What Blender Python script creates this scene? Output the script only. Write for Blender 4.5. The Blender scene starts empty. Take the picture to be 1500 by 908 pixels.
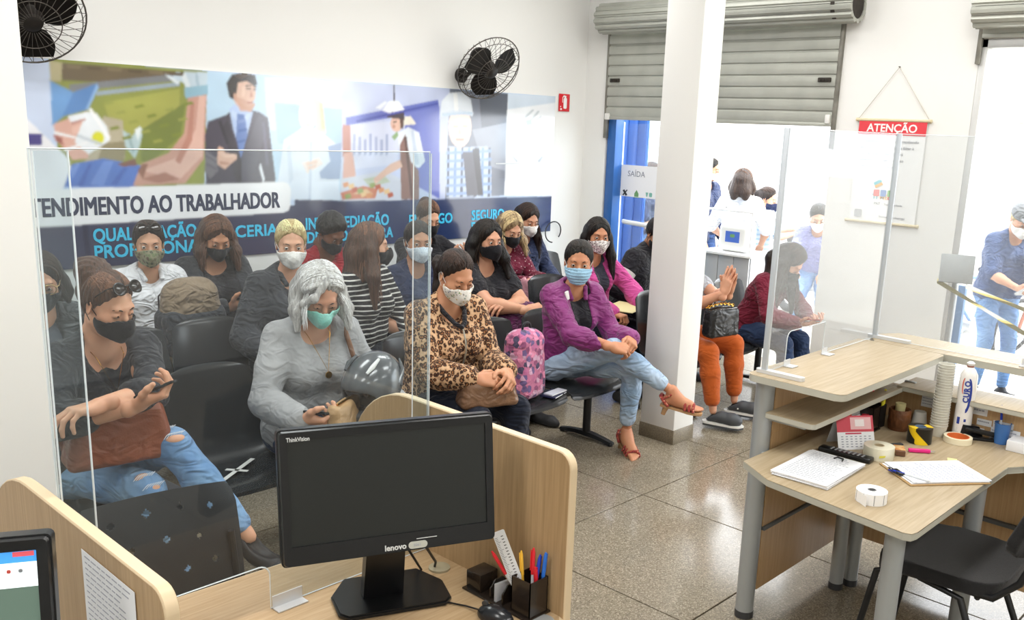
import bpy, bmesh, math, random
import numpy as np
from mathutils import Vector, Matrix, Euler
C = bpy.context.scene.collection
SC = bpy.context.scene
random.seed(4)
PI = math.pi

# ------------------------------------------------------------------ camera
cam_data = bpy.data.cameras.new('camera')
cam = bpy.data.objects.new('camera', cam_data); C.objects.link(cam)
CAM_R = [[0.681657, -0.730597, 0.03966], [-0.141723, -0.185019, -0.972462], [0.717815, 0.657264, -0.229662]]
cam_data.sensor_fit = 'HORIZONTAL'; cam_data.sensor_width = 36.0
cam_data.lens = 1357.957 / 1500 * 36
cam_data.shift_x = (750 - 803.265) / 1500
cam_data.shift_y = (504.378 - 454) / 1500
cam_data.clip_start = 0.05
m = Matrix.Identity(4)
for i in range(3):
    m[i][0] = CAM_R[0][i]; m[i][1] = -CAM_R[1][i]; m[i][2] = -CAM_R[2][i]
m.translation = (0, 0, 1.95)
cam.matrix_world = m
SC.camera = cam

# ------------------------------------------------------------------ light, sky, exposure
SC.view_settings.view_transform = 'Standard'; SC.view_settings.look = 'None'
SC.view_settings.gamma = 1.0; SC.view_settings.use_curve_mapping = False
SC.view_settings.exposure = 0.03
W = bpy.data.worlds.new('sky'); SC.world = W; W.use_nodes = True
bg = W.node_tree.nodes['Background']
bg.inputs[0].default_value = (0.93, 0.965, 1.0, 1); bg.inputs[1].default_value = 7.0
def sun():
    d = bpy.data.lights.new('sun', 'SUN'); d.energy = 4.0; d.angle = math.radians(2); d.color = (1, .95, .88)
    o = bpy.data.objects.new('sun', d); C.objects.link(o)
    o.rotation_euler = Vector((.06, .55, -.8)).to_track_quat('-Z', 'Y').to_euler()
sun()
def ceiling_and_fill_light(x, y, sx, sy, e):
    d = bpy.data.lights.new('fluorescent_and_fill_light', 'AREA'); d.shape = 'RECTANGLE'; d.size = sx; d.size_y = sy
    d.energy = e; d.color = (1.0, .985, .96)
    o = bpy.data.objects.new('fluorescent_and_fill_light', d); C.objects.link(o); o.location = (x, y, 3.48)
for x in (-.6, 2.0, 4.6):
    for y in (-1.2, 1.6, 4.2):
        ceiling_and_fill_light(x, y, 1.25, .5, 40)
for y in (.6, 2.6, 4.7): ceiling_and_fill_light(6.1, y, .5, 1.25, 15)  # unseen fill lights, added to brighten the shutter wall

# ------------------------------------------------------------------ helpers
def lin(c):
    if isinstance(c, str): c = [int(c[i:i + 2], 16) / 255 for i in (0, 2, 4)]
    return tuple(x / 12.92 if x <= .04045 else ((x + .055) / 1.055) ** 2.4 for x in c[:3])
def nd(nt, t, **kw):
    n = nt.nodes.new(t)
    for k, v in kw.items(): setattr(n, k, v)
    return n
MATS = {}
def mat(name, col='808080', rough=.5, metal=0.0, bump=0, bscale=60, bstretch=None, var=0, vscale=4, spec=.5, coat=0, emit=None, estr=1, sheen=0, sss=0, col2=None, cscale=None, alpha=1, trans=0, ior=1.45):
    """principled material; var/col2 = procedural colour variation, bump = procedural relief"""
    if name in MATS: return MATS[name]
    M = bpy.data.materials.new(name); M.use_nodes = True; nt = M.node_tree
    b = nt.nodes['Principled BSDF']; MATS[name] = M
    c = lin(col)
    b.inputs['Base Color'].default_value = (*c, 1); b.inputs['Roughness'].default_value = rough
    b.inputs['Metallic'].default_value = metal; b.inputs['Specular IOR Level'].default_value = spec
    b.inputs['Coat Weight'].default_value = coat; b.inputs['Coat Roughness'].default_value = .1
    b.inputs['Sheen Weight'].default_value = sheen
    b.inputs['Transmission Weight'].default_value = trans; b.inputs['IOR'].default_value = ior
    if sss:
        b.inputs['Subsurface Weight'].default_value = sss; b.inputs['Subsurface Radius'].default_value = (.012, .005, .003)
        b.inputs['Subsurface Scale'].default_value = 1
    if emit: b.inputs['Emission Color'].default_value = (*lin(emit), 1); b.inputs['Emission Strength'].default_value = estr
    tc = nd(nt, 'ShaderNodeTexCoord'); src = tc.outputs['Object']
    if bstretch:
        mp = nd(nt, 'ShaderNodeMapping'); mp.inputs['Scale'].default_value = bstretch
        nt.links.new(src, mp.inputs[0]); src = mp.outputs[0]
    if var or col2:
        n = nd(nt, 'ShaderNodeTexNoise'); n.inputs['Scale'].default_value = cscale or vscale; n.inputs['Detail'].default_value = 6
        nt.links.new(src, n.inputs['Vector'])
        r = nd(nt, 'ShaderNodeValToRGB'); r.color_ramp.elements[0].position = .35; r.color_ramp.elements[1].position = .65
        c2 = lin(col2) if col2 else tuple(x * (1 - var) for x in c)
        r.color_ramp.elements[0].color = (*c2, 1); r.color_ramp.elements[1].color = (*c, 1)
        nt.links.new(n.outputs[0], r.inputs[0]); nt.links.new(r.outputs[0], b.inputs['Base Color'])
    if bump:
        n = nd(nt, 'ShaderNodeTexNoise'); n.inputs['Scale'].default_value = bscale; n.inputs['Detail'].default_value = 4
        nt.links.new(src, n.inputs['Vector'])
        bp = nd(nt, 'ShaderNodeBump'); bp.inputs['Strength'].default_value = bump; bp.inputs['Distance'].default_value = .01
        nt.links.new(n.outputs[0], bp.inputs['Height']); nt.links.new(bp.outputs[0], b.inputs['Normal'])
    return M
def bsdf(M): return M.node_tree.nodes['Principled BSDF']

def glass(name, tint='ffffff', haze=.04, refl=1.0):
    """thin clear sheet: transparent + fresnel gloss + a little even white scatter mixed in"""
    if name in MATS: return MATS[name]
    M = bpy.data.materials.new(name); M.use_nodes = True; nt = M.node_tree; nt.nodes.clear(); MATS[name] = M
    o = nd(nt, 'ShaderNodeOutputMaterial'); t = nd(nt, 'ShaderNodeBsdfTransparent'); g = nd(nt, 'ShaderNodeBsdfGlossy')
    t.inputs[0].default_value = (*lin(tint), 1); g.inputs['Roughness'].default_value = .02
    g.inputs[0].default_value = (refl, refl, refl, 1)
    f = nd(nt, 'ShaderNodeFresnel'); f.inputs[0].default_value = 1.45
    ge = nd(nt, 'ShaderNodeNewGeometry'); sb = nd(nt, 'ShaderNodeMath', operation='SUBTRACT'); sb.inputs[0].default_value = 1; nt.links.new(ge.outputs['Backfacing'], sb.inputs[1])
    fm = nd(nt, 'ShaderNodeMath', operation='MULTIPLY'); nt.links.new(f.outputs[0], fm.inputs[0]); nt.links.new(sb.outputs[0], fm.inputs[1]); f = fm    # the sheet's front face carries the whole reflection
    mx = nd(nt, 'ShaderNodeMixShader'); nt.links.new(f.outputs[0], mx.inputs[0]); nt.links.new(t.outputs[0], mx.inputs[1]); nt.links.new(g.outputs[0], mx.inputs[2])
    d = nd(nt, 'ShaderNodeBsdfTranslucent'); d.inputs[0].default_value = (.9, .92, .95, 1)
    df = nd(nt, 'ShaderNodeBsdfDiffuse'); df.inputs[0].default_value = (.9, .92, .95, 1)
    md = nd(nt, 'ShaderNodeMixShader'); nt.links.new(d.outputs[0], md.inputs[1]); nt.links.new(df.outputs[0], md.inputs[2])
    m2 = nd(nt, 'ShaderNodeMixShader'); m2.inputs[0].default_value = haze
    nt.links.new(mx.outputs[0], m2.inputs[1]); nt.links.new(md.outputs[0], m2.inputs[2]); nt.links.new(m2.outputs[0], o.inputs[0])
    return M

def tag(o, label=None, cat=None, group=None, kind=None):
    if label: o['label'] = label
    if cat: o['category'] = cat
    if group: o['group'] = group
    if kind: o['kind'] = kind
    return o
def empty(name, loc=(0, 0, 0), rz=0, label=None, cat=None, group=None):
    o = bpy.data.objects.new(name, None); C.objects.link(o); o.location = loc; o.rotation_euler = (0, 0, rz)
    o.empty_display_size = .1
    return tag(o, label, cat, group)
def link(name, me, parent=None, mats=None, mx=None):
    o = bpy.data.objects.new(name, me); C.objects.link(o)
    for q in (mats or []):
        if q.name not in [x.name for x in me.materials if x]: me.materials.append(q)
    if mx is not None: o.matrix_local = mx
    if parent: o.parent = parent
    return o
def build(name, bm, M=None, parent=None, smooth=40, loc=None, rot=None):
    bmesh.ops.recalc_face_normals(bm, faces=bm.faces[:])
    me = bpy.data.meshes.new(name); bm.to_mesh(me); bm.free()
    if smooth:
        me.polygons.foreach_set('use_smooth', [True] * len(me.polygons)); me.set_sharp_from_angle(angle=math.radians(smooth))
    o = link(name, me, parent, [M] if M and not isinstance(M, (list, tuple)) else M)
    if loc is not None: o.location = loc
    if rot is not None: o.rotation_euler = rot
    return o
def struct(o): o['kind'] = 'structure'; return o
def B(): return bmesh.new()
def box(bm, c, s, rot=None, bev=0, seg=2, mi=0):
    r = bmesh.ops.create_cube(bm, size=1)
    vs = r['verts']; bmesh.ops.scale(bm, vec=s, verts=vs)
    if bev:
        es = {e for v in vs for e in v.link_edges}
        rb = bmesh.ops.bevel(bm, geom=list(es), offset=bev, segments=seg, affect='EDGES', profile=.5)
        vs = list({v for f in rb['faces'] for v in f.verts} | {v for v in vs if v.is_valid})
    if rot is not None: bmesh.ops.rotate(bm, cent=(0, 0, 0), matrix=rot if isinstance(rot, Matrix) else Euler(rot).to_matrix(), verts=vs)
    bmesh.ops.translate(bm, vec=c, verts=vs)
    if mi:
        for f in {f for v in vs for f in v.link_faces}: f.material_index = mi
    return vs
def frame(d, up=(0, 0, 1)):
    d = Vector(d).normalized(); u = Vector(up)
    if abs(d.dot(u)) > .98: u = Vector((0, 1, 0)) if abs(d.y) < .9 else Vector((1, 0, 0))
    a = u.cross(d).normalized(); b = d.cross(a)
    return a, b, d
def tube(bm, pts, r, n=8, closed=False, cap=True, mi=0):
    pts = [Vector(p) for p in pts]; N = len(pts); rings = []
    rr = r if isinstance(r, (list, tuple)) else [r] * N
    for i, p in enumerate(pts):
        if closed: d = pts[(i + 1) % N] - pts[i - 1]
        else: d = pts[min(i + 1, N - 1)] - pts[max(i - 1, 0)]
        if i == 0: a, b, _ = frame(d); pa = a
        else:
            dn = d.normalized(); a = (pa - dn * pa.dot(dn))
            a = a.normalized() if a.length > 1e-6 else frame(d)[0]
            b = dn.cross(a); pa = a
        rings.append([bm.verts.new(p + (a * math.cos(2 * PI * k / n) + b * math.sin(2 * PI * k / n)) * rr[i]) for k in range(n)])
    fs = []
    for i in range(N if closed else N - 1):
        A, D = rings[i], rings[(i + 1) % N]
        for k in range(n): fs.append(bm.faces.new((A[k], A[(k + 1) % n], D[(k + 1) % n], D[k])))
    if cap and not closed:
        fs.append(bm.faces.new(rings[0][::-1])); fs.append(bm.faces.new(rings[-1]))
    for f in fs: f.material_index = mi
    return rings
def cyl(bm, p0, p1, r0, r1=None, n=24, mi=0): return tube(bm, [p0, p1], [r0, r0 if r1 is None else r1], n, mi=mi)
def lathe(bm, prof, c=(0, 0, 0), n=24, rot=None, mi=0):
    rings = []; R = rot or Matrix.Identity(3); c = Vector(c)
    for (r, z) in prof:
        rings.append([bm.verts.new(c + R @ Vector((max(r, 1e-4) * math.cos(2 * PI * k / n), max(r, 1e-4) * math.sin(2 * PI * k / n), z))) for k in range(n)])
    for i in range(len(rings) - 1):
        for k in range(n):
            f = bm.faces.new((rings[i][k], rings[i][(k + 1) % n], rings[i + 1][(k + 1) % n], rings[i + 1][k])); f.material_index = mi
    for rg, fl in ((rings[0], True), (rings[-1], False)):
        f = bm.faces.new(rg[::-1] if fl else rg); f.material_index = mi
def prism(bm, poly, z0, z1, T=None, mi=0, bev=0):
    """polygon in a plane, extruded from z0 to z1, placed by matrix T"""
    T = T or Matrix.Identity(4)
    a = [bm.verts.new(T @ Vector((x, y, z0))) for x, y in poly]; b = [bm.verts.new(T @ Vector((x, y, z1))) for x, y in poly]
    n = len(poly); fs = [bm.faces.new(a[::-1]), bm.faces.new(b)]
    for i in range(n): fs.append(bm.faces.new((a[i], a[(i + 1) % n], b[(i + 1) % n], b[i])))
    for f in fs: f.material_index = mi
    if bev: bmesh.ops.bevel(bm, geom=list({e for f in fs[:2] for e in f.edges}), offset=bev, segments=2, affect='EDGES')
def rrect(w, h, r, n=5, cx=0, cy=0):
    out = []
    for sx, sy, a0 in ((1, 1, 0), (-1, 1, 90), (-1, -1, 180), (1, -1, 270)):
        for k in range(n + 1):
            a = math.radians(a0 + 90 * k / n); out.append((cx + sx * (w / 2 - r) + r * math.cos(a), cy + sy * (h / 2 - r) + r * math.sin(a)))
    return out
def axes(x, y, z, o):
    M4 = Matrix.Identity(4)
    for i in range(3): M4[i][0] = x[i]; M4[i][1] = y[i]; M4[i][2] = z[i]; M4[i][3] = o[i]
    return M4
def text(name, s, size, M, T, parent=None, ext=.0006, bold=0, align='LEFT', sx=1):
    cu = bpy.data.curves.new(name, 'FONT'); cu.body = s; cu.size = size; cu.extrude = ext; cu.offset = bold; cu.align_x = align
    cu.resolution_u = 3
    o = bpy.data.objects.new(name, cu); C.objects.link(o)
    me = bpy.data.meshes.new_from_object(o.evaluated_get(bpy.context.evaluated_depsgraph_get())); bpy.data.objects.remove(o)
    me.transform(T @ Matrix.Diagonal((sx, 1, 1, 1))); me.name = name
    return link(name, me, parent, [M])
def grid_mesh(name, P, cols=None, M=None, parent=None, flip=False):
    """P: (ny,nx,3) point grid, cols: same shape rgb (linear)"""
    ny, nx, _ = P.shape; i = np.arange(ny * nx).reshape(ny, nx)
    q = np.stack([i[:-1, :-1], i[:-1, 1:], i[1:, 1:], i[1:, :-1]], -1).reshape(-1, 4)
    if flip: q = q[:, ::-1]
    me = npmesh(name, P.reshape(-1, 3), q)
    if cols is not None:
        a = me.color_attributes.new('Col', 'FLOAT_COLOR', 'POINT')
        a.data.foreach_set('color', np.concatenate([cols.reshape(-1, 3), np.ones((ny * nx, 1))], 1).astype(np.float32).ravel())
    return link(name, me, parent, [M] if M else None)
def npmesh(name, V, Q, smooth=True):
    me = bpy.data.meshes.new(name); V = np.asarray(V, np.float32); Q = np.asarray(Q, np.int32)
    me.vertices.add(len(V)); me.vertices.foreach_set('co', V.ravel())
    k = Q.shape[1]; me.loops.add(Q.size); me.loops.foreach_set('vertex_index', Q.ravel())
    me.polygons.add(len(Q)); me.polygons.foreach_set('loop_start', np.arange(0, Q.size, k, dtype=np.int32))
    me.polygons.foreach_set('use_smooth', np.full(len(Q), smooth)); me.update(calc_edges=True); me.validate()
    return me
def printmat(name, rough=.4, coat=0):
    """surface whose printed colours are stored on the mesh"""
    M = mat(name, rough=rough, coat=coat); nt = M.node_tree
    a = nd(nt, 'ShaderNodeAttribute'); a.attribute_name = 'Col'; nt.links.new(a.outputs['Color'], bsdf(M).inputs['Base Color'])
    return M
def inpoly(U, V, poly):
    ins = np.zeros(U.shape, bool); n = len(poly)
    for i in range(n):
        x1, y1 = poly[i]; x2, y2 = poly[(i + 1) % n]
        c = (y1 > V) != (y2 > V)
        ins ^= c & (U < (x2 - x1) * (V - y1) / ((y2 - y1) or 1e-9) + x1)
    return ins
# ------------------------------------------------------------------ room shell
WALL = mat('wall_paint', 'ebebe8', .6)
CEIL = mat('ceiling_paint', 'eeeeec', .8)
def terrazzo():
    M = mat('terrazzo', 'a79f8f', .13, spec=.5); nt = M.node_tree; b = bsdf(M)
    tc = nd(nt, 'ShaderNodeTexCoord')
    v = nd(nt, 'ShaderNodeTexVoronoi'); v.inputs['Scale'].default_value = 190; nt.links.new(tc.outputs['Object'], v.inputs['Vector'])
    bw = nd(nt, 'ShaderNodeSeparateColor'); nt.links.new(v.outputs['Color'], bw.inputs[0])
    r = nd(nt, 'ShaderNodeValToRGB'); e = r.color_ramp; e.interpolation = 'LINEAR'
    e.elements[0].position = 0; e.elements[0].color = (*lin('6a6152'), 1); e.elements[1].position = 1; e.elements[1].color = (*lin('a9a08e'), 1)
    for p, c in ((.2, '7a7161'), (.5, '857c6b'), (.8, '908675')):
        x = e.elements.new(p); x.color = (*lin(c), 1)
    nt.links.new(bw.outputs[0], r.inputs[0])
    n = nd(nt, 'ShaderNodeTexNoise'); n.inputs['Scale'].default_value = 1.3; n.inputs['Detail'].default_value = 3; nt.links.new(tc.outputs['Object'], n.inputs['Vector'])
    mr = nd(nt, 'ShaderNodeMapRange'); mr.inputs[3].default_value = .09; mr.inputs[4].default_value = .22
    nt.links.new(n.outputs[0], mr.inputs[0]); nt.links.new(mr.outputs[0], b.inputs['Roughness'])
    nt.links.new(r.outputs[0], b.inputs['Base Color'])
    return M
TERR = terrazzo()
bm = B(); box(bm, (2.4, 1.6, -.06), (9.8, 9.4, .1)); floor = struct(build('floor', bm, mat('floor_joint', '3a352c', .6)))
TS = .955; X0 = 2.934 - 6 * TS; Y0 = 2.814 - 6 * TS
tile_me = None
for i in range(11):
    for j in range(10):
        x0, y0 = X0 + i * TS, Y0 + j * TS
        x1, y1 = min(x0 + TS, 7.29), min(y0 + TS, 6.1)
        if x0 > 7.2 or y0 > 6.05: continue
        bm = B(); box(bm, ((x0 + x1) / 2, (y0 + y1) / 2, -.006), (x1 - x0 - .007, y1 - y0 - .007, .012), bev=.0015, seg=1)
        build('tile', bm, TERR, floor)
bm = B(); box(bm, (2.4, 1.6, 3.6), (9.8, 9.4, .1)); struct(build('ceiling', bm, CEIL))
bm = B(); box(bm, (2.4, 6.2, 1.8), (9.8, .2, 3.6)); struct(build('wall_back', bm, WALL))
bm = B(); box(bm, (-2.5, 1.6, 1.8), (.2, 9.4, 3.6)); struct(build('wall_left', bm, WALL))
bm = B(); box(bm, (2.4, -3.1, 1.8), (9.8, .2, 3.6)); struct(build('wall_behind', bm, WALL))
bm = B()
XW0, XW1 = 7.05, 7.30
for (y0, y1, z0, z1) in ((5.82, 6.1, 0, 3.6), (3.49, 5.82, 2.98, 3.6), (2.45, 3.49, 0, 3.6), (-.6, 2.45, 2.66, 3.6), (-3.1, -.6, 0, 3.6)):
    box(bm, ((XW0 + XW1) / 2, (y0 + y1) / 2, (z0 + z1) / 2), (XW1 - XW0, y1 - y0, z1 - z0))
struct(build('wall_right', bm, WALL))
bm = B(); box(bm, (-.55, 2.9, 1.8), (2.96, .2, 3.6), bev=.004); struct(build('wall_near_left', bm, WALL))
# column with terrazzo base
bm = B(); box(bm, (4.8015, 3.3225, 1.8), (.215, .265, 3.6), bev=.006); col = struct(build('column', bm, WALL))
bm = B(); box(bm, (4.8015, 3.3225, .047), (.225, .275, .095), bev=.003); struct(build('baseboard_column', bm, mat('baseboard_stone', '8f8471', .3, col2='6c6455', cscale=220)))
BBM = MATS['baseboard_stone']
bm = B(); box(bm, (2.4, 6.092, .045), (9.6, .018, .09)); struct(build('baseboard_back', bm, BBM))
bm = B(); box(bm, (7.042, 2.97, .045), (.018, 1.04, .09)); struct(build('baseboard_right', bm, BBM))

# ------------------------------------------------------------------ roller shutters
SLAT = mat('shutter_metal', 'b3b5ac', .42, metal=.25, var=.12, vscale=5, bump=.03, bscale=25)
GRIME = mat('shutter_grime', '3a352f', .8, var=.4, vscale=30)
def slat_profile(h):   # interlocking curved slat: y = out of plane, z = up
    return [(0.0, 0), (.012, .004), (.016, h * .25), (.017, h * .5), (.014, h * .78), (.004, h * .9), (.006, h * .96), (0, h), (-.004, h), (-.004, 0)]
def shutter(y0, y1, zb, nsl, hs, xr, zr, rr, label):
    t = empty('roller_shutter', (7.03, (y0 + y1) / 2, zb), 0, label, 'shutter')
    w = y1 - y0; sl = None
    for k in range(nsl):
        bm = B(); T = axes((-1, 0, 0), (0, 0, 1), (0, 1, 0), (0, 0, k * hs))
        prism(bm, slat_profile(hs + .003), -w / 2, w / 2, T)
        build('slat', bm, SLAT, t, 25)
    n = 13
    for k in range(n):      # rolled-up curtain: slats around the drum
        a0 = 2 * PI * k / n; a1 = 2 * PI * (k + 1) / n - .03; am = (a0 + a1) / 2
        pr = [(rr * math.cos(a), rr * math.sin(a)) for a in (a0, a0 + .08)] + [((rr + .012) * math.cos(a), (rr + .012) * math.sin(a)) for a in (a0 + .14, am, a1 - .14)] + [(rr * math.cos(a), rr * math.sin(a)) for a in (a1 - .06, a1)] + [((rr - .02) * math.cos(a), (rr - .02) * math.sin(a)) for a in (a1, am, a0)]
        bm = B(); prism(bm, pr, -w / 2 - .17, w / 2 + .02, axes((-1, 0, 0), (0, 0, 1), (0, 1, 0), (xr - 7.03, 0, zr - zb)))
        build('slat', bm, SLAT, t, 25)
    bm = B(); cyl(bm, (xr - 7.03, -w / 2 - .16, zr - zb), (xr - 7.03, w / 2, zr - zb), rr - .02, n=24); build('drum', bm, GRIME, t)
    bm = B(); lathe(bm, [(.0, -.03), (.09, -.03), (.115, -.015), (.118, .02), (.06, .03), (.05, .05), (0, .05)], (xr - 7.03, -w / 2 - .03, zr - zb), 18, Matrix.Rotation(PI / 2, 3, 'X'))
    for k in range(14):
        a = 2 * PI * k / 14; box(bm, (xr - 7.03 + .12 * math.cos(a), -w / 2 - .02, zr - zb + .12 * math.sin(a)), (.02, .03, .02), (0, -a, 0))
    build('chain_gear', bm, GRIME, t)
    for s in (-1, 1):
        bm = B(); box(bm, (.012, s * (w / 2 + .012), .35), (.05, .03, 1.1), bev=.003); build('guide_rail', bm, mat('rail_metal', '8f8d84', .5, metal=.4, var=.4, vscale=9), t)
        bm = B(); box(bm, (-.022, s * (w / 2 - .09), .33), (.02, .11, .035), bev=.006)
        for q in (-.03, 0, .03): cyl(bm, (-.03, s * (w / 2 - .09) + q, .33), (-.04, s * (w / 2 - .09) + q, .33), .008, n=8)
        build('latch', bm, GRIME, t)
    bm = B(); box(bm, (-.004, 0, -.012), (.03, w, .03), bev=.004); build('bottom_bar', bm, SLAT, t)
    return t
sh = shutter(3.50, 5.80, 2.055, 8, .093, 6.92, 2.925, .125, 'corrugated metal roller shutter half lowered over the street door behind the column')
bm = B(); box(bm, (-.02, 1.13, -.0), (.03, .05, .06), bev=.008); build('rubber_stop', bm, mat('white_plastic', 'e8e8e4', .4), sh)
bm = B(); box(bm, (-.02, -1.12, .03), (.03, .04, .07), bev=.008); build('rubber_stop', bm, MATS['white_plastic'], sh)
shutter(-.58, 2.44, 2.69, 1, .09, 6.92, 2.85, .125, 'rolled-up metal shutter above the open street window at the right')
ALU = mat('aluminium', 'b9bbbd', .35, metal=.6)
# transom frame over the first shutter
bm = B(); box(bm, (7.2, 4.65, 2.93), (.06, 2.3, .05)); box(bm, (7.2, 5.72, 2.95), (.06, .06, .1)); struct(build('trim_1', bm, mat('transom', '8d8a90', .5)))
# frame of the open window / doorway on the right
FRM = mat('door_frame_metal', 'cfd0cf', .45, metal=.3, var=.1)
bm = B()
box(bm, (7.1, 2.425, 1.33), (.1, .05, 2.66), bev=.004); box(bm, (7.1, .95, 2.63), (.1, 3.0, .06), bev=.004)
struct(build('door_1', bm, FRM))
BLUE = mat('blue_paint', '2f6fb5', .35, var=.1)
bm = B(); box(bm, (7.22, 2.40, .45), (.05, .07, .9), bev=.004); struct(build('trim_2', bm, mat('blue_grey_paint', '6d8db4', .4)))
# street door: blue frame post, glass leaf with printed band and push bar
bm = B(); box(bm, (7.12, 5.755, 1.02), (.12, .10, 2.04), bev=.004); fr = struct(build('door_2', bm, mat('dark_blue_paint', '2a5fa3', .35)))
leaf = empty('glass_door', (7.2, 5.235, 0), 0, 'glass street door with white EXIT lettering band, left open next to the blue panel', 'door')
leaf['label'] = 'glass street door with a white lettered band and white push bar beside blue panel'
DG = glass('door_glass', 'eef6fb', .03)
bm = B(); box(bm, (0, 0, 1.0), (.008, .98, 2.0)); build('glass_pane', bm, DG, leaf, 0)
bm = B(); box(bm, (0, .5, 1.0), (.04, .03, 2.02), bev=.004); build('door_stile', bm, mat('white_metal', 'eceded', .35), leaf)
SIGNW = mat('sign_white', 'f4f5f7', .5)
bm = B(); box(bm, (-.008, 0, 1.46), (.003, .96, .30)); band = build('sign_band', bm, SIGNW, leaf)
text('sign_text', 'SAÍDA', .075, mat('sign_grey', '8b8f9a', .5), axes((0, -1, 0), (0, 0, 1), (-1, 0, 0), (-.0105, .40, 1.505)), band)
LG = mat('logo_green', '6ea06a', .6); LK = mat('logo_black', '3b3d40', .6); LT = mat('logo_teal', '7fb9ac', .6)
for k, y in enumerate((.42, .28, .13, -.03, -.17, -.33)):
    bm = B(); T = axes((0, -1, 0), (0, 0, 1), (-1, 0, 0), (-.010, y, 1.345))
    if k % 3 == 0: prism(bm, [(-.03, .02), (-.01, .03), (.03, -.02), (.01, -.03)], 0, .001, T); prism(bm, [(-.03, -.02), (-.02, -.03), (.03, .025), (.02, .03)], 0, .0012, T)
    elif k % 3 == 1: prism(bm, [(-.025, -.03), (.025, -.03), (.025, 0), (0, .035), (-.025, 0)], 0, .001, T); prism(bm, [(-.035, -.04), (.035, -.04), (.035, -.036), (-.035, -.036)], 0, .001, T)
    else: prism(bm, [(-.04, .02), (-.01, .02), (-.02, -.02), (-.03, -.02)], 0, .001, T); prism(bm, rrect(.035, .04, .01, 3, .02, 0), 0, .001, T)
    build('logo', bm, (LK, LG, LT)[k % 3], band, 0)
bm = B(); tube(bm, [(-.03, .40, 1.07), (-.055, .38, 1.07), (-.055, -.30, 1.04), (-.03, -.34, 1.04)], .022, 10); build('push_bar', bm, MATS['white_metal'], leaf)
bm = B(); box(bm, (-.06, .555, 1.2), (.05, .06, .13), bev=.01); cyl(bm, (-.085, .555, 1.2), (-.1, .555, 1.2), .018); build('lock', bm, MATS['white_plastic'], leaf)
bp = empty('metal_screen', (7.48, 5.83, 0), 0, 'bright blue ribbed metal panel standing behind the glass street door', 'screen')
bm = B(); box(bm, (0, 0, 1.1), (.02, .40, 2.2)); build('sheet', bm, mat('bright_blue', '2c62b4', .45), bp)
for k in range(4):
    bm = B(); box(bm, (-.016, -.18 + k * .12, 1.1), (.014, .03, 2.2), bev=.003); build('rib', bm, MATS['bright_blue'], bp)

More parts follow.
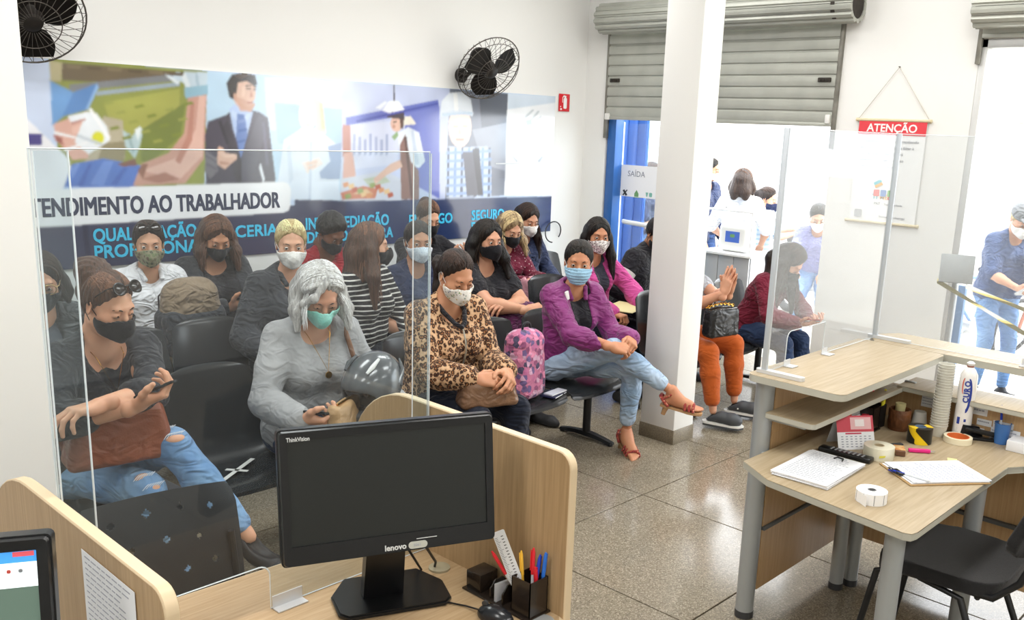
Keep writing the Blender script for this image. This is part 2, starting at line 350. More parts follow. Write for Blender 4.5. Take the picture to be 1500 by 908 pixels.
# ------------------------------------------------------------------ printed mural on the back wall
PRINT = printmat('mural_print', .22, coat=1.0)
MURAL = [('3a3d58',[(1155,1225),(3799,1301),(3801,1352),(4253,1318),(4245,750),(1124,929)]),
('2b3a63',[(4253,1318),(5262,1305),(6690,1290),(6714,905),(4247,886)]),
('2a2d48',[(2280,1246),(2313,1244),(2324,940),(2291,943)]),
('8c9446',[(2165,2225),(3157,2214),(3101,1455),(2175,1464)]),
('6b5d45',[(2232,2199),(3147,2195),(3107,2166),(2472,2102),(2232,2096)]),
('b9b089',[(2164,2209),(2239,2199),(2223,2088),(2162,2092)]),
('7d8084',[(2269,2075),(2966,2184),(2964,2140),(2266,2034)]),
('9aa9b8',[(2427,2043),(2964,2132),(2962,2106),(2425,2018)]),
('a3a550',[(2464,1979),(2961,2088),(2940,1869),(2703,1711),(2497,1856)]),
('75803a',[(2688,1819),(2994,2002),(2945,1781),(2719,1603),(2676,1624)]),
('b4ab92',[(2458,1896),(2574,1875),(2576,1637),(2314,1603),(2359,1666)]),
('8f8668',[(2446,1729),(2596,1748),(2566,1620),(2397,1612)]),
('d8ab9c',[(2158,1838),(2357,1921),(2367,1770),(2349,1637),(2255,1628),(2180,1734)]),
('b5776c',[(2153,1782),(2206,1759),(2210,1710),(2165,1742)]),
('6c9cd2',[(2162,2092),(2289,2032),(2434,2092),(2441,2068),(2370,1934),(2224,1888),(2153,1830)]),
('5b88c2',[(2289,2032),(2434,2092),(2441,2068),(2370,1934),(2216,1888)]),
('e6ecf1',[(2357,1921),(2418,1911),(2474,1834),(2490,1751),(2351,1662),(2275,1735)]),
('d5d52c',[(2453,1763),(2449,1747),(2440,1733),(2427,1724),(2412,1721),(2398,1724),(2387,1732),(2380,1746),(2378,1762),(2382,1778),(2391,1791),(2404,1800),(2418,1804),(2432,1801),(2444,1792),(2451,1779)]),
('4f76c6',[(2183,1464),(2249,1603),(2440,1637),(2674,1594),(2634,1455)]),
('6a8fd8',[(2346,1477),(2439,1620),(2502,1620),(2428,1467)]),
('c89a8a',[(2613,1464),(2675,1603),(2860,1673),(2974,1803),(3016,2056),(3145,2063),(3105,1638),(2966,1475)]),
('dcb4a6',[(2672,1559),(2904,1638),(3056,1827),(3091,2051),(3135,2053),(3096,1657),(2930,1503)]),
('c4d6e2',[(2856,2176),(2919,2163),(2939,2195),(3157,2205),(3155,2072),(3019,2039),(2991,2125)]),
('b6ccd0',[(2570,1816),(2628,1775),(2681,1844),(2701,1810),(2673,1715),(2637,1637),(2581,1714)]),
('eff0f6',[(1693,2130),(1996,1888),(2163,1709),(2232,1636),(2240,1579),(2191,1463),(1972,1240),(1612,1258)]),
('c9d6ee',[(1704,2240),(2157,2216),(2149,1725),(1996,1888),(1697,2167)]),
('453a86',[(1799,1782),(2092,1781),(2087,1716),(2014,1712),(2006,1475),(1969,1476),(1974,1715),(1793,1713)]),
('b9d6ec',[(3157,2214),(3658,2210),(4233,2207),(4208,1319),(3111,1445)]),
('cfe2f2',[(3578,2205),(4233,2207),(4215,1804),(3592,1840)]),
('a8c8e2',[(3653,2032),(4231,2007),(4214,1702),(3671,1746)]),
('45404f',[(3117,1784),(3146,1884),(3282,1933),(3351,1991),(3532,1961),(3600,1926),(3646,1494),(3634,1445),(3111,1455)]),
('39343f',[(3351,1991),(3282,1924),(3374,1667),(3375,1450),(3339,1450),(3254,1855)]),
('4b4857',[(3532,1961),(3457,1790),(3384,1667),(3375,1450),(3444,1448),(3581,1840)]),
('b4caee',[(3304,1971),(3362,2019),(3397,1993),(3484,1959),(3442,1827),(3380,1686),(3329,1834)]),
('6582be',[(3364,1946),(3421,1938),(3436,1799),(3378,1639),(3348,1788)]),
('deb9a4',[(3510,2099),(3502,2053),(3481,2013),(3451,1986),(3417,1975),(3384,1983),(3356,2008),(3339,2045),(3335,2090),(3343,2136),(3363,2175),(3393,2202),(3426,2214),(3460,2207),(3487,2183),(3505,2145)]),
('cfa590',[(3349,2064),(3471,2024),(3468,1959),(3386,1965)]),
('2b221e',[(3308,2053),(3291,2142),(3334,2203),(3427,2223),(3509,2210),(3523,2146),(3496,2136),(3445,2165),(3378,2152),(3359,2064),(3337,2036)]),
('d8b09c',[(3197,1602),(3213,1721),(3243,1713),(3266,1676),(3353,1667),(3352,1639),(3299,1601),(3256,1564)]),
('6e6b74',[(3106,1556),(3122,1693),(3199,1639),(3205,1555),(3143,1500)]),
('e8eef6',[(3518,1577),(3530,1611),(3559,1495),(3547,1466)]),
('dbe7f5',[(3656,1435),(3722,1771),(3871,1857),(4046,1831),(4190,1733),(4196,1325),(3743,1343)]),
('e9d9bf',[(3853,2050),(3934,2097),(4039,2063),(4082,1822),(3999,1840),(3979,1997),(3875,2003)]),
('f0dfd6',[(4001,1964),(3995,1918),(3977,1879),(3952,1853),(3923,1843),(3894,1851),(3870,1876),(3855,1914),(3851,1958),(3858,2003),(3875,2041),(3899,2068),(3928,2078),(3957,2070),(3981,2046),(3996,2009)]),
('efd8cc',[(3860,1856),(3999,1860),(3956,1760)]),
('eadfda',[(3865,1610),(4019,1650),(4053,1600),(3910,1530)]),
('8ea4c8',[(4092,1732),(4233,1764),(4198,1486),(4027,1488),(4016,1539),(4114,1620)]),
('c3cdea',[(4233,2207),(5298,2215),(5277,1304),(4202,1319)]),
('5f6cc0',[(4261,1948),(5173,2121),(5189,2044),(4260,1887)]),
('6a76c6',[(4831,1998),(5189,2066),(5201,1306),(4820,1478)]),
('d3daf0',[(4229,1886),(4783,1943),(4750,1599),(4224,1548)]),
('4a4652',[(4708,2214),(4721,2215),(4728,2090),(4708,2089)]),
('eef2f8',[(4601,2011),(4667,2087),(4762,2091),(4831,2020),(4715,1984)]),
('efe9da',[(4735,1963),(4887,1979),(4944,1916),(4776,1901)]),
('b87a68',[(4229,1896),(4304,1888),(4301,1677),(4226,1651)]),
('d6a292',[(4238,1677),(4320,1693),(4350,1484),(4223,1465)]),
('cdd3e2',[(4205,1486),(4613,1545),(4891,1444),(4820,1306),(4202,1319)]),
('c97a5c',[(4203,1382),(4414,1430),(4559,1406),(4532,1331),(4221,1329)]),
('e0b890',[(4317,1369),(4446,1408),(4512,1364)]),
('b9c3ae',[(4414,1483),(4613,1513),(4681,1458),(4479,1418)]),
('e4ecf6',[(4749,1836),(4860,1892),(4973,1851),(5040,1620),(4976,1565),(4861,1598),(4777,1696)]),
('8a665e',[(4777,1750),(4832,1837),(4889,1620),(4976,1543),(4978,1307),(4792,1313)]),
('dcb6a4',[(4804,1917),(4799,1893),(4786,1871),(4766,1857),(4742,1852),(4719,1856),(4699,1869),(4686,1890),(4681,1914),(4686,1938),(4699,1959),(4718,1974),(4742,1979),(4765,1975),(4785,1962),(4799,1942)]),
('3a3440',[(4641,1960),(4694,2004),(4817,2014),(4824,1945),(4762,1953)]),
('dcb6a4',[(4513,1482),(4681,1599),(4777,1631),(4805,1577),(4647,1513),(4532,1439)]),
('767c8c',[(5298,2215),(5977,2211),(5971,1315),(5262,1305)]),
('565c6a',[(5631,2210),(5977,2211),(5973,1897),(5674,1855)]),
('9aa1b0',[(5561,1887),(5971,1957),(5971,1536),(5691,1597)]),
('c2d3ee',[(5277,1310),(5256,1626),(5292,1745),(5454,1736),(5743,1751),(5800,1537),(5808,1313)]),
('55617c',[(5284,1734),(5307,1734),(5308,1321),(5277,1322)]),
('7f9fd6',[(5361,1735),(5384,1735),(5385,1319),(5354,1320)]),
('55617c',[(5439,1736),(5462,1736),(5464,1317),(5433,1317)]),
('7f9fd6',[(5517,1736),(5541,1737),(5544,1314),(5512,1315)]),
('55617c',[(5597,1737),(5621,1738),(5626,1312),(5593,1313)]),
('7f9fd6',[(5678,1738),(5703,1738),(5708,1310),(5675,1311)]),
('55617c',[(5760,1739),(5785,1739),(5792,1308),(5758,1309)]),
('8fabdc',[(5270,1700),(5794,1722),(5795,1698),(5270,1677)]),
('8fabdc',[(5271,1632),(5796,1650),(5797,1626),(5271,1609)]),
('8fabdc',[(5272,1563),(5799,1579),(5800,1555),(5273,1540)]),
('8fabdc',[(5274,1495),(5801,1507),(5802,1483),(5274,1472)]),
('8fabdc',[(5275,1426),(5804,1434),(5805,1410),(5275,1403)]),
('8fabdc',[(5276,1356),(5806,1362),(5807,1338),(5277,1333)]),
('5a5c6c',[(5455,1701),(5582,1702),(5658,1323),(5512,1321)]),
('ecd3c6',[(5552,1910),(5544,1844),(5516,1787),(5474,1749),(5423,1735),(5372,1748),(5329,1784),(5300,1839),(5289,1903),(5297,1968),(5324,2023),(5365,2061),(5415,2076),(5466,2065),(5510,2030),(5540,1975)]),
('e6eef7',[(5197,2001),(5210,2111),(5291,2181),(5443,2200),(5538,2138),(5565,2025),(5385,2041)]),
('d4dfec',[(5197,2012),(5385,2052),(5573,2031),(5558,2002),(5385,2018),(5205,1984)]),
('8fb4e0',[(2430,2092),(2441,2068),(2370,1934),(2354,1934),(2420,2067)]),
('f4f6f8',[(2370,1934),(2387,1943),(2491,1772),(2481,1747)]),
('c3ccd4',[(2295,1785),(2446,1729),(2437,1713),(2286,1768)]),
('eef1f4',[(2162,1798),(2286,1768),(2285,1756),(2161,1782)]),
('eef1f4',[(2209,1694),(2357,1745),(2360,1732),(2215,1677)]),
('b98a80',[(2254,1881),(2344,1909),(2349,1868),(2267,1841)]),
('e9eef4',[(2247,1889),(2353,1917),(2363,1885),(2260,1853)]),
('9a5f58',[(2168,1774),(2198,1754),(2199,1722),(2173,1742)]),
('e2b9ab',[(2266,1825),(2323,1843),(2295,1785),(2263,1784)]),
('7d5348',[(2522,1603),(2637,1637),(2652,1594),(2555,1586)]),
('3f64b4',[(2272,1470),(2347,1603),(2367,1603),(2304,1470)]),
('3f64b4',[(2471,1475),(2564,1586),(2589,1577),(2514,1474)]),
('6d90d6',[(2230,1562),(2282,1612),(2298,1603),(2243,1512)]),
('b98373',[(2903,1625),(2992,1781),(3032,2004),(3056,2005),(3029,1760),(2935,1602)]),
('a97768',[(2669,1507),(2830,1549),(2930,1503),(2780,1479)]),
('8f6250',[(2650,1559),(2683,1603),(2719,1603),(2682,1506)]),
('dfe9ee',[(2865,2168),(2910,2158),(2964,2132),(2944,2113)]),
('dfe9ee',[(2966,2184),(3004,2190),(3045,2084),(3017,2074)]),
('a9c0d0',[(3070,2190),(3089,2192),(3102,2078),(3078,2072)]),
('8fb8cc',[(2990,2098),(3158,2125),(3155,2063),(2995,2029)]),
('98b0b4',[(2595,1791),(2612,1800),(2640,1680),(2622,1672)]),
('e6efef',[(2648,1818),(2685,1840),(2692,1810),(2662,1750)]),
('949b4a',[(2464,1979),(2514,1994),(2530,1978),(2471,1963)]),
('7d8836',[(2491,1827),(2542,1840),(2558,1824),(2498,1810)]),
('949b4a',[(2535,1924),(2587,1938),(2603,1922),(2542,1908)]),
('7d8836',[(2563,1769),(2616,1783),(2632,1766),(2571,1752)]),
('949b4a',[(2608,1868),(2661,1882),(2678,1865),(2616,1851)]),
('7d8836',[(2653,1966),(2707,1981),(2723,1965),(2661,1950)]),
('949b4a',[(2683,1810),(2737,1824),(2754,1807),(2691,1793)]),
('7d8836',[(2729,1910),(2783,1925),(2800,1908),(2737,1893)]),
('949b4a',[(2759,1751),(2814,1765),(2832,1748),(2767,1734)]),
('7d8836',[(2806,1852),(2861,1866),(2879,1850),(2814,1835)]),
('949b4a',[(2853,1953),(2908,1968),(2926,1952),(2861,1936)]),
('7d8836',[(2885,1793),(2941,1807),(2959,1790),(2893,1775)]),
('949b4a',[(2932,1895),(2989,1910),(3007,1893),(2941,1878)]),
('7d8836',[(2980,1997),(3037,2013),(3055,1996),(2988,1980)]),
('7d6e52',[(2258,2189),(2349,2191),(2339,2171),(2264,2169)]),
('5d4f3a',[(2377,2189),(2470,2192),(2460,2171),(2383,2170)]),
('7d6e52',[(2499,2190),(2595,2192),(2585,2171),(2506,2170)]),
('5d4f3a',[(2625,2190),(2724,2193),(2714,2171),(2632,2170)]),
('7d6e52',[(2755,2191),(2857,2193),(2847,2172),(2762,2170)]),
('5d4f3a',[(2889,2191),(2995,2194),(2984,2172),(2897,2170)]),
('c79c86',[(3339,2081),(3364,2074),(3362,2019),(3342,2032)]),
('caa08a',[(3357,2028),(3396,1974),(3469,1963),(3502,2006),(3497,2025),(3449,1990),(3398,2011)]),
('4a3326',[(3438,2119),(3474,2121),(3474,2111),(3438,2109)]),
('3a2820',[(3434,2137),(3481,2144),(3480,2135),(3433,2127)]),
('3a2820',[(3491,2140),(3517,2137),(3517,2127),(3491,2131)]),
('4a3326',[(3490,2117),(3511,2118),(3511,2109),(3490,2108)]),
('c08c78',[(3474,2111),(3488,2061),(3462,2055)]),
('a8685c',[(3440,2027),(3487,2029),(3481,2019),(3445,2018)]),
('ecccb8',[(3402,2121),(3428,2132),(3426,2068),(3405,2057)]),
('4a3a30',[(3344,2199),(3426,2218),(3478,2208),(3394,2175)]),
('2f2a33',[(3348,1686),(3383,1639),(3375,1450),(3354,1450)]),
('2f2a33',[(3220,1886),(3241,1896),(3294,1741),(3274,1731)]),
('57536a',[(3551,1886),(3572,1897),(3595,1601),(3573,1591)]),
('c4d8f4',[(3325,1972),(3359,1945),(3352,1899),(3318,1935)]),
('c4d8f4',[(3437,1948),(3473,1954),(3434,1892),(3415,1920)]),
('7f98cc',[(3367,1900),(3425,1911),(3429,1892),(3367,1876)]),
('4f6caa',[(3365,1835),(3433,1850),(3437,1832),(3359,1816)]),
('4f6caa',[(3362,1760),(3420,1775),(3414,1757),(3361,1742)]),
('e6c4b2',[(3216,1685),(3261,1667),(3343,1667),(3342,1653),(3260,1643)]),
('b98a76',[(3218,1620),(3289,1611),(3278,1597),(3218,1602)]),
('585560',[(3121,1666),(3198,1620),(3198,1606),(3120,1648)]),
('585560',[(3119,1611),(3196,1574),(3196,1560),(3118,1593)]),
('c3d2e6',[(3938,1769),(3962,1770),(3940,1337),(3917,1338)]),
('c9d8ea',[(3743,1723),(3777,1747),(3793,1492),(3758,1452)]),
('d8b8aa',[(3891,1955),(3914,1956),(3914,1951),(3891,1950)]),
('d8b8aa',[(3949,1957),(3972,1958),(3972,1953),(3948,1952)]),
('cf9f94',[(3906,1887),(3947,1888),(3947,1878),(3906,1877)]),
('dcc49c',[(4027,2048),(4056,2049),(4076,1852),(4041,1861)]),
('e2c6b8',[(3900,1610),(3994,1630),(4006,1610),(3911,1585)]),
('e2c6b8',[(3911,1580),(3994,1600),(3993,1580),(3922,1555)]),
('d8925f',[(4223,1455),(4273,1464),(4286,1433),(4235,1418)]),
('b9583c',[(4304,1416),(4356,1426),(4368,1394),(4317,1379)]),
('e6c08c',[(4388,1378),(4440,1387),(4453,1355),(4400,1340)]),
('8fa05a',[(4473,1445),(4526,1455),(4539,1422),(4486,1407)]),
('d8925f',[(4559,1406),(4613,1416),(4626,1383),(4572,1368)]),
('b9583c',[(4647,1366),(4702,1376),(4716,1342),(4660,1327)]),
('e6c08c',[(4273,1443),(4324,1453),(4336,1421),(4285,1406)]),
('8fa05a',[(4356,1405),(4407,1414),(4420,1382),(4368,1367)]),
('d8925f',[(4440,1366),(4492,1375),(4505,1343),(4452,1328)]),
('b9583c',[(4526,1433),(4579,1443),(4593,1411),(4539,1396)]),
('e6c08c',[(4613,1394),(4667,1404),(4681,1371),(4626,1356)]),
('8fa05a',[(4241,1365),(4291,1375),(4304,1343),(4253,1328)]),
('a9b4d6',[(4322,1827),(4347,1827),(4345,1672),(4320,1662)]),
('a9b4d6',[(4372,1807),(4398,1808),(4397,1673),(4371,1662)]),
('a9b4d6',[(4423,1787),(4449,1788),(4448,1673),(4422,1662)]),
('a9b4d6',[(4475,1830),(4501,1831),(4501,1673),(4474,1662)]),
('a9b4d6',[(4528,1810),(4554,1811),(4553,1673),(4527,1663)]),
('a9b4d6',[(4580,1790),(4607,1791),(4607,1674),(4580,1663)]),
('a9b4d6',[(4634,1833),(4661,1834),(4661,1674),(4634,1663)]),
('3d4aa6',[(4354,1930),(5173,2099),(5173,2082),(4354,1910)]),
('e9eef6',[(4535,2029),(4627,2085),(4654,2076),(4588,2021)]),
('5b3f3a',[(4818,1816),(4846,1816),(4920,1320),(4891,1321)]),
('c9d6e8',[(4888,1871),(4916,1872),(4975,1598),(4932,1587)]),
('c08e7a',[(4708,1909),(4735,1899),(4722,1878),(4701,1883)]),
('4a3028',[(4708,1931),(4742,1937),(4742,1926),(4708,1920)]),
('54392f',[(4776,1954),(4817,1955),(4811,1880),(4783,1879)]),
('8fae7c',[(4694,1813),(4749,1857),(4763,1825),(4722,1782)]),
('b8cde0',[(5219,2012),(5557,2036),(5557,2019),(5219,1990)]),
('f6fafd',[(5336,2184),(5382,2186),(5400,2041),(5354,2040)]),
('cfa896',[(5342,1916),(5403,1917),(5403,1906),(5342,1905)]),
('cfa896',[(5450,1919),(5505,1920),(5505,1909),(5450,1907)]),
('c08878',[(5367,1809),(5476,1811),(5461,1793),(5383,1792)]),
('d8b4a4',[(5411,1906),(5436,1850),(5397,1844)]),
('3f414e',[(5565,1725),(5646,1738),(5708,1322),(5650,1318)]),
('f0f3f7',[(5977,2211),(6633,2219),(6622,1292),(5971,1315)]),
('cfdcea',[(5977,2211),(6633,2219),(6627,2163),(5983,2075)]),
('c4ccd2',[(6186,2011),(6298,2088),(6325,2083),(6221,2006)]),
('c4ccd2',[(6250,1977),(6371,2078),(6399,2073),(6286,1972)]),
('c4ccd2',[(6321,1991),(6410,2031),(6438,2026),(6358,1986)]),
('b8c4bc',[(6213,1988),(6284,2002),(6305,1954),(6234,1940)]),
('b9c0c8',[(6051,1681),(6133,1621),(6116,1608),(6052,1663)]),
('b9c0c8',[(6386,1621),(6448,1671),(6468,1658),(6415,1608)]),
('f3f4f7',[(1495,1443),(3713,1473),(3752,1457),(3768,1422),(3765,1303),(3746,1263),(3706,1250),(1473,1218)])]

def mural():
    t = empty('wall_mural', (3.9, 6.09, 0), 0, 'wide glossy printed mural of workers with dark blue lettered band on the back wall', 'mural')
    x0, x1, z0, z1 = .9, 6.604, .957, 2.2165
    nx, ny = 680, 150
    xs = np.linspace(x0, x1, nx); zs = np.linspace(z0, z1, ny); U, V = np.meshgrid(xs, zs)
    col = np.zeros((ny, nx, 3)); acc = np.zeros((ny, nx, 3))
    S = [(-.25, -.25), (.25, -.25), (-.25, .25), (.25, .25)]; dx = xs[1] - xs[0]; dz = zs[1] - zs[0]
    for sx, sz in S:
        c = np.empty((ny, nx, 3)); c[:] = lin('c3d4ee'); u = U + sx * dx; v = V + sz * dz
        for hexc, poly in MURAL:
            P = [(a / 1000, b / 1000) for a, b in poly]
            px = [p[0] for p in P]; pz = [p[1] for p in P]
            i0 = np.searchsorted(xs, min(px) - .02); i1 = np.searchsorted(xs, max(px) + .02); j0 = np.searchsorted(zs, min(pz) - .02); j1 = np.searchsorted(zs, max(pz) + .02)
            if i1 <= i0 or j1 <= j0: continue
            mk = inpoly(u[j0:j1, i0:i1], v[j0:j1, i0:i1], P)
            c[j0:j1, i0:i1][mk] = lin(hexc)
        acc += c / 4
    # soft photographic blur inside the picture strip and printed grain
    g = acc.copy()
    for _ in range(1):
        g[1:-1, 1:-1] = (g[1:-1, 1:-1] * 2 + g[:-2, 1:-1] + g[2:, 1:-1] + g[1:-1, :-2] + g[1:-1, 2:]) / 6
    rng = np.random.RandomState(3); tone = rng.rand(12, 44); tz = np.clip(np.linspace(0, 11, ny), 0, 10.999); tx = np.clip(np.linspace(0, 43, nx), 0, 42.999)
    a, b = tz.astype(int)[:, None], tx.astype(int)[None]; fa, fb = (tz % 1)[:, None], (tx % 1)[None]
    tn = tone[a, b] * (1 - fa) * (1 - fb) + tone[a + 1, b] * fa * (1 - fb) + tone[a, b + 1] * (1 - fa) * fb + tone[a + 1, b + 1] * fa * fb
    pic = (V > 1.47)[..., None]
    g = np.where(pic, g * (.88 + .24 * tn[..., None]), g)
    P = np.stack([U - 3.9, np.full_like(U, -.006), V], -1)
    grid_mesh('printed_sheet', P, g, PRINT, t)
    bm = B(); box(bm, ((x0 + x1) / 2 - 3.9, .001, (z0 + z1) / 2), (x1 - x0, .012, z1 - z0)); build('backing_board', bm, mat('board_white', 'dfe2e6', .5), t)
    TD = mat('text_dark', '343a52', .35); TC = mat('text_cyan', '3fc4ec', .35)
    def fit(s, xa, xb, z, h, M):
        o = text('lettering', s, 1, M, Matrix.Identity(4), t, .002, 0)
        v = [q.co for q in o.data.vertices]; lx0 = min(q.x for q in v); lx1 = max(q.x for q in v)
        sx = (xb - xa) / (lx1 - lx0); sz = h / .69
        o.data.transform(axes((sx, 0, 0), (0, 0, sz), (0, -1, 0), (xa - lx0 * sx - 3.9, -.0075, z)))
        w = h * .03      # heavier strokes
        me0 = o.data.copy(); b2 = bmesh.new()
        for k, (dx, dz) in enumerate(((-w, -w), (w, -w), (-w, w), (w, w), (0, 0))):
            m_ = me0.copy(); m_.transform(Matrix.Translation((dx, -.0001 * k, dz))); b2.from_mesh(m_); bpy.data.meshes.remove(m_)
        b2.to_mesh(o.data); b2.free(); bpy.data.meshes.remove(me0)
    fit('ATENDIMENTO AO TRABALHADOR', 1.915, 3.672, 1.29, .108, TD)
    fit('QUALIFICAÇÃO', 2.345, 3.025, 1.118, .081, TC); fit('PROFISSIONAL', 2.346, 3.09, 1.012, .081, TC)
    fit('PARCERIAS', 3.10, 3.70, 1.09, .081, TC)
    fit('INTERMEDIAÇÃO', 3.89, 4.662, 1.114, .085, TC); fit('DE MÃO DE OBRA', 3.9, 4.705, 1.012, .081, TC)
    fit('EMPREGO', 4.875, 5.345, 1.10, .083, TC); fit('SEGURO', 5.573, 5.97, 1.11, .084, TC); fit('DESEMPREGO', 5.573, 6.2, 1.01, .08, TC)
    bm = B(); box(bm, (6.0 - 3.9, -.008, 1.60), (.3, .002, .012)); build('faint_line', bm, mat('logo_faint', 'd5dade', .5), t)
mural()

# ------------------------------------------------------------------ extinguisher sign, banner, fans
RED = mat('sign_red', 'd5202b', .4); WHT = mat('sign_paint_white', 'f2f2f0', .45)
t = empty('fire_extinguisher_sign', (6.735, 6.09, 2.165), 0, 'small red fire extinguisher sign with white pictogram on the back wall', 'sign')
bm = B(); box(bm, (0, 0, 0), (.15, .006, .16), bev=.002); build('plate', bm, RED, t)
bm = B(); T = axes((1, 0, 0), (0, 0, 1), (0, -1, 0), (0, -.003, 0))
prism(bm, rrect(.045, .10, .012, 4, .01, -.005), 0, .002, T); prism(bm, [(.0, .045), (.02, .045), (.024, .062), (-.012, .068), (-.028, .05), (-.02, .047), (-.006, .057)], 0, .002, T)
prism(bm, [(-.03, .05), (-.024, .05), (-.024, .0), (-.03, .0)], 0, .002, T)
build('pictogram', bm, WHT, t)
bm = B(); prism(bm, [(-.062, -.06), (-.045, -.07), (-.03, -.06), (-.045, -.05)], 0, .002, T); prism(bm, [(-.06, -.035), (-.05, -.045), (-.045, -.03)], 0, .002, T); build('arrow', bm, WHT, t)

bn = empty('hanging_banner', (7.035, 3.01, 0), 0, 'white cloth banner with red ATENÇÃO heading hung from a string on the wall', 'banner')
BX = lambda y: y - 3.01
PAPER = mat('banner_cloth', 'eff0ef', .7, bump=.02, bscale=30)
bm = B(); box(bm, (0, 0, 1.695), (.004, .525, .745)); sheet = build('cloth', bm, PAPER, bn)
bm = B(); box(bm, (-.004, 0, 2.033), (.003, .525, .105)); head = build('red_header', bm, mat('banner_red', 'e0434c', .5), bn)
BT = lambda y, z: axes((0, -1, 0), (0, 0, 1), (-1, 0, 0), (-.0065, y, z))
text('lettering', 'ATENÇÃO', .082, WHT, BT(.0, 2.005), head, bold=.0018, align='CENTER')
GT = mat('print_grey', '7d8088', .6)
for k, s in enumerate(('O trabalhador que estiver recebendo', 'SEGURO-DESEMPREGO e faltar à', '"Sala do trabalhador" deverá', 'comparecer na agência. Caso', 'o benefício será suspenso')):
    text('lettering', s, .03, GT, BT(.235, 1.925 - k * .047), sheet)
LC = ['57b9c8', 'e0a840', 'e2574f', '4f7fc4', '74b05a']
for k, c in enumerate(LC):
    bm = B()
    if k < 2: prism(bm, [(-.02, 0), (.035, .03), (.02, .05), (-.03, .02)], 0, .001, BT(.06 - .01 * k, 1.60 - .02 * k))
    else: prism(bm, rrect(.045, .05, .006, 3), 0, .001, BT(.06 - (k - 2) * .055, 1.545))
    build('logo', bm, mat('logo_' + c, c, .5), sheet, 0)
for k, s in enumerate(('TI', 'ME', 'EE')): text('lettering', s, .05, mat('logo_' + LC[k], LC[k]), BT(.09 - k * .06, 1.50), sheet, bold=.001)
text('lettering', 'PAT', .028, GT, BT(.07, 1.455), sheet); text('lettering', 'Trabalho e Renda', .02, GT, BT(-.01, 1.455), sheet)
bm = B(); prism(bm, rrect(.06, .06, .01), 0, .001, BT(.19, 1.38)); build('crest', bm, mat('crest_grey', 'b4b6ba', .6), sheet, 0)
text('lettering', 'Secretaria do Emprego', .022, GT, BT(.02, 1.36), sheet)
WD = mat('dowel_wood', 'd9cba8', .6)
for z in (2.09, 1.318):
    bm = B(); cyl(bm, (0, -.285, z), (0, .285, z), .011, n=12)
    for s in (-1, 1): lathe(bm, [(.0, -.01), (.014, -.006), (.014, .006), (0, .01)], (0, s * .285, z), 10, Matrix.Rotation(PI / 2, 3, 'X'))
    build('dowel', bm, WD, bn)
bm = B(); tube(bm, [(0, .275, 2.095), (0, 0, 2.475), (0, -.275, 2.095)], .0022, 5); build('string', bm, mat('string', 'b9b4a4', .8), bn)
bm = B(); cyl(bm, (.012, 0, 2.478), (-.012, 0, 2.478), .004, n=8); build('nail', bm, mat('nail', '77736b', .4, metal=.7), bn)

BLK = mat('fan_black', '2b2724', .38, bump=.02, var=.3, vscale=14)
WIRE = mat('fan_wire', '5a554f', .4, metal=.5)
def fan(c, R, ax, wallp, label):
    t = empty('wall_fan', c, 0, label, 'fan')
    a, b, d = frame(ax)
    F = Matrix((a, b, d)).transposed()
    bm = B(); n = 30
    for k in range(n):
        q = 2 * PI * k / n; u = math.cos(q), math.sin(q)
        tw = lambda r, z, s: F @ Vector((r * math.cos(q + s), r * math.sin(q + s), z))
        tube(bm, [tw(.05, .085, 0), tw(R * .5, .085, .10), tw(R * .88, .055, .16), tw(R, 0, .18)], .0018, 5)
        tube(bm, [tw(.06, -.085, 0), tw(R * .5, -.085, -.04), tw(R * .9, -.05, .1), tw(R, 0, .18)], .0018, 5)
    build('cage_wires', bm, WIRE, t)
    for r, z, w in ((R, 0, .005), (R * .9, .05, .003), (R * .5, .086, .003)):
        bm = B(); tube(bm, [F @ Vector((r * math.cos(2 * PI * k / 40), r * math.sin(2 * PI * k / 40), z)) for k in range(40)], w, 6, True); build('cage_ring', bm, WIRE, t)
    for k in range(3):
        bm = B(); q = 2 * PI * k / 3 + .5; rows = []
        for i in range(7):
            f = i / 6; r = .05 + (R * .86 - .05) * f; hw = .35 + .3 * math.sin(PI * min(1, f * .9 + .1)) ; wd = (.045 + .075 * math.sin(PI * (f * .75 + .12)))
            row = []
            for j in range(5):
                g = j / 4 - .5; y = g * 2 * wd; z = .05 * g * (1 - .5 * f)
                sweep = .22 * f * f
                row.append(bm.verts.new(F @ Vector((r * math.cos(q + sweep) - y * math.sin(q + sweep), r * math.sin(q + sweep) + y * math.cos(q + sweep), z + .01))))
            rows.append(row)
        for i in range(6):
            for j in range(4): bm.faces.new((rows[i][j], rows[i][j + 1], rows[i + 1][j + 1], rows[i + 1][j]))
        g = bmesh.ops.solidify(bm, geom=bm.faces[:], thickness=.004)
        build('blade', bm, BLK, t, 60)
    bm = B(); lathe(bm, [(0, .075), (.03, .073), (.055, .06), (.065, .03), (.065, -.02), (0, -.02)], (0, 0, 0), 24, F); build('hub', bm, BLK, t)
    bm = B(); lathe(bm, [(0, -.24), (.04, -.235), (.07, -.21), (.08, -.15), (.075, -.09), (.03, -.08), (0, -.08)], (0, 0, 0), 20, F); build('motor', bm, BLK, t)
    w = Vector(wallp) - Vector(c); mb = F @ Vector((0, 0, -.18))
    bm = B(); tube(bm, [mb, mb + Vector((0, .02, -.07)), w * .8 + Vector((0, 0, -.02)), w], .018, 10); build('arm', bm, BLK, t)
    bm = B(); cyl(bm, w + Vector((0, -.03, 0)), w, .06, n=18); build('wall_bracket', bm, BLK, t)
FA = (-.126, -.82, -.556)
fan((5.47, 5.80, 2.385), .285, FA, (5.42, 6.095, 2.33), 'black wall fan with wire cage above the mural near the shutter')
fan((1.985, 5.80, 2.42), .285, FA, (1.95, 6.095, 2.37), 'black wall fan partly hidden by the near wall at upper left')
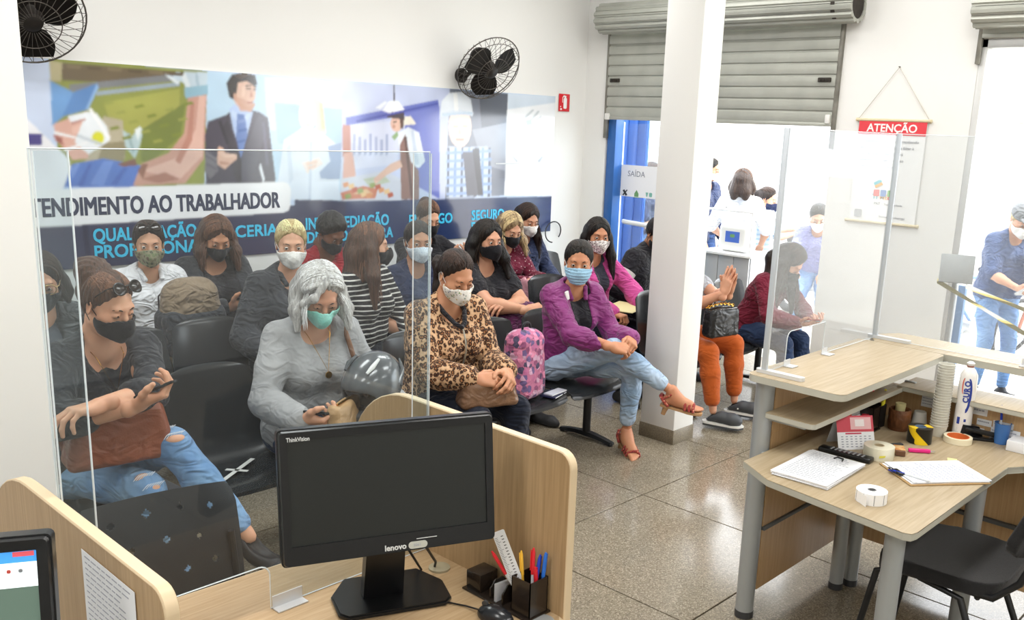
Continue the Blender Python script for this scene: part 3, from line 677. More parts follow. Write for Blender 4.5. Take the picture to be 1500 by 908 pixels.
# cable loop on the back wall
bm = B(); tube(bm, [(6.62 + .12 * math.cos(q), 6.07 - .02 * math.sin(q * .5), .95 + .10 * math.sin(q)) for q in np.linspace(-.6, 4.6, 22)], .006, 6)
tag(build('cable', bm, mat('black_cable', '1d1d1f', .5)), 'black cable loop hanging from the back wall behind the woman in purple jacket', 'cable')
# ------------------------------------------------------------------ implicit-surface modeller for bodies, clothes and hair
def V3(*a): return np.array(a, float)
def unit(v): v = np.asarray(v, float); return v / (np.linalg.norm(v) + 1e-12)
def rotx(d): a = math.radians(d); c, s = math.cos(a), math.sin(a); return np.array([[1, 0, 0], [0, c, -s], [0, s, c]])
def roty(d): a = math.radians(d); c, s = math.cos(a), math.sin(a); return np.array([[c, 0, s], [0, 1, 0], [-s, 0, c]])
def rotz(d): a = math.radians(d); c, s = math.cos(a), math.sin(a); return np.array([[c, -s, 0], [s, c, 0], [0, 0, 1]])
_NK = np.random.RandomState(7).randn(6, 3); _NK /= np.linalg.norm(_NK, axis=1)[:, None]; _NP = np.random.RandomState(8).rand(6) * 6.28
def wob(X, Y, Z, f):
    s = 0
    for i in range(5):
        k = _NK[i] * f * (1 + .35 * i); s = s + np.sin(k[0] * X + k[1] * Y + k[2] * Z + _NP[i] + 1.7 * np.sin(k[1] * .5 * X - k[0] * .6 * Z + i))
    return s / 5
class Field:
    def __init__(s, lo, hi, h):
        s.h = h; s.lo = np.array(lo, float) - 2 * h; n = np.ceil((np.array(hi) + 2 * h - s.lo) / h).astype(int) + 1
        s.n = n; s.ax = [(s.lo[i] + h * np.arange(n[i])).astype(np.float32) for i in range(3)]
        s.F = np.full(n, .2, np.float32)
    def sub(s, lo, hi):
        i0 = [max(0, int((lo[k] - s.lo[k]) / s.h)) for k in range(3)]; i1 = [min(s.n[k], int((hi[k] - s.lo[k]) / s.h) + 2) for k in range(3)]
        if any(i1[k] <= i0[k] for k in range(3)): return None
        sl = tuple(slice(i0[k], i1[k]) for k in range(3))
        return sl, s.ax[0][sl[0]][:, None, None], s.ax[1][sl[1]][None, :, None], s.ax[2][sl[2]][None, None, :]
    def put(s, sl, d, k, op):
        A = s.F[sl]
        if op == 'u':
            if k > 0:
                q = np.clip(.5 + .5 * (A - d) / k, 0, 1); s.F[sl] = A * (1 - q) + d * q - k * q * (1 - q)
            else: s.F[sl] = np.minimum(A, d)
        else:
            if k > 0:
                q = np.clip(.5 - .5 * (A + d) / k, 0, 1); s.F[sl] = A * (1 - q) - d * q + k * q * (1 - q)
            else: s.F[sl] = np.maximum(A, -d)
    def cone(s, a, b, ra, rb=None, k=.02, op='u', inf=0):
        a = np.asarray(a, float); b = np.asarray(b, float); rb = ra if rb is None else rb; ra += inf; rb += inf
        m = max(ra, rb) + k + .03
        r = s.sub(np.minimum(a, b) - m, np.maximum(a, b) + m)
        if r is None: return
        sl, X, Y, Z = r; ab = b - a; L = ab @ ab + 1e-12
        t = np.clip(((X - a[0]) * ab[0] + (Y - a[1]) * ab[1] + (Z - a[2]) * ab[2]) / L, 0, 1)
        d = np.sqrt((X - a[0] - t * ab[0]) ** 2 + (Y - a[1] - t * ab[1]) ** 2 + (Z - a[2] - t * ab[2]) ** 2) - (ra + t * (rb - ra))
        s.put(sl, d, k, op)
    def ell(s, c, r, R=None, k=.02, op='u', inf=0):
        c = np.asarray(c, float); r = np.asarray(r, float) + inf; m = max(r) + k + .03
        q = s.sub(c - m, c + m)
        if q is None: return
        sl, X, Y, Z = q; X = X - c[0]; Y = Y - c[1]; Z = Z - c[2]
        if R is not None: X, Y, Z = (R[0, i] * X + R[1, i] * Y + R[2, i] * Z for i in range(3)) if False else (R[0, 0] * X + R[1, 0] * Y + R[2, 0] * Z, R[0, 1] * X + R[1, 1] * Y + R[2, 1] * Z, R[0, 2] * X + R[1, 2] * Y + R[2, 2] * Z)
        k0 = np.sqrt((X / r[0]) ** 2 + (Y / r[1]) ** 2 + (Z / r[2]) ** 2) + 1e-6
        k1 = np.sqrt((X / r[0] ** 2) ** 2 + (Y / r[1] ** 2) ** 2 + (Z / r[2] ** 2) ** 2) + 1e-6
        s.put(sl, k0 * (k0 - 1) / k1, k, op)
    def chain(s, pts, rs, k=.015, op='u', inf=0):
        for i in range(len(pts) - 1): s.cone(pts[i], pts[i + 1], rs[i], rs[i + 1], k, op, inf)
    def xyz(s): return s.ax[0][:, None, None], s.ax[1][None, :, None], s.ax[2][None, None, :]
    def mesh(s):
        F = s.F; S = F < 0
        nx, ny, nz = F.shape
        cnt = np.zeros((nx - 1, ny - 1, nz - 1), np.int8)
        for i in (0, 1):
            for j in (0, 1):
                for k in (0, 1): cnt += S[i:nx - 1 + i, j:ny - 1 + j, k:nz - 1 + k]
        act = (cnt > 0) & (cnt < 8); idx = np.full(act.shape, -1, np.int32); I = np.argwhere(act)
        if len(I) == 0: return np.zeros((0, 3)), np.zeros((0, 4), int)
        idx[act] = np.arange(len(I)); P = np.zeros((len(I), 3)); N = np.zeros(len(I))
        C8 = [(i, j, k) for i in (0, 1) for j in (0, 1) for k in (0, 1)]
        for a in C8:
            for ax in range(3):
                if a[ax]: continue
                b = list(a); b[ax] = 1
                fa = F[I[:, 0] + a[0], I[:, 1] + a[1], I[:, 2] + a[2]]; fb = F[I[:, 0] + b[0], I[:, 1] + b[1], I[:, 2] + b[2]]
                m = (fa < 0) != (fb < 0); t = np.where(m, fa / np.where(m, fa - fb, 1), 0)
                p = np.array(a, float)[None] + t[:, None] * (np.array(b) - np.array(a))[None]
                P += p * m[:, None]; N += m
        P = (I + P / N[:, None]) * s.h + s.lo
        Q = []
        for ax in range(3):
            sl0 = [slice(None)] * 3; sl1 = [slice(None)] * 3; sl0[ax] = slice(0, -1); sl1[ax] = slice(1, None)
            A = S[tuple(sl0)]; Bm = S[tuple(sl1)]; E = np.argwhere(A != Bm)
            u, v = [(1, 2), (2, 0), (0, 1)][ax]
            E = E[(E[:, u] > 0) & (E[:, v] > 0) & (E[:, u] < F.shape[u] - 1) & (E[:, v] < F.shape[v] - 1)]
            def cell(du, dv): e = E.copy(); e[:, u] -= du; e[:, v] -= dv; return idx[e[:, 0], e[:, 1], e[:, 2]]
            q = np.stack([cell(1, 1), cell(0, 1), cell(0, 0), cell(1, 0)], 1)
            fl = ~A[E[:, 0], E[:, 1], E[:, 2]]
            q[fl] = q[fl][:, ::-1]; Q.append(q)
        Q = np.concatenate(Q); Q = Q[(Q >= 0).all(1)]
        return P, Q

# ------------------------------------------------------------------ head, mask, hand and shoe patterns (made once, reused)
def head_prims(f, eyes='open', lips=True):
    f.ell((0, -.012, .03), (.0745, .094, .088), k=.02)
    f.ell((0, .028, -.035), (.060, .060, .078), k=.03)
    f.ell((0, .066, -.096), (.024, .02, .018), k=.03)
    for s in (-1, 1):
        f.ell((s * .040, .050, -.030), (.026, .030, .028), k=.02)
        f.cone((s * .052, .005, -.06), (s * .030, .045, -.092), .02, .018, k=.03)
    f.cone((-.034, .078, .024), (.034, .078, .024), .011, k=.02)
    for s in (-1, 1):
        f.ell((s * .033, .101, .001), (.018, .016, .012), k=.014, op='d')
    f.chain([(0, .085, .016), (0, .096, -.012), (0, .108, -.034)], [.008, .0085, .0115], k=.010)
    for s in (-1, 1): f.ell((s * .011, .098, -.037), (.0085, .011, .0075), k=.006)
    if lips:
        f.cone((-.019, .086, -.063), (.019, .086, -.063), .0068, k=.008); f.cone((-.016, .0865, -.073), (.016, .0865, -.073), .0078, k=.008)
        f.cone((-.021, .098, -.0675), (.021, .098, -.0675), .0028, k=.004, op='d')
    for s in (-1, 1):
        f.ell((s * .033, .0765, .0), (.0155, .0145, .0145), k=.004)
        if eyes == 'open': f.ell((s * .033, .0925, .0005), (.0125, .010, .0055), k=.003, op='d')
        else: f.ell((s * .033, .0925, -.0050), (.0120, .007, .0018), k=.002, op='d')
        R = rotz(-s * 22) @ rotx(8)
        f.ell((s * .0775, -.012, -.004), (.007, .018, .031), R, k=.008)
        f.ell((s * .0835, -.008, -.002), (.005, .010, .018), R, k=.005, op='d')
    f.cone((0, -.012, -.06), (0, -.03, -.16), .052, .054, k=.03)
HEADS = {}
def head_mesh(eyes, h):
    if (eyes, h) not in HEADS:
        f = Field((-.1, -.12, -.15), (.1, .13, .13), h); head_prims(f, eyes); f.F = f.F
        X, Y, Z = f.xyz(); f.F = np.maximum(f.F, -.145 - Z + 0 * X + 0 * Y)
        HEADS[(eyes, h)] = f.mesh()
    return HEADS[(eyes, h)]
MASKS = {}
def mask_mesh(kind, h=.0042):
    if kind not in MASKS:
        f = Field((-.1, -.03, -.15), (.1, .15, .03), h)
        f.ell((0, -.012, .03), (.0745, .094, .088), k=.02); f.ell((0, .030, -.038), (.062, .062, .080), k=.03); f.ell((0, .066, -.096), (.028, .024, .022), k=.04)
        for s in (-1, 1): f.ell((s * .040, .048, -.032), (.028, .032, .032), k=.03)
        f.chain([(0, .088, .006), (0, .104, -.034)], [.010, .014], k=.025)
        if kind == 'cloth': f.chain([(0, .104, -.030), (0, .112, -.055), (0, .098, -.090)], [.010, .010, .012], k=.035)
        else: f.cone((-.028, .080, -.058), (.028, .080, -.058), .024, k=.03)
        X, Y, Z = f.xyz(); D = f.F - .0065
        if kind == 'pleat':
            D = D - .0016 * np.sin((Z + .0 * X) * 2 * np.pi / .019) * (Y > .02)
        sh = np.abs(D) - .0026
        ax = np.abs(X)
        top = Z - (-.004 - .30 * ax - .0 * Y) if kind == 'cloth' else Z - (-.006 - .16 * ax)
        side = (.018 + (.10 if kind == 'cloth' else .02) * np.abs(Z + .055)) - Y
        bot = -.118 - .0 * X - Z + (.35 * ax if kind == 'cloth' else .12 * ax)
        f.F = np.maximum(np.maximum(sh, top), np.maximum(side, bot)).astype(np.float32)
        MASKS[kind] = f.mesh()
    return MASKS[kind]
HANDS = {}
POSES = {  # per finger (index..little): mcp, pip, dip flexion ; thumb: swing, flex
    'relax': ([(22, 30, 18), (26, 34, 20), (30, 38, 22), (34, 40, 24)], (38, 18)),
    'flat': ([(8, 8, 5), (6, 8, 5), (8, 8, 5), (10, 10, 6)], (35, 8)),
    'grip': ([(58, 62, 38), (62, 66, 40), (66, 68, 40), (70, 70, 42)], (30, 40)),
    'phone': ([(38, 42, 22), (44, 50, 28), (50, 56, 30), (54, 58, 32)], (62, 22)),
    'clasp': ([(48, 48, 26), (50, 50, 28), (52, 52, 28), (54, 54, 30)], (26, 30)),
    'pinch': ([(52, 38, 18), (40, 46, 26), (46, 52, 30), (50, 56, 32)], (52, 26)),
}
def hand_mesh(pose, h):
    """right hand; wrist at origin, fingers +y, back of hand +z, thumb towards -x"""
    if (pose, h) in HANDS: return HANDS[(pose, h)]
    f = Field((-.11, -.05, -.12), (.08, .21, .06), h)
    f.cone((0, -.03, 0), (0, .01, -.002), .026, .026, k=.01); f.cone((-.006, -.03, 0), (.006, -.03, 0), .024, k=.01)
    kn = [(-.030, .088, -.001), (-.009, .094, .002), (.011, .090, .001), (.029, .080, -.003)]
    for i, kp in enumerate(kn):
        f.cone((kp[0] * .55, .012, -.003), kp, .0165, .0125, k=.012)
    f.ell((-.022, .035, -.012), (.018, .032, .015), k=.015); f.ell((.022, .035, -.012), (.014, .03, .013), k=.012)
    LN = [(.043, .026, .021), (.048, .030, .022), (.044, .027, .021), (.034, .021, .019)]
    FL, TH = POSES[pose]
    for i in range(4):
        p = np.array(kn[i]); a = 0; spread = (-7, -2, 3, 9)[i] * (.6 if pose in ('grip', 'clasp') else 1)
        r = (.0094, .0098, .0092, .0080)[i]; pts = [p]; rs = [r + .001]
        for j in range(3):
            a += FL[i][j]; d = rotz(-spread) @ np.array([0, math.cos(math.radians(a)), -math.sin(math.radians(a))])
            p = p + d * LN[i][j]; pts.append(p); rs.append(r * (.95, .88, .76)[j])
        f.chain(pts, rs, k=.004)
    p = np.array([-.024, .022, -.010]); sw, fl = TH
    d = unit([-math.sin(math.radians(sw)), math.cos(math.radians(sw)), -.35]); p1 = p + d * .042
    d2 = rotz(-fl) @ d; p2 = p1 + d2 * .032; d3 = rotz(-fl) @ d2; p3 = p2 + d3 * .024
    f.chain([p, p1, p2, p3], [.0165, .0125, .0108, .0088], k=.010)
    HANDS[(pose, h)] = f.mesh(); return HANDS[(pose, h)]
SHOES = {}
def shoe_mesh(kind, h=.009):
    """heel at origin (ankle above y=.045), toe +y, sole z=0"""
    if kind in SHOES: return SHOES[kind]
    f = Field((-.07, -.03, -.01), (.07, .28, .13), h)
    if kind == 'shoe' or kind == 'flat':
        f.chain([(0, .02, .035), (0, .10, .034), (.006, .19, .026), (.004, .225, .022)], [.033, .036, .040, .030], k=.02)
        f.cone((0, .03, .05), (0, .06, .075 if kind == 'shoe' else .055), .035, .036, k=.02)
        if kind == 'flat': f.ell((0, .10, .085), (.034, .075, .04), k=.01, op='d')
    elif kind == 'foot':
        f.chain([(0, .03, .032), (0, .09, .036), (0, .16, .026)], [.030, .032, .034], k=.02)
        f.chain([(0, .045, .09), (0, .07, .06), (0, .13, .034)], [.036, .036, .026], k=.02)
        for i in range(5):
            x = (-.030, -.012, .003, .017, .029)[i]; L = (.235, .232, .224, .214, .200)[i]
            f.cone((x * .8, .165, .020), (x, L, .013), .014, (.0125, .009, .0085, .008, .0075)[i], k=.006)
    elif kind == 'clog':
        f.chain([(0, .03, .04), (0, .11, .046), (.004, .185, .038), (.002, .215, .034)], [.036, .041, .048, .036], k=.02)
        f.cone((0, .02, .05), (0, .06, .10), .032, .034, k=.01, op='d')
    X, Y, Z = f.xyz(); f.F = np.maximum(f.F, .004 - Z + 0 * X + 0 * Y).astype(np.float32) if kind != 'foot' else np.maximum(f.F, .001 - Z + 0 * X + 0 * Y).astype(np.float32)
    SHOES[kind] = f.mesh(); return SHOES[kind]

SKIN = {}
def skin(c):
    if c not in SKIN: SKIN[c] = mat('skin_' + c, c, .48, sss=.12, bump=.05, bscale=180, col2=''.join('%02x' % int(int(c[i:i + 2], 16) * k) for i, k in ((0, .95), (2, .90), (4, .88))), cscale=9)
    return SKIN[c]
HAIRC = {}
def hairmat(name, c, c2, st=(70, 70, 6)):
    HAIRC['hair_' + name] = (name, c, c2)
    M = mat('hair_' + name, c, .36, col2=c2, bstretch=st, cscale=1.6, spec=.5)
    nt = M.node_tree; b = bsdf(M)
    tc = nd(nt, 'ShaderNodeTexCoord'); mp = nd(nt, 'ShaderNodeMapping'); mp.inputs['Scale'].default_value = (260, 260, 16); nt.links.new(tc.outputs['Object'], mp.inputs[0])
    n = nd(nt, 'ShaderNodeTexNoise'); n.inputs['Scale'].default_value = 1; n.inputs['Detail'].default_value = 3; nt.links.new(mp.outputs[0], n.inputs['Vector'])
    bp = nd(nt, 'ShaderNodeBump'); bp.inputs['Strength'].default_value = .8; bp.inputs['Distance'].default_value = .008
    nt.links.new(n.outputs[0], bp.inputs['Height']); nt.links.new(bp.outputs[0], b.inputs['Normal'])
    b.inputs['Anisotropic'].default_value = .4
    return M
def creases(M, amt=.6, sc=11, dist=.02):
    """crumpled folds: ridged noise bump on top of the weave"""
    nt = M.node_tree; tc = nd(nt, 'ShaderNodeTexCoord'); mp = nd(nt, 'ShaderNodeMapping'); mp.inputs['Scale'].default_value = (1, 1, 1.7); mp.inputs['Rotation'].default_value = (.5, .3, .2)
    nt.links.new(tc.outputs['Object'], mp.inputs[0]); n = nd(nt, 'ShaderNodeTexNoise'); n.inputs['Scale'].default_value = sc * .8; n.inputs['Detail'].default_value = 1.2; n.inputs['Distortion'].default_value = 2.2; nt.links.new(mp.outputs[0], n.inputs['Vector'])
    bp = nd(nt, 'ShaderNodeBump'); bp.inputs['Strength'].default_value = amt; bp.inputs['Distance'].default_value = dist * 2.2; nt.links.new(n.outputs[0], bp.inputs['Height'])
    b = bsdf(M)
    for l in list(nt.links):
        if l.to_socket == b.inputs['Normal']: nt.links.new(l.from_socket, b.inputs['Normal']); l.from_node.name; nt.links.new(bp.outputs[0], l.from_node.inputs['Normal']) if 'Normal' in l.from_node.inputs else None; return M
    nt.links.new(bp.outputs[0], b.inputs['Normal']); return M
def cloth(name, c, rough=.8, var=.18, vs=9, bump=.08, bs=160, sheen=.12, crease=.7, **kw):
    n = 'cloth_' + name
    if n in MATS: return MATS[n]
    return creases(mat(n, c, rough, var=var, vscale=vs, bump=bump, bscale=bs, sheen=sheen, spec=.25, **kw), crease)
def ik(S, T, a, b, hint):
    S = np.asarray(S, float); T = np.asarray(T, float); d = T - S; L = np.linalg.norm(d); u = d / L
    if L > (a + b) * .995: L = (a + b) * .995; T = S + u * L
    if L < abs(a - b) + .02: L = abs(a - b) + .02; T = S + u * L
    x = (a * a - b * b + L * L) / (2 * L); hgt = math.sqrt(max(a * a - x * x, 0))
    hn = np.asarray(hint, float); hn = hn - u * (hn @ u); hn = unit(hn)
    return S + u * x + hn * hgt, T
MIRX = np.diag([-1., 1., 1.])

def person(pos, heading, label, P, group=None):
    """P: pose and dress. Local frame: +y forward, +x the person's right, z up; returns joints, hand frames and the Empty."""
    g = P.get('scale', 1.0); gi = P.get('girth', 1.0); hb = P.get('h', .0142); near = P.get('near', False)
    if near: hb = .0105
    E = empty('person', (pos[0], pos[1], P.get('z', 0)), math.radians(heading), label, 'person', group)
    hip = np.array(P.get('hip', (0, -.07, .525)), float); lean = P.get('lean', 5); twist = P.get('twist', 0); side = P.get('side', 0)
    R1 = rotz(-twist) @ roty(side) @ rotx(-lean); 
    up = lambda z, y=0, x=0: hip + R1 @ (np.array([x, y, z]) * g)
    waist, chest, neckb = up(.16, .005), up(.34, .005), up(.50, .0)
    sw = P.get('sw', .155)
    shl = {s: up(.445, .0, s * sw) + np.array([0, 0, P.get('shrug', 0)]) for s in (-1, 1)}
    hy, hp, hr = P.get('head', (0, 0, 0))        # yaw (+ = to the person's right), pitch (+ = down), roll
    HR = R1 @ rotx(lean * .6) @ rotz(-hy) @ roty(hr) @ rotx(-hp) if True else None
    hs = P.get('hscale', 1.0)
    nb = neckb + R1 @ np.array([0, .012, .0]) * g
    HC = nb + (rotz(-twist) @ rotx(-(lean * .6 + hp * .45)) @ np.array([0, .015, .155])) * g
    H = lambda v: HC + HR @ (np.asarray(v, float) * hs)
    # limbs
    arms = {}; legs = {}
    for s, key in ((1, 'R'), (-1, 'L')):
        A = P.get('arm' + key)
        if A is None: A = dict(to=(s * .20, .22, .62))
        to = np.array(A['to'], float); hint = A.get('hint', (s * .7, -.5, -.6))
        el, wr = ik(shl[s], to, .285 * g, .255 * g, hint)
        hd = unit(np.array(A['dir'], float)) if 'dir' in A else unit(wr - el)
        pn = np.array(A.get('palm', (0, 0, -1)), float); pn = unit(pn - hd * (pn @ hd))
        arms[s] = dict(sh=shl[s], el=el, wr=wr, dir=hd, palm=pn, pose=A.get('pose', 'relax'))
    th, sk = .43 * g, .42 * g
    for s, key in ((1, 'R'), (-1, 'L')):
        Lg = P.get('leg' + key); hj = hip + np.array([s * .085 * g, 0, .0])
        if Lg is None: Lg = dict(to=(s * .11, .40, .09))
        kn, an = ik(hj, Lg['to'], th, sk, Lg.get('hint', (s * .12, .6, .9)))
        legs[s] = dict(hip=hj, kn=kn, an=an, toe=unit(np.array(Lg.get('toe', (s * .12, 1, 0)), float)))
    bust = P.get('bust', 0)
    def torso(f, inf=0, k=.035, base=True):
        G = gi * g
        for s in (-1, 1):
            f.cone(up(.02, 0, s * .075 * gi), up(.16, .012, s * .058 * gi), .105 * G, .098 * G * P.get('belly', 1), k=k, inf=inf)
            f.cone(up(.16, .012, s * .058 * gi), up(.34, .0, s * .075 * gi), .098 * G * P.get('belly', 1), .100 * G, k=k, inf=inf)
            f.cone(up(.34, 0, s * .075 * gi), up(.425, -.005, s * .105), .098 * G, .066 * g, k=k, inf=inf)
            f.cone(up(.43, -.008, s * .115), up(.495, -.01, s * .03), .058 * g, .052 * g, k=k, inf=inf)
            if bust: f.ell(up(.31, .085 * gi, s * .07), np.array([.066, .062, .064]) * bust * g, k=.04, inf=inf)
    def neck(f, inf=0): f.cone(up(.46, -.005), H((0, -.02, -.07)), .056 * g, .052 * g, k=.03, inf=inf)
    def arm(f, s, a=0., b=1., inf=0, k=.03, ex=0):
        A = arms[s]; q = P.get('armr', 1.0)
        up_, fo = A['el'] - A['sh'], A['wr'] - A['el']
        ru, rm, re, rw = .056 * g * q, .047 * g * q, .040 * g * q, .027 * g
        if a < .5:
            e = min(1, b * 2); f.cone(A['sh'], A['sh'] + up_ * min(.5, e), ru, ru + (rm - ru) * min(.5, e) * 2, k=k, inf=inf + ex * .3)
            if e > .5: f.cone(A['sh'] + up_ * .5, A['sh'] + up_ * e, rm, re + .003, k=k * .6, inf=inf + ex * .3)
        if b > .5:
            a0 = max(0, a * 2 - 1); b0 = b * 2 - 1
            f.cone(A['el'] + fo * a0, A['el'] + fo * min(.3, b0), re, re + .003, k=k * .6, inf=inf + ex * .4); f.cone(A['el'] + fo * max(.3, a0), A['el'] + fo * b0, re + .002, re + (rw - re) * b0, k=k * .6, inf=inf + ex)
    def leg(f, s, a=0., b=1., inf=0, k=.03, ex=0):
        L = legs[s]; q = P.get('legr', 1.0); t, c = L['kn'] - L['hip'], L['an'] - L['kn']
        if a < .5:
            e = min(1, b * 2); f.cone(L['hip'] + t * max(0, a * 2), L['hip'] + t * .5 * 1, .090 * g * q, .076 * g * q, k=k, inf=inf); f.cone(L['hip'] + t * .5, L['hip'] + t * e, .076 * g * q, .057 * g * q, k=k, inf=inf)
        if b > .5:
            b0 = b * 2 - 1; back = -unit(np.cross(np.cross(c, t), c)) * 0
            m1 = min(.35, b0)
            f.cone(L['kn'], L['kn'] + c * m1, .055 * g * q, .052 * g * q, k=k * .7, inf=inf + ex * .5)
            if b0 > .35: f.cone(L['kn'] + c * .35, L['kn'] + c * b0, .052 * g * q, (.052 + (.033 - .052) * (b0 - .35) / .65) * g * q if b0 < 1 else .034 * g, k=k * .7, inf=inf + ex)
    allp = [hip, neckb, HC + V3(0, 0, .1)] + [arms[s][q] for s in arms for q in ('sh', 'el', 'wr')] + [legs[s][q] for s in legs for q in ('hip', 'kn', 'an')]
    allp = np.array(allp); lo, hi = allp.min(0) - .17, allp.max(0) + .17
    # ---- body: one continuous mesh with head, hands (and feet)
    f = Field((lo[0], lo[1], max(lo[2], -.02)), hi, hb * 1.22)
    torso(f, -.012); neck(f)
    for s in (-1, 1): arm(f, s, inf=-.001); leg(f, s, inf=-.008)
    bv, bq = f.mesh(); VV = [bv]; QQ = [bq]
    def add(v, q, flip=False):
        off = sum(len(x) for x in VV); VV.append(v); QQ.append((q[:, ::-1] if flip else q) + off)
    hv, hq = head_mesh(P.get('eyes', 'down'), .0041 if near else .0060)
    add(HC + (hv * hs) @ HR.T, hq)
    HF = {}
    for s in (-1, 1):
        A = arms[s]; y = A['dir']; z = -A['palm']; x = np.cross(y, z)
        Rm = np.stack([x, y, z], 1); v, q = hand_mesh(A['pose'], .0034 if near else .0050)
        v = v * g * P.get('handsc', 1.0)
        if s < 0: v = v @ MIRX
        add(A['wr'] + v @ Rm.T, q, s < 0); HF[s] = (A['wr'].copy(), Rm)
    FT = {}
    for s in (-1, 1):
        L = legs[s]; y = L['toe']; c = unit(L['an'] - L['kn']); z = P.get('soleup', {}).get(s)
        z = unit(np.array(z, float)) if z is not None else V3(0, 0, 1)
        z = unit(z - y * (z @ y)); x = np.cross(y, z); Rm = np.stack([x, y, z], 1)
        o = L['an'] - Rm @ np.array([0, .047, .088]); FT[s] = (o, Rm)
        if P.get('bare'):
            v, q = shoe_mesh('foot', .0052); 
            if s < 0: v = v @ MIRX
            add(o + v @ Rm.T, q, s < 0)
    me = npmesh('body', np.concatenate(VV), np.concatenate(QQ))
    link('body', me, E, [skin(P.get('skin', 'd9a78c'))])
    J = dict(E=E, hip=hip, neck=neckb, HC=HC, HR=HR, H=H, arms=arms, legs=legs, HF=HF, FT=FT, up=up, R1=R1, hs=hs, g=g)
    def garment(name, fn, M, h=None, fold=.004, ff=34):
        q = Field((lo[0], lo[1], max(lo[2], .0)), hi, h or hb); fn(q)
        if fold:
            X, Y, Z = q.xyz(); q.F = (q.F + fold * wob(X, Y, Z, ff) + fold * .5 * wob(Y, Z, X, ff * 2.3)).astype(np.float32)
        v, qd = q.mesh()
        if len(v) == 0: return None
        return link(name, npmesh(name, v, qd), E, [M])
    J['garment'] = garment; J['torso'] = torso; J['arm'] = arm; J['leg'] = leg; J['neckf'] = neck
    # ---- trousers
    if P.get('pants'):
        M, end = P['pants'][0], (P['pants'][1] if len(P['pants']) > 1 else .96)
        def fn(q):
            for s in (-1, 1):
                q.cone(up(.0, -.01, s * .07 * gi), up(.10, .0, s * .065 * gi), .112 * g * gi, .10 * g * gi, k=.04, inf=.004); leg(q, s, b=end, inf=P.get('legfit', .006), k=.03, ex=.004)
            X, Y, Z = q.xyz(); 
        garment('trousers', fn, M, h=hb if near else hb * 1.25, fold=.0035)
    # ---- tops
    for T in P.get('tops', []):
        def fn(q, T=T):
            inf = T.get('inf', .008); torso(q, inf)
            sl = T.get('sleeve', .97)
            for s in (-1, 1):
                if sl > 0: arm(q, s, b=sl, inf=inf + .002, ex=T.get('loose', .006))
            if T.get('high'): q.cone(up(.47, -.005), up(.47 + T['high'], .0), .062 * g, .062 * g, k=.02, inf=inf)
            vd = T.get('v')
            if vd is not None:      # neckline opening (depth below the neck base, half width)
                q.cone(up(.62, .03), up(.485, .05), .075 * g, T.get('vw', .062) * g, k=.012, op='d'); q.cone(up(.485, .06), up(.485 - vd, .16 if not bust else .19), T.get('vw', .062) * g, T.get('vb', .02), k=.012, op='d')
            ow = T.get('open')
            if ow is not None:      # open front: wedge from neck to hem
                X, Y, Z = q.xyz(); dx = (X - hip[0]) * R1[0, 0] + (Y - hip[1]) * R1[1, 0] + (Z - hip[2]) * R1[2, 0]; dy = (X - hip[0]) * R1[0, 1] + (Y - hip[1]) * R1[1, 1] + (Z - hip[2]) * R1[2, 1]; dz = ((X - hip[0]) * R1[0, 2] + (Y - hip[1]) * R1[1, 2] + (Z - hip[2]) * R1[2, 2])
                w = ow[0] + (ow[1] - ow[0]) * np.clip(dz / (.48 * g), 0, 1) ; w = np.where(dz > .46 * g, ow[1] + .02, w)
                q.F = np.maximum(q.F, np.minimum(w - np.abs(dx - T.get('off', 0)), dy - .0)).astype(np.float32)
            zb = T.get('hem')
            if zb is not None:
                X, Y, Z = q.xyz(); q.F = np.maximum(q.F, hip[2] + zb - Z + 0 * X + 0 * Y).astype(np.float32)
        o = garment(T.get('name', 'top'), fn, T['mat'], h=T.get('h'), fold=T.get('fold', .0045), ff=T.get('ff', 30))
        if T.get('collar'):
            cm, ch = T['collar']
            q = Field(neckb - .16, neckb + .2, .006)
            for s in (-1, 1):
                q.chain([up(.515, -.055, 0), up(.52, -.03, s * .055), up(.50, .035, s * .062), up(.475 - ch, .075, s * .05)], [.012, .013, .014, .014], k=.01)
                q.chain([up(.50, -.06, 0), up(.495, -.035, s * .07), up(.475, .03, s * .075)], [.012, .014, .014], k=.012)
            v, qd = q.mesh(); link('collar', npmesh('collar', v, qd), E, [cm])
    # ---- shoes
    if P.get('shoes'):
        M, kind = P['shoes']
        v, q = shoe_mesh(kind)
        for s in (-1, 1):
            o, Rm = FT[s]; vv = v @ MIRX if s < 0 else v
            link('shoe', npmesh('shoe', o + (vv * g) @ Rm.T, q[:, ::-1] if s < 0 else q), E, [M])
    face(J, P)
    hair(J, P)
    return J

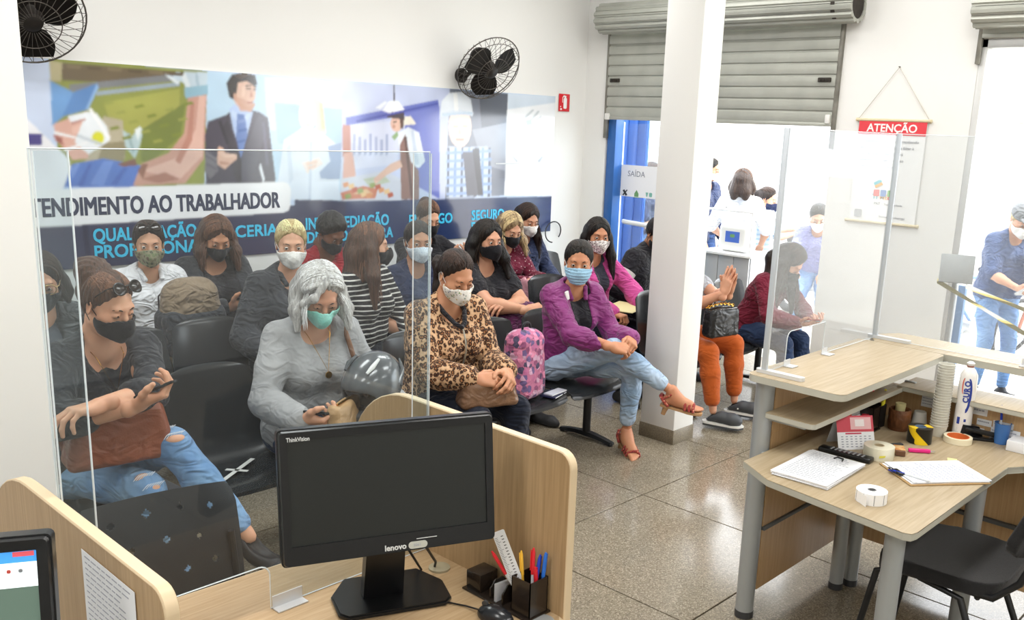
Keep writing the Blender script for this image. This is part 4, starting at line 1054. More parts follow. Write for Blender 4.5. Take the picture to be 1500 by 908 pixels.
EYEW = mat('eye_white', 'ece8e2', .2); IRIS = mat('eye_iris', '3a2416', .12)
_eye = None
def face(J, P):
    global _eye
    E, H, HR, HC, hs = J['E'], J['H'], J['HR'], J['HC'], J['hs']
    if P.get('noface'): return
    if _eye is None:
        bm = B(); bmesh.ops.create_icosphere(bm, subdivisions=3, radius=.0122)
        for fc in bm.faces: fc.material_index = 1 if fc.calc_center_median().y > .0105 else 0
        _eye = bpy.data.meshes.new('eye'); bm.to_mesh(_eye); bm.free(); _eye.materials.append(EYEW); _eye.materials.append(IRIS)
        _eye.polygons.foreach_set('use_smooth', [True] * len(_eye.polygons))
    gz = P.get('gaze', (0, 0))
    for s in (-1, 1):
        o = bpy.data.objects.new('eye', _eye); C.objects.link(o); o.parent = E
        Rm = HR @ rotz(-gz[0]) @ rotx(-gz[1]); o.matrix_local = axes(Rm[:, 0] * hs, Rm[:, 1] * hs, Rm[:, 2] * hs, H((s * .033, .0785, .0)))
    bm = B()
    for s in (-1, 1):
        tube(bm, [Vector(H(p)) for p in ((s * .017, .0905, .0205), (s * .028, .0905, .0255), (s * .040, .084, .0265), (s * .050, .073, .0215))], [.0022 * hs, .0030 * hs, .0026 * hs, .0012 * hs], 6)
    build('eyebrows', bm, P.get('browmat', BROW), E)
    bm = B()
    zl = .0055 if P.get('eyes', 'down') == 'open' else -.0035
    for s in (-1, 1):
        tube(bm, [Vector(H(p)) for p in ((s * .0215, .0865, zl - .003), (s * .0275, .0915, zl), (s * .0345, .0925, zl + .0008), (s * .042, .0885, zl - .001), (s * .047, .083, zl - .003))], .0011 * hs, 5)
    build('eyelashes', bm, BROW, E)
    mk = P.get('mask')
    if mk:
        v, q = mask_mesh(mk[1]); cen = np.array([0, .05, -.06])
        v = cen + (v - cen) * np.array([1.0, 1.0, 1.0]) * mk[2] if len(mk) > 2 else v
        m_ = npmesh('face_mask', HC + (v * hs) @ HR.T, q)
        o = link('face_mask', m_, E, [mk[0]])
        bm = B()
        for s in (-1, 1):
            zt, zb = (-.026, -.088)
            tube(bm, [Vector(H(p)) for p in ((s * .066, .022, zt), (s * .077, .006, -.004), (s * .084, -.014, .022), (s * .0865, -.026, .004), (s * .083, -.018, -.026), (s * .074, -.002, -.052), (s * .060, .022, zb))], .0016 * hs, 5)
        build('ear_loop', bm, P.get('loopmat', mk[0]), o)
    elif not P.get('noface'):
        bm = B()
        tube(bm, [Vector(H(p)) for p in ((-.021, .0905, -.066), (-.008, .0945, -.0635), (.008, .0945, -.0635), (.021, .0905, -.066))], [.002, .0038, .0038, .002], 6)
        tube(bm, [Vector(H(p)) for p in ((-.019, .0905, -.069), (0, .0955, -.0735), (.019, .0905, -.069))], [.002, .0048, .002], 6)
        build('lips', bm, mat('lips', 'b4675e', .4), E)
BROW = mat('brow', '2a1d16', .7)

def hair(J, P):
    hr = P.get('hair')
    if not hr: return
    M, style = hr['mat'], hr['style']; E, H, HR, HC, hs, up = J['E'], J['H'], J['HR'], J['HC'], J['hs'], J['up']
    h = hr.get('h', .0056 if P.get('near') else .0084); vol = hr.get('vol', .014); L = hr.get('len', .3)
    lo = HC - V3(.30, .30, .22 + (L if style in ('long', 'bob', 'half') else .1)); hi = HC + V3(.30, .30, .24)
    if style in ('short', 'curly', 'tied'): lo = HC - V3(.22, .24, .22); hi = HC + V3(.22, .2, .24)
    f = Field(lo, hi, h)
    f.ell(H((0, -.014, .034)), np.array([.0745 + vol, .095 + vol, .088 + vol * hr.get('top', 1.1)]) * hs, HR, k=.0)
    X, Y, Z = f.xyz()
    px, py, pz = X - HC[0], Y - HC[1], Z - HC[2]
    hx = (HR[0, 0] * px + HR[1, 0] * py + HR[2, 0] * pz) / hs; hyy = (HR[0, 1] * px + HR[1, 1] * py + HR[2, 1] * pz) / hs; hz = (HR[0, 2] * px + HR[1, 2] * py + HR[2, 2] * pz) / hs
    line = hr.get('line', .070) + .020; sl = hr.get('slope', 1.25)
    front = (line - .9 * np.abs(hx) * hr.get('temple', .85 if style in ('long', 'bob') else .28) + sl * (hyy - .082)) - hz       # >0 : in front of the hairline
    keep = np.maximum(front * .62, (hr.get('nape', -.085) - hz) * .9)
    if style == 'short' or style == 'curly':
        ear = hr.get('earz', -.03) - hz
        keep = np.maximum(keep, np.minimum(ear, hyy + .045))
    f.F = (f.F + (vol - .0025) * hs * np.clip(1 - np.minimum(-front * .62, (hz + .11) * 4) / .045, 0, 1) ** 1.5).astype(np.float32)
    f.F = np.maximum(f.F, keep).astype(np.float32)
    dn = np.array([0, 0, -1.])
    if style == 'long' or style == 'bob' or style == 'half':
        w = hr.get('w', 1.0)
        fr = hr.get('fr', {1: .0, -1: .0})
        for s in (-1, 1):
            a = H((s * .060, -.015, .055)); b = H((s * (.083 + vol * .4), .0 - .02, -.015)); 
            fo = fr.get(s, 0) if isinstance(fr, dict) else fr
            dirf = J['R1'] @ np.array([s * hr.get('flare', .02), fo, 0])
            c = b + dn * L * .45 + dirf * .6; d = b + dn * L + dirf
            f.chain([a, b, c, d], [.024 * w, .030 * w, .034 * w, .014 * w], k=.03)
            bk = H((s * .035, -.085, .02)); b2 = H((s * .045, -.095, -.06)); d2 = b2 + dn * (L * .9) + J['R1'] @ np.array([s * .015, -.01, 0])
            f.chain([bk, b2, (b2 + d2) / 2, d2], [.05, .05, .05 * w, .026 * w], k=.04)
        if hr.get('fringe'):
            for s, z0 in hr['fringe']: f.chain([H((s * .01, .055, .112)), H((s * .055, .088, .06)), H((s * .082, .062, .0)), H((s * .088, .04, -.06))], [.014, .017, .018, .016], k=.015)
    if style == 'tied':
        bp_ = hr.get('bun', (0, -.115, .03)); br = hr.get('bunr', .042)
        f.ell(H(bp_), np.array([br * 1.1, br, br]) * hs, HR, k=.02)
        if hr.get('tail'): 
            t0 = H(bp_); t = t0 + HR @ np.array([hr.get('tx', 0), -.05, 0]); f.chain([t0, t, t + dn * hr['tail'] * .5 + V3(0, 0, 0), t + dn * hr['tail']], [.026, .030, .030, .012], k=.03)
    if style == 'bunloose':
        pass
    for b in hr.get('extra', []): f.chain([H(p) for p in b[0]], b[1], k=.02)
    amp = hr.get('amp', .0028)
    if style == 'curly': f.F = (f.F + .006 * wob(X, Y, Z, 130)).astype(np.float32)
    else:
        ang = np.arctan2(hx, hyy + .02 + 0 * hz); rad = np.sqrt(hx ** 2 + (hyy + .02) ** 2)
        cap = np.sin(ang * 24 + 1.5 * np.sin(hz * 14 + ang * 2)) * np.clip(rad / .06, 0, 1)
        hang = wob(X * 1.0, Y * 1.0, Z * .09, 150)
        pt = hr.get('part', 0.0)
        if pt is not None: f.F = (f.F + .0045 * np.exp(-((hx - pt) / .0035) ** 2) * ((hyy > -.05) & (hz > .05))).astype(np.float32)
        f.F = (f.F + amp * np.where(hz > -.06, cap * .75 + hang * .12, hang)).astype(np.float32)
    v, q = f.mesh(); ho = link('hair', npmesh('hair', v, q), E, [M])
    # single locks lying on the mass, following the combing direction
    rnd = np.random.RandomState(int(abs(HC[2]) * 9973) % 991); paths = []; rad = np.array([.0745 + vol, .095 + vol, .088 + vol * hr.get('top', 1.1)]); cen = np.array([0, -.014, .034])
    near = P.get('near', False); nl = 150 if near else 80
    def infront(p): return (line - .9 * abs(p[0]) * hr.get('temple', .85 if style in ('long', 'bob') else .28) + sl * (p[1] - .082)) - p[2]
    for k in range(nl if style != 'curly' else 0):
        s = 1 if k % 2 else -1
        if style in ('long', 'bob'):
            a = rnd.uniform(-1, 1); d0 = np.array([.06 * s + rnd.uniform(-.03, .03), a * .9, .9]); d1 = np.array([s, a * .75 - .15, -.45 + rnd.uniform(-.1, .1)])
        else:
            q_ = rnd.uniform(.0, 1.9); d0 = np.array([s * math.sin(q_), math.cos(q_), .75 - .45 * q_ / 1.9 + rnd.uniform(0, .5)]); d1 = np.array([s * .10, -.95, .1 if style == 'tied' else .25]) + rnd.uniform(-.08, .08, 3)
        pts = []
        for fr_ in np.linspace(0, 1, 8):
            d = d0 * (1 - fr_) + d1 * fr_; 
            if style in ('long', 'bob'): d = d + np.array([s * .35 * math.sin(PI * fr_), 0, .25 * math.sin(PI * fr_)])
            else: d = d + np.array([s * .25 * math.sin(PI * fr_), 0, .45 * math.sin(PI * fr_)])
            p = cen + d / np.linalg.norm(d) * rad * rnd.uniform(1.0, 1.012)
            ff = infront(p)
            if ff < .004: pts.append(H(p - (p - cen) * min(1, max(0, 1 + ff / .045)) * (vol - .003) / .09))
        if len(pts) < 3: continue
        if style in ('long', 'bob'):
            e = pts[-1]; Lk = L * rnd.uniform(.55, 1.0); o_ = J['R1'] @ np.array([s * rnd.uniform(0, .03), (hr.get('fr', {}).get(s, 0) if a > -.3 else 0) + rnd.uniform(-.01, .02), 0])
            wv = rnd.uniform(-.008, .008)
            for g_ in (.3, .6, .85, 1.0): pts.append(e + np.array([s * .014, 0, -Lk * g_]) + o_ * g_ + np.array([wv * math.sin(g_ * 7), wv * math.cos(g_ * 6), 0]))
        paths.append(pts)
    nm, c1, c2 = HAIRC[M.name]; lt = ''.join('%02x' % min(255, int(int(c1[i:i + 2], 16) * 1.30 + (20, 15, 12)[i // 2])) for i in (0, 2, 4))  # lock colour lightened to paint in the hair's soft highlights
    ML = MATS.get('hair_' + nm + '_locks') or hairmat(nm + '_locks', lt, c1)
    VV, QQ = [], []; n0 = 0; r0 = .0030 if near else .0036
    for pts in paths:
        A = np.array(pts); T = np.gradient(A, axis=0); T /= np.linalg.norm(T, axis=1)[:, None] + 1e-9
        U = np.cross(T, A - HC + 1e-4); U /= np.linalg.norm(U, axis=1)[:, None] + 1e-9; W_ = np.cross(T, U)
        n = len(A); rr = r0 * np.sin(np.linspace(.35, PI - .12, n))[:, None]
        ring = np.stack([A + U * rr * 1.5, A + W_ * rr * .7, A - U * rr * 1.5, A - W_ * rr * .7], 1).reshape(-1, 3); VV.append(ring)
        i = np.arange(n - 1)[:, None] * 4 + np.arange(4)[None]; j = np.arange(n - 1)[:, None] * 4 + (np.arange(4)[None] + 1) % 4
        QQ.append(np.stack([i, j, j + 4, i + 4], -1).reshape(-1, 4) + n0); n0 += len(ring)
    if VV: tag(link('hair_locks', npmesh('hair_locks', np.concatenate(VV), np.concatenate(QQ)), ho, [ML]), kind='stuff')

def sunglasses(J, off, pitch, M, L, parent):
    """frame in the head's coordinates at offset off, tipped by pitch"""
    H, HR, hs = J['H'], J['HR'], J['hs']; R = HR @ rotx(pitch)
    T = lambda p: Vector(H(off) + R @ (np.array(p) * hs))
    o = None; bm = B()
    for s in (-1, 1):
        ring = [T((s * (.036 + .027 * math.cos(q)), .004 * math.cos(q) ** 2 * -1, .024 * math.sin(q) * (1 + .12 * math.cos(q)))) for q in np.linspace(0, 2 * PI, 22)[:-1]]
        tube(bm, ring, .0026, 6, True)
        tube(bm, [T((s * .062, -.002, .01)), T((s * .074, -.02, .012)), T((s * .080, -.085, .006)), T((s * .078, -.12, -.012))], .0024, 6)
    tube(bm, [T((-.011, .001, .006)), T((0, .004, .009)), T((.011, .001, .006))], .0024, 6)
    o = build('glasses_frame', bm, M, parent)
    if L:
        bm = B()
        for s in (-1, 1):
            c = bm.verts.new(T((s * .036, .004, 0))); rg = [bm.verts.new(T((s * (.036 + .0265 * math.cos(q)), -.002, .0235 * math.sin(q) * (1 + .12 * math.cos(q))))) for q in np.linspace(0, 2 * PI, 22)[:-1]]
            for i in range(len(rg)): bm.faces.new((c, rg[i], rg[(i + 1) % len(rg)]))
        bmesh.ops.solidify(bm, geom=bm.faces[:], thickness=.0012)
        build('lens', bm, L, o, 60)
    return o
# ------------------------------------------------------------------ cloth patterns
def pat(name, base='888888', rough=.8):
    M = mat(name, base, rough, sheen=.1, spec=.25); nt = M.node_tree; tc = nd(nt, 'ShaderNodeTexCoord'); return M, nt, tc.outputs['Object'], bsdf(M).inputs['Base Color']
def ramp(nt, src, stops, dst=None, interp='LINEAR'):
    r = nd(nt, 'ShaderNodeValToRGB'); e = r.color_ramp; e.interpolation = interp
    while len(e.elements) < len(stops): e.elements.new(.5)
    for i, (p, c) in enumerate(stops): e.elements[i].position = p; e.elements[i].color = (*lin(c), 1)
    nt.links.new(src, r.inputs[0])
    if dst: nt.links.new(r.outputs[0], dst)
    return r
def spots(name, scale, stops, rnd=1.0, dist=.03, nscale=30, rough=.75, stretch=(1, 1, 1)):
    M, nt, o, d = pat(name, rough=rough)
    n = nd(nt, 'ShaderNodeTexNoise'); n.inputs['Scale'].default_value = nscale; nt.links.new(o, n.inputs['Vector'])
    ma = nd(nt, 'ShaderNodeVectorMath', operation='SCALE'); ma.inputs['Scale'].default_value = dist; nt.links.new(n.outputs['Color'], ma.inputs[0])
    ad = nd(nt, 'ShaderNodeVectorMath', operation='ADD'); nt.links.new(o, ad.inputs[0]); nt.links.new(ma.outputs[0], ad.inputs[1])
    mp = nd(nt, 'ShaderNodeMapping'); mp.inputs['Scale'].default_value = stretch; nt.links.new(ad.outputs[0], mp.inputs[0])
    v = nd(nt, 'ShaderNodeTexVoronoi'); v.inputs['Scale'].default_value = scale; v.inputs['Randomness'].default_value = rnd; nt.links.new(mp.outputs[0], v.inputs['Vector'])
    ramp(nt, v.outputs['Distance'], stops, d); return creases(M, .5)
LEOPARD = spots('leopard_cloth', 54, [(0, 'a87a50'), (.22, '8a5a36'), (.33, '35211a'), (.50, '3d281c'), (.60, 'c49c76'), (1, 'd2b08c')], dist=.018, stretch=(1, 1, .8))
LEOMASK = spots('spotted_mask', 120, [(0, '3c3434'), (.3, '5a5050'), (.5, 'd9d2ce'), (1, 'ece7e4')], dist=.004, nscale=160)
def flowers(name, scale, cols, bgc, th=.38):
    M, nt, o, d = pat(name); v = nd(nt, 'ShaderNodeTexVoronoi'); v.inputs['Scale'].default_value = scale; nt.links.new(o, v.inputs['Vector'])
    sc = nd(nt, 'ShaderNodeSeparateColor'); nt.links.new(v.outputs['Color'], sc.inputs[0])
    r = ramp(nt, sc.outputs[0], [(i / len(cols), c) for i, c in enumerate(cols)], None, 'CONSTANT')
    n = nd(nt, 'ShaderNodeTexNoise'); n.inputs['Scale'].default_value = scale * 2.5; nt.links.new(o, n.inputs['Vector'])
    ad = nd(nt, 'ShaderNodeMath', operation='MULTIPLY_ADD'); ad.inputs[1].default_value = .5; nt.links.new(n.outputs[0], ad.inputs[0]); nt.links.new(v.outputs['Distance'], ad.inputs[2])
    lt = nd(nt, 'ShaderNodeMath', operation='LESS_THAN'); lt.inputs[1].default_value = th + .25; nt.links.new(ad.outputs[0], lt.inputs[0])
    mx = nd(nt, 'ShaderNodeMix', data_type='RGBA'); mx.inputs['A'].default_value = (*lin(bgc), 1); nt.links.new(lt.outputs[0], mx.inputs['Factor']); nt.links.new(r.outputs[0], mx.inputs['B']); nt.links.new(mx.outputs['Result'], d)
    return M
FLORAL = flowers('floral_mask', 70, ['7f9a6e', '8d8f9c', 'a8a39a', 'c7b27c', '9aa7a0'], 'e6e3dc', .34)
TIEDYE = flowers('blue_flower_mask', 110, ['a9bcd6', 'c5d2e2', 'b7c4d4'], 'dfe6ee')
PACK = flowers('pink_print', 30, ['6d5a86', 'b76a92', 'd98aa8', '4e4660', 'c9a0b8', '8a4f72'], 'b9708f', .62)
CAMO = flowers('camo_mask', 55, ['4c5240', '7a765c', '5f5344', '6e7a58'], '8b8870', .5)
def stripes(name, c1, c2, per, th, base='888888', ax=2, tilt=0):
    M, nt, o, d = pat(name); s = nd(nt, 'ShaderNodeSeparateXYZ'); nt.links.new(o, s.inputs[0])
    ma = nd(nt, 'ShaderNodeMath', operation='MULTIPLY'); ma.inputs[1].default_value = 2 * PI / per; nt.links.new(s.outputs[ax], ma.inputs[0])
    n = nd(nt, 'ShaderNodeTexNoise'); n.inputs['Scale'].default_value = 9; nt.links.new(o, n.inputs['Vector'])
    a2 = nd(nt, 'ShaderNodeMath', operation='MULTIPLY_ADD'); a2.inputs[1].default_value = 2.2; nt.links.new(n.outputs[0], a2.inputs[0]); nt.links.new(ma.outputs[0], a2.inputs[2])
    si = nd(nt, 'ShaderNodeMath', operation='SINE'); nt.links.new(a2.outputs[0], si.inputs[0])
    ramp(nt, si.outputs[0], [(0, c1), (th, c1), (th + .06, c2), (1, c2)], d); return creases(M, .5)
STRIPE = stripes('striped_knit', '1d1c20', 'd8d6d0', .030, .62)
def quilt(name, c):
    M = mat(name, c, .5, var=.2, vscale=7, sheen=.2, spec=.4); nt = M.node_tree; tc = nd(nt, 'ShaderNodeTexCoord'); s = nd(nt, 'ShaderNodeSeparateXYZ'); nt.links.new(tc.outputs['Object'], s.inputs[0])
    ab = nd(nt, 'ShaderNodeMath', operation='PINGPONG'); ab.inputs[1].default_value = .16; nt.links.new(s.outputs[0], ab.inputs[0])
    ad = nd(nt, 'ShaderNodeMath', operation='MULTIPLY_ADD'); ad.inputs[1].default_value = .6; nt.links.new(ab.outputs[0], ad.inputs[0]); nt.links.new(s.outputs[2], ad.inputs[2])
    pp = nd(nt, 'ShaderNodeMath', operation='PINGPONG'); pp.inputs[1].default_value = .033; nt.links.new(ad.outputs[0], pp.inputs[0])
    pw = nd(nt, 'ShaderNodeMath', operation='POWER'); pw.inputs[1].default_value = .35; nt.links.new(pp.outputs[0], pw.inputs[0])
    n = nd(nt, 'ShaderNodeTexNoise'); n.inputs['Scale'].default_value = 26; nt.links.new(tc.outputs['Object'], n.inputs['Vector'])
    a3 = nd(nt, 'ShaderNodeMath', operation='MULTIPLY_ADD'); a3.inputs[1].default_value = .35; nt.links.new(n.outputs[0], a3.inputs[0]); nt.links.new(pw.outputs[0], a3.inputs[2])
    bp = nd(nt, 'ShaderNodeBump'); bp.inputs['Strength'].default_value = .55; bp.inputs['Distance'].default_value = .02; nt.links.new(a3.outputs[0], bp.inputs['Height']); nt.links.new(bp.outputs[0], bsdf(M).inputs['Normal'])
    return M
PURPLE = creases(quilt('quilted_purple', '862d74'), .6, 10)
def denim(name, c, c2): return creases(mat('denim_' + name, c, .85, col2=c2, cscale=5, bump=.1, bscale=200, spec=.2, sheen=.1), .7, 9)
D_LIGHT = denim('pale', 'b3c6da', '86a2c0'); D_RIP = denim('washed', '8fb0d0', '6488b2'); D_BLUE = denim('blue', '5677a3', '3a5680'); D_DARK = denim('dark', '2c3d5c', '1d2a44'); D_NAVY = denim('navy', '1f2534', '161a26')
BLACKC = cloth('black', '25252a'); BLACK2 = cloth('soft_black', '2b2c31', bump=.15, bs=140); GREYC = cloth('grey_knit', 'a5a5a6', .9, crease=.35, bump=.12, bs=200); WHITEC = cloth('white_shirt', 'e4e5e9', .7, var=.05)
CHAR = cloth('charcoal', '3b3d42'); NAVYC = cloth('navy', '303a58'); REDC = cloth('red', 'a8202e'); BURG = cloth('burgundy', '6e1c31'); BURG2 = cloth('wine', '6b2238'); PINKC = cloth('pink_jacket', 'c84f94'); ORNG = cloth('orange_cotton', 'b4561f', .85, var=.1, crease=.25); TAN = cloth('khaki', 'b09c7c'); MAROON = cloth('plum', '5a1f4b', .6)
LEATHER = creases(mat('black_leather', '26282b', .35, bump=.2, bscale=120), .6)
M_BLACK = cloth('mask_black', '1d1d21', .75, crease=.15); M_WHITE = cloth('mask_white', 'e6e4e0', .7, var=.06, crease=.15); M_TEAL = cloth('mask_teal', '7fcfc0', .7, crease=.15, col2='a7dfd4'); M_SURG = cloth('mask_surgical', '9cc4de', .75, var=.05, crease=.1); M_NAVY = cloth('mask_navy', '2b3352')
LOOP = mat('ear_elastic', 'e2e2e2', .7)
H_BROWN = hairmat('brown', '3d2a1e', '241812'); H_BLACK = hairmat('black', '17130f', '0c0a09'); H_SILVER = hairmat('silver', 'cfcdca', '93918f', (55, 55, 5)); H_CHEST = hairmat('chestnut', '5d4030', '38261c'); H_BLONDE = hairmat('blonde_streak', 'c0a77e', '5c4632', (48, 48, 5)); H_SHORTB = hairmat('short_blond', 'd6c08c', '9a8350', (20, 20, 20)); H_CURL = hairmat('curly_dark', '231d1a', '141110', (20, 20, 20)); H_DKBR = hairmat('dark_brown', '2b1e18', '17100c')

# ------------------------------------------------------------------ beam seating
SHELL = mat('black_polypropylene', '2b2d2f', .26, spec=.55)
STEELB = mat('black_steel', '1d1e20', .35)
TAPE = mat('white_tape', 'e6e6e2', .6)
PROF = [(.222, .375), (.226, .395), (.215, .415), (.185, .428), (.10, .424), (.0, .416), (-.08, .416), (-.135, .428), (-.172, .458), (-.193, .51), (-.207, .58), (-.222, .66), (-.240, .74), (-.256, .80), (-.266, .825), (-.282, .832)]
def shell_mesh():
    n = 14; bm = B(); rows = []
    for i, (y, z) in enumerate(PROF):
        t = i / (len(PROF) - 1)
        w = .235 if t < .55 else .235 - .050 * ((t - .55) / .45) ** 1.3
        if i == 0: w -= .022
        if i == len(PROF) - 1: w -= .03
        if i == len(PROF) - 2: w -= .012
        row = []
        for j in range(n + 1):
            u = j / n * 2 - 1; x = w * u; e = abs(u) ** 3
            dish = .012 * (1 - u * u)
            if t < .5: p = (x, y, z + .012 * e - dish * (1 if .1 < t else 0))
            else: p = (x, y + .022 * e - .012 * (1 - u * u), z - (.012 * e if i >= len(PROF) - 2 else 0))
            row.append(bm.verts.new(p))
        rows.append(row)
    for i in range(len(rows) - 1):
        for j in range(n): bm.faces.new((rows[i][j], rows[i][j + 1], rows[i + 1][j + 1], rows[i + 1][j]))
    bmesh.ops.recalc_face_normals(bm, faces=bm.faces[:])
    bmesh.ops.solidify(bm, geom=bm.faces[:], thickness=.009)
    me = bpy.data.meshes.new('seat_shell'); bm.to_mesh(me); bm.free(); me.materials.append(SHELL)
    me.polygons.foreach_set('use_smooth', [True] * len(me.polygons)); me.set_sharp_from_angle(angle=math.radians(50)); return me
SHELL_ME = shell_mesh()
def bench(xs, Y, label, legs=None, taped=()):
    c = (xs[0] + xs[-1]) / 2; t = empty('beam_seating', (c, Y, 0), PI, label, 'seating', 'black waiting-room beam seats')
    L = xs[-1] - xs[0]
    for x in xs:
        o = bpy.data.objects.new('seat_shell', SHELL_ME); C.objects.link(o); o.parent = t; o.location = (c - x, 0, 0)
        bm = B(); box(bm, (c - x, -.02, .388), (.20, .24, .03), bev=.004); 
        for s in (-1, 1): cyl(bm, (c - x + s * .07, .10, .405), (c - x + s * .07, .10, .365), .016, n=12)
        build('seat_bracket', bm, STEELB, t)
        if x in taped:
            bm = B()
            for a, w in ((34, .30), (-52, .10)):
                T = Matrix.Translation((.03, .05, .4245)) @ Matrix.Rotation(math.radians(a), 4, 'Z')
                prism(bm, [(-w / 2, -.010), (w / 2, -.010), (w / 2, .010), (-w / 2, .010)], 0, .0015, T)
            build('tape_cross', bm, TAPE, o, 0)
    bm = B(); box(bm, (0, -.02, .352), (L + .40, .075, .045), bev=.006); build('beam', bm, STEELB, t)
    for x in (legs or (xs[0], xs[-1] + .19)):
        lx = c - x
        bm = B(); cyl(bm, (lx, -.02, .03), (lx, -.02, .34), .026, n=16); lg = build('leg', bm, STEELB, t)
        bm = B(); n = 9; rows = []
        for i in range(n):
            y = -.235 + .43 * i / (n - 1); a = abs(i / (n - 1) * 2 - 1); z = .052 - .026 * a ** 1.6; w = .032 - .008 * a; hh = .026 - .010 * a
            rows.append([bm.verts.new(p) for p in ((lx - w, y, z - hh), (lx + w, y, z - hh), (lx + w * .7, y, z), (lx - w * .7, y, z))])
        for i in range(n - 1):
            for k in range(4): bm.faces.new((rows[i][k], rows[i][(k + 1) % 4], rows[i + 1][(k + 1) % 4], rows[i + 1][k]))
        bm.faces.new(rows[0]); bm.faces.new(rows[-1])
        for y in (-.225, .18): cyl(bm, (lx, y, .0), (lx, y, .024), .017, n=12)
        build('foot', bm, STEELB, lg)
    return t
R1Y, R2Y, R3Y = 3.62, 4.55, 5.50
bench((1.40, 1.94, 2.42), R1Y, 'front row beam seating behind the acrylic screen, holding one empty taped seat', taped=(1.94,))
bench((3.12, 3.66, 4.17), R1Y, 'front row beam seating with the pink backpack on its middle seat', legs=(3.0, 4.37))
bench((5.30, 5.80, 6.28), R1Y, 'front row beam seating right of the white column')
bench((1.46, 1.96, 2.42, 2.88), R2Y, 'second row beam seating with two empty seats behind the front empty seat')
bench((3.31, 3.78, 4.25), R2Y, 'second row beam seating under the striped top and the black T-shirt')
bench((5.18, 5.63, 6.08), R2Y, 'second row beam seating under the pink jacket beside the street door')
bench((1.92, 2.40, 2.86), R3Y, 'back row beam seating under the white shirt, beneath the mural lettering')
bench((3.66, 4.11, 4.56), R3Y, 'back row beam seating under the red shirt')
bench((5.22, 5.68, 6.14), R3Y, 'back row beam seating in the corner by the fire extinguisher sign')

# ------------------------------------------------------------------ people
GP = 'people waiting on the beam seats'
PEOPLE = {}
def seated(key, pos, label, **P):
    J = person(pos, P.pop('heading', 180), label, P, GP); PEOPLE[key] = J; return J
def world(J, p): return J['E'].matrix_basis @ Vector(p)
def hand_point(J, s, v):
    o, Rm = J['HF'][s]; v = np.array(v, float)
    if s < 0: v = v * np.array([-1, 1, 1])
    return o + Rm @ v

S = 1
# front row, left: black sweater, phone, handbag, ripped jeans, legs crossed
seated('leftw', (1.4, 3.72), 'person in black fringed V-neck sweater and ripped jeans reading a phone',
    near=True, scale=1.1, girth=1.06, lean=13, twist=-6, head=(-14, 17, 0), skin='d8a586', eyes='down', bust=1.05,
    armR=dict(to=(.04, .47, .905), hint=(.9, .3, -.6), pose='phone', dir=(-.8, .4, .35), palm=(.35, -.45, .8)),
    armL=dict(to=(.15, .44, .925), hint=(-.6, .5, -.6), pose='relax', dir=(.97, .05, -.05), palm=(0, .1, -1)),
    legR=dict(to=(-.14, .42, .10)), legL=dict(to=(-.31, .60, .33), hint=(.3, .3, 1), toe=(-.3, 1, -.35)),
    pants=(D_RIP, .92), tops=[dict(mat=BLACK2, sleeve=.54, v=.15, vw=.076, vb=.035, loose=.012, inf=.010)], shoes=(mat('black_flat', '1c1b1d', .5), 'flat'),
    mask=(M_BLACK, 'cloth'), hair=dict(mat=H_CHEST, style='tied', vol=.010, bun=(.0, -.10, .085), bunr=.062, tail=.20, line=.086))
# front row: silver hair, grey sweater, helmet on lap
seated('grey', (2.3, 3.56), 'person with silver hair, teal mask and grey sweater holding a phone, helmet on lap',
    near=True, scale=1.06, girth=1.06, sw=.148, lean=10, twist=8, head=(10, 32, 0), skin='d2a184', bust=1.1, armr=1.0,
    armR=dict(to=(.30, .36, .73), hint=(.5, -.6, -.8), pose='phone', dir=(-.75, .6, -.1), palm=(-.4, -.2, .8)),
    armL=dict(to=(-.24, .30, .70), hint=(-.5, -.5, -.7), pose='grip', dir=(.5, .8, -.1)),
    pants=(D_DARK,), tops=[dict(mat=GREYC, sleeve=.97, v=.02, vw=.072, vb=.05, loose=.014, inf=.012, high=0)], shoes=(mat('dark_shoe', '2a2a2c', .6), 'shoe'),
    mask=(M_TEAL, 'cloth'), hair=dict(mat=H_SILVER, style='bob', len=.15, vol=.022, w=1.0, fr={1: .03, -1: .05}, fringe=((1, 0),), part=-.018, line=.090, temple=.5, amp=.0035))
# front row: leopard jacket
seated('leopard', (3.11, 3.56), 'person in leopard print jacket with black cuffs and floral mask, hands on brown bag',
    near=True, scale=1.05, girth=1.12, sw=.155, lean=8, twist=6, head=(2, 24, 2), skin='c79473', bust=1.15, armr=1.1, belly=1.05,
    armR=dict(to=(.13, .36, .735), hint=(.45, -.5, -.8), pose='pinch', dir=(-.8, .6, -.05), palm=(-.5, -.3, -.7)),
    armL=dict(to=(-.06, .39, .745), hint=(-.45, -.5, -.8), pose='pinch', dir=(.55, .75, -.2), palm=(.4, -.5, -.6)),
    pants=(D_NAVY,), legr=1.15, tops=[dict(mat=LEOPARD, sleeve=.93, v=.06, vw=.07, vb=.03, loose=.016, inf=.012)], shoes=(MATS['dark_shoe'], 'shoe'),
    mask=(FLORAL, 'cloth'), loopmat=LOOP, hair=dict(mat=H_DKBR, style='tied', vol=.010, bun=(0, -.11, -.03), bunr=.045, tail=.28, line=.088))
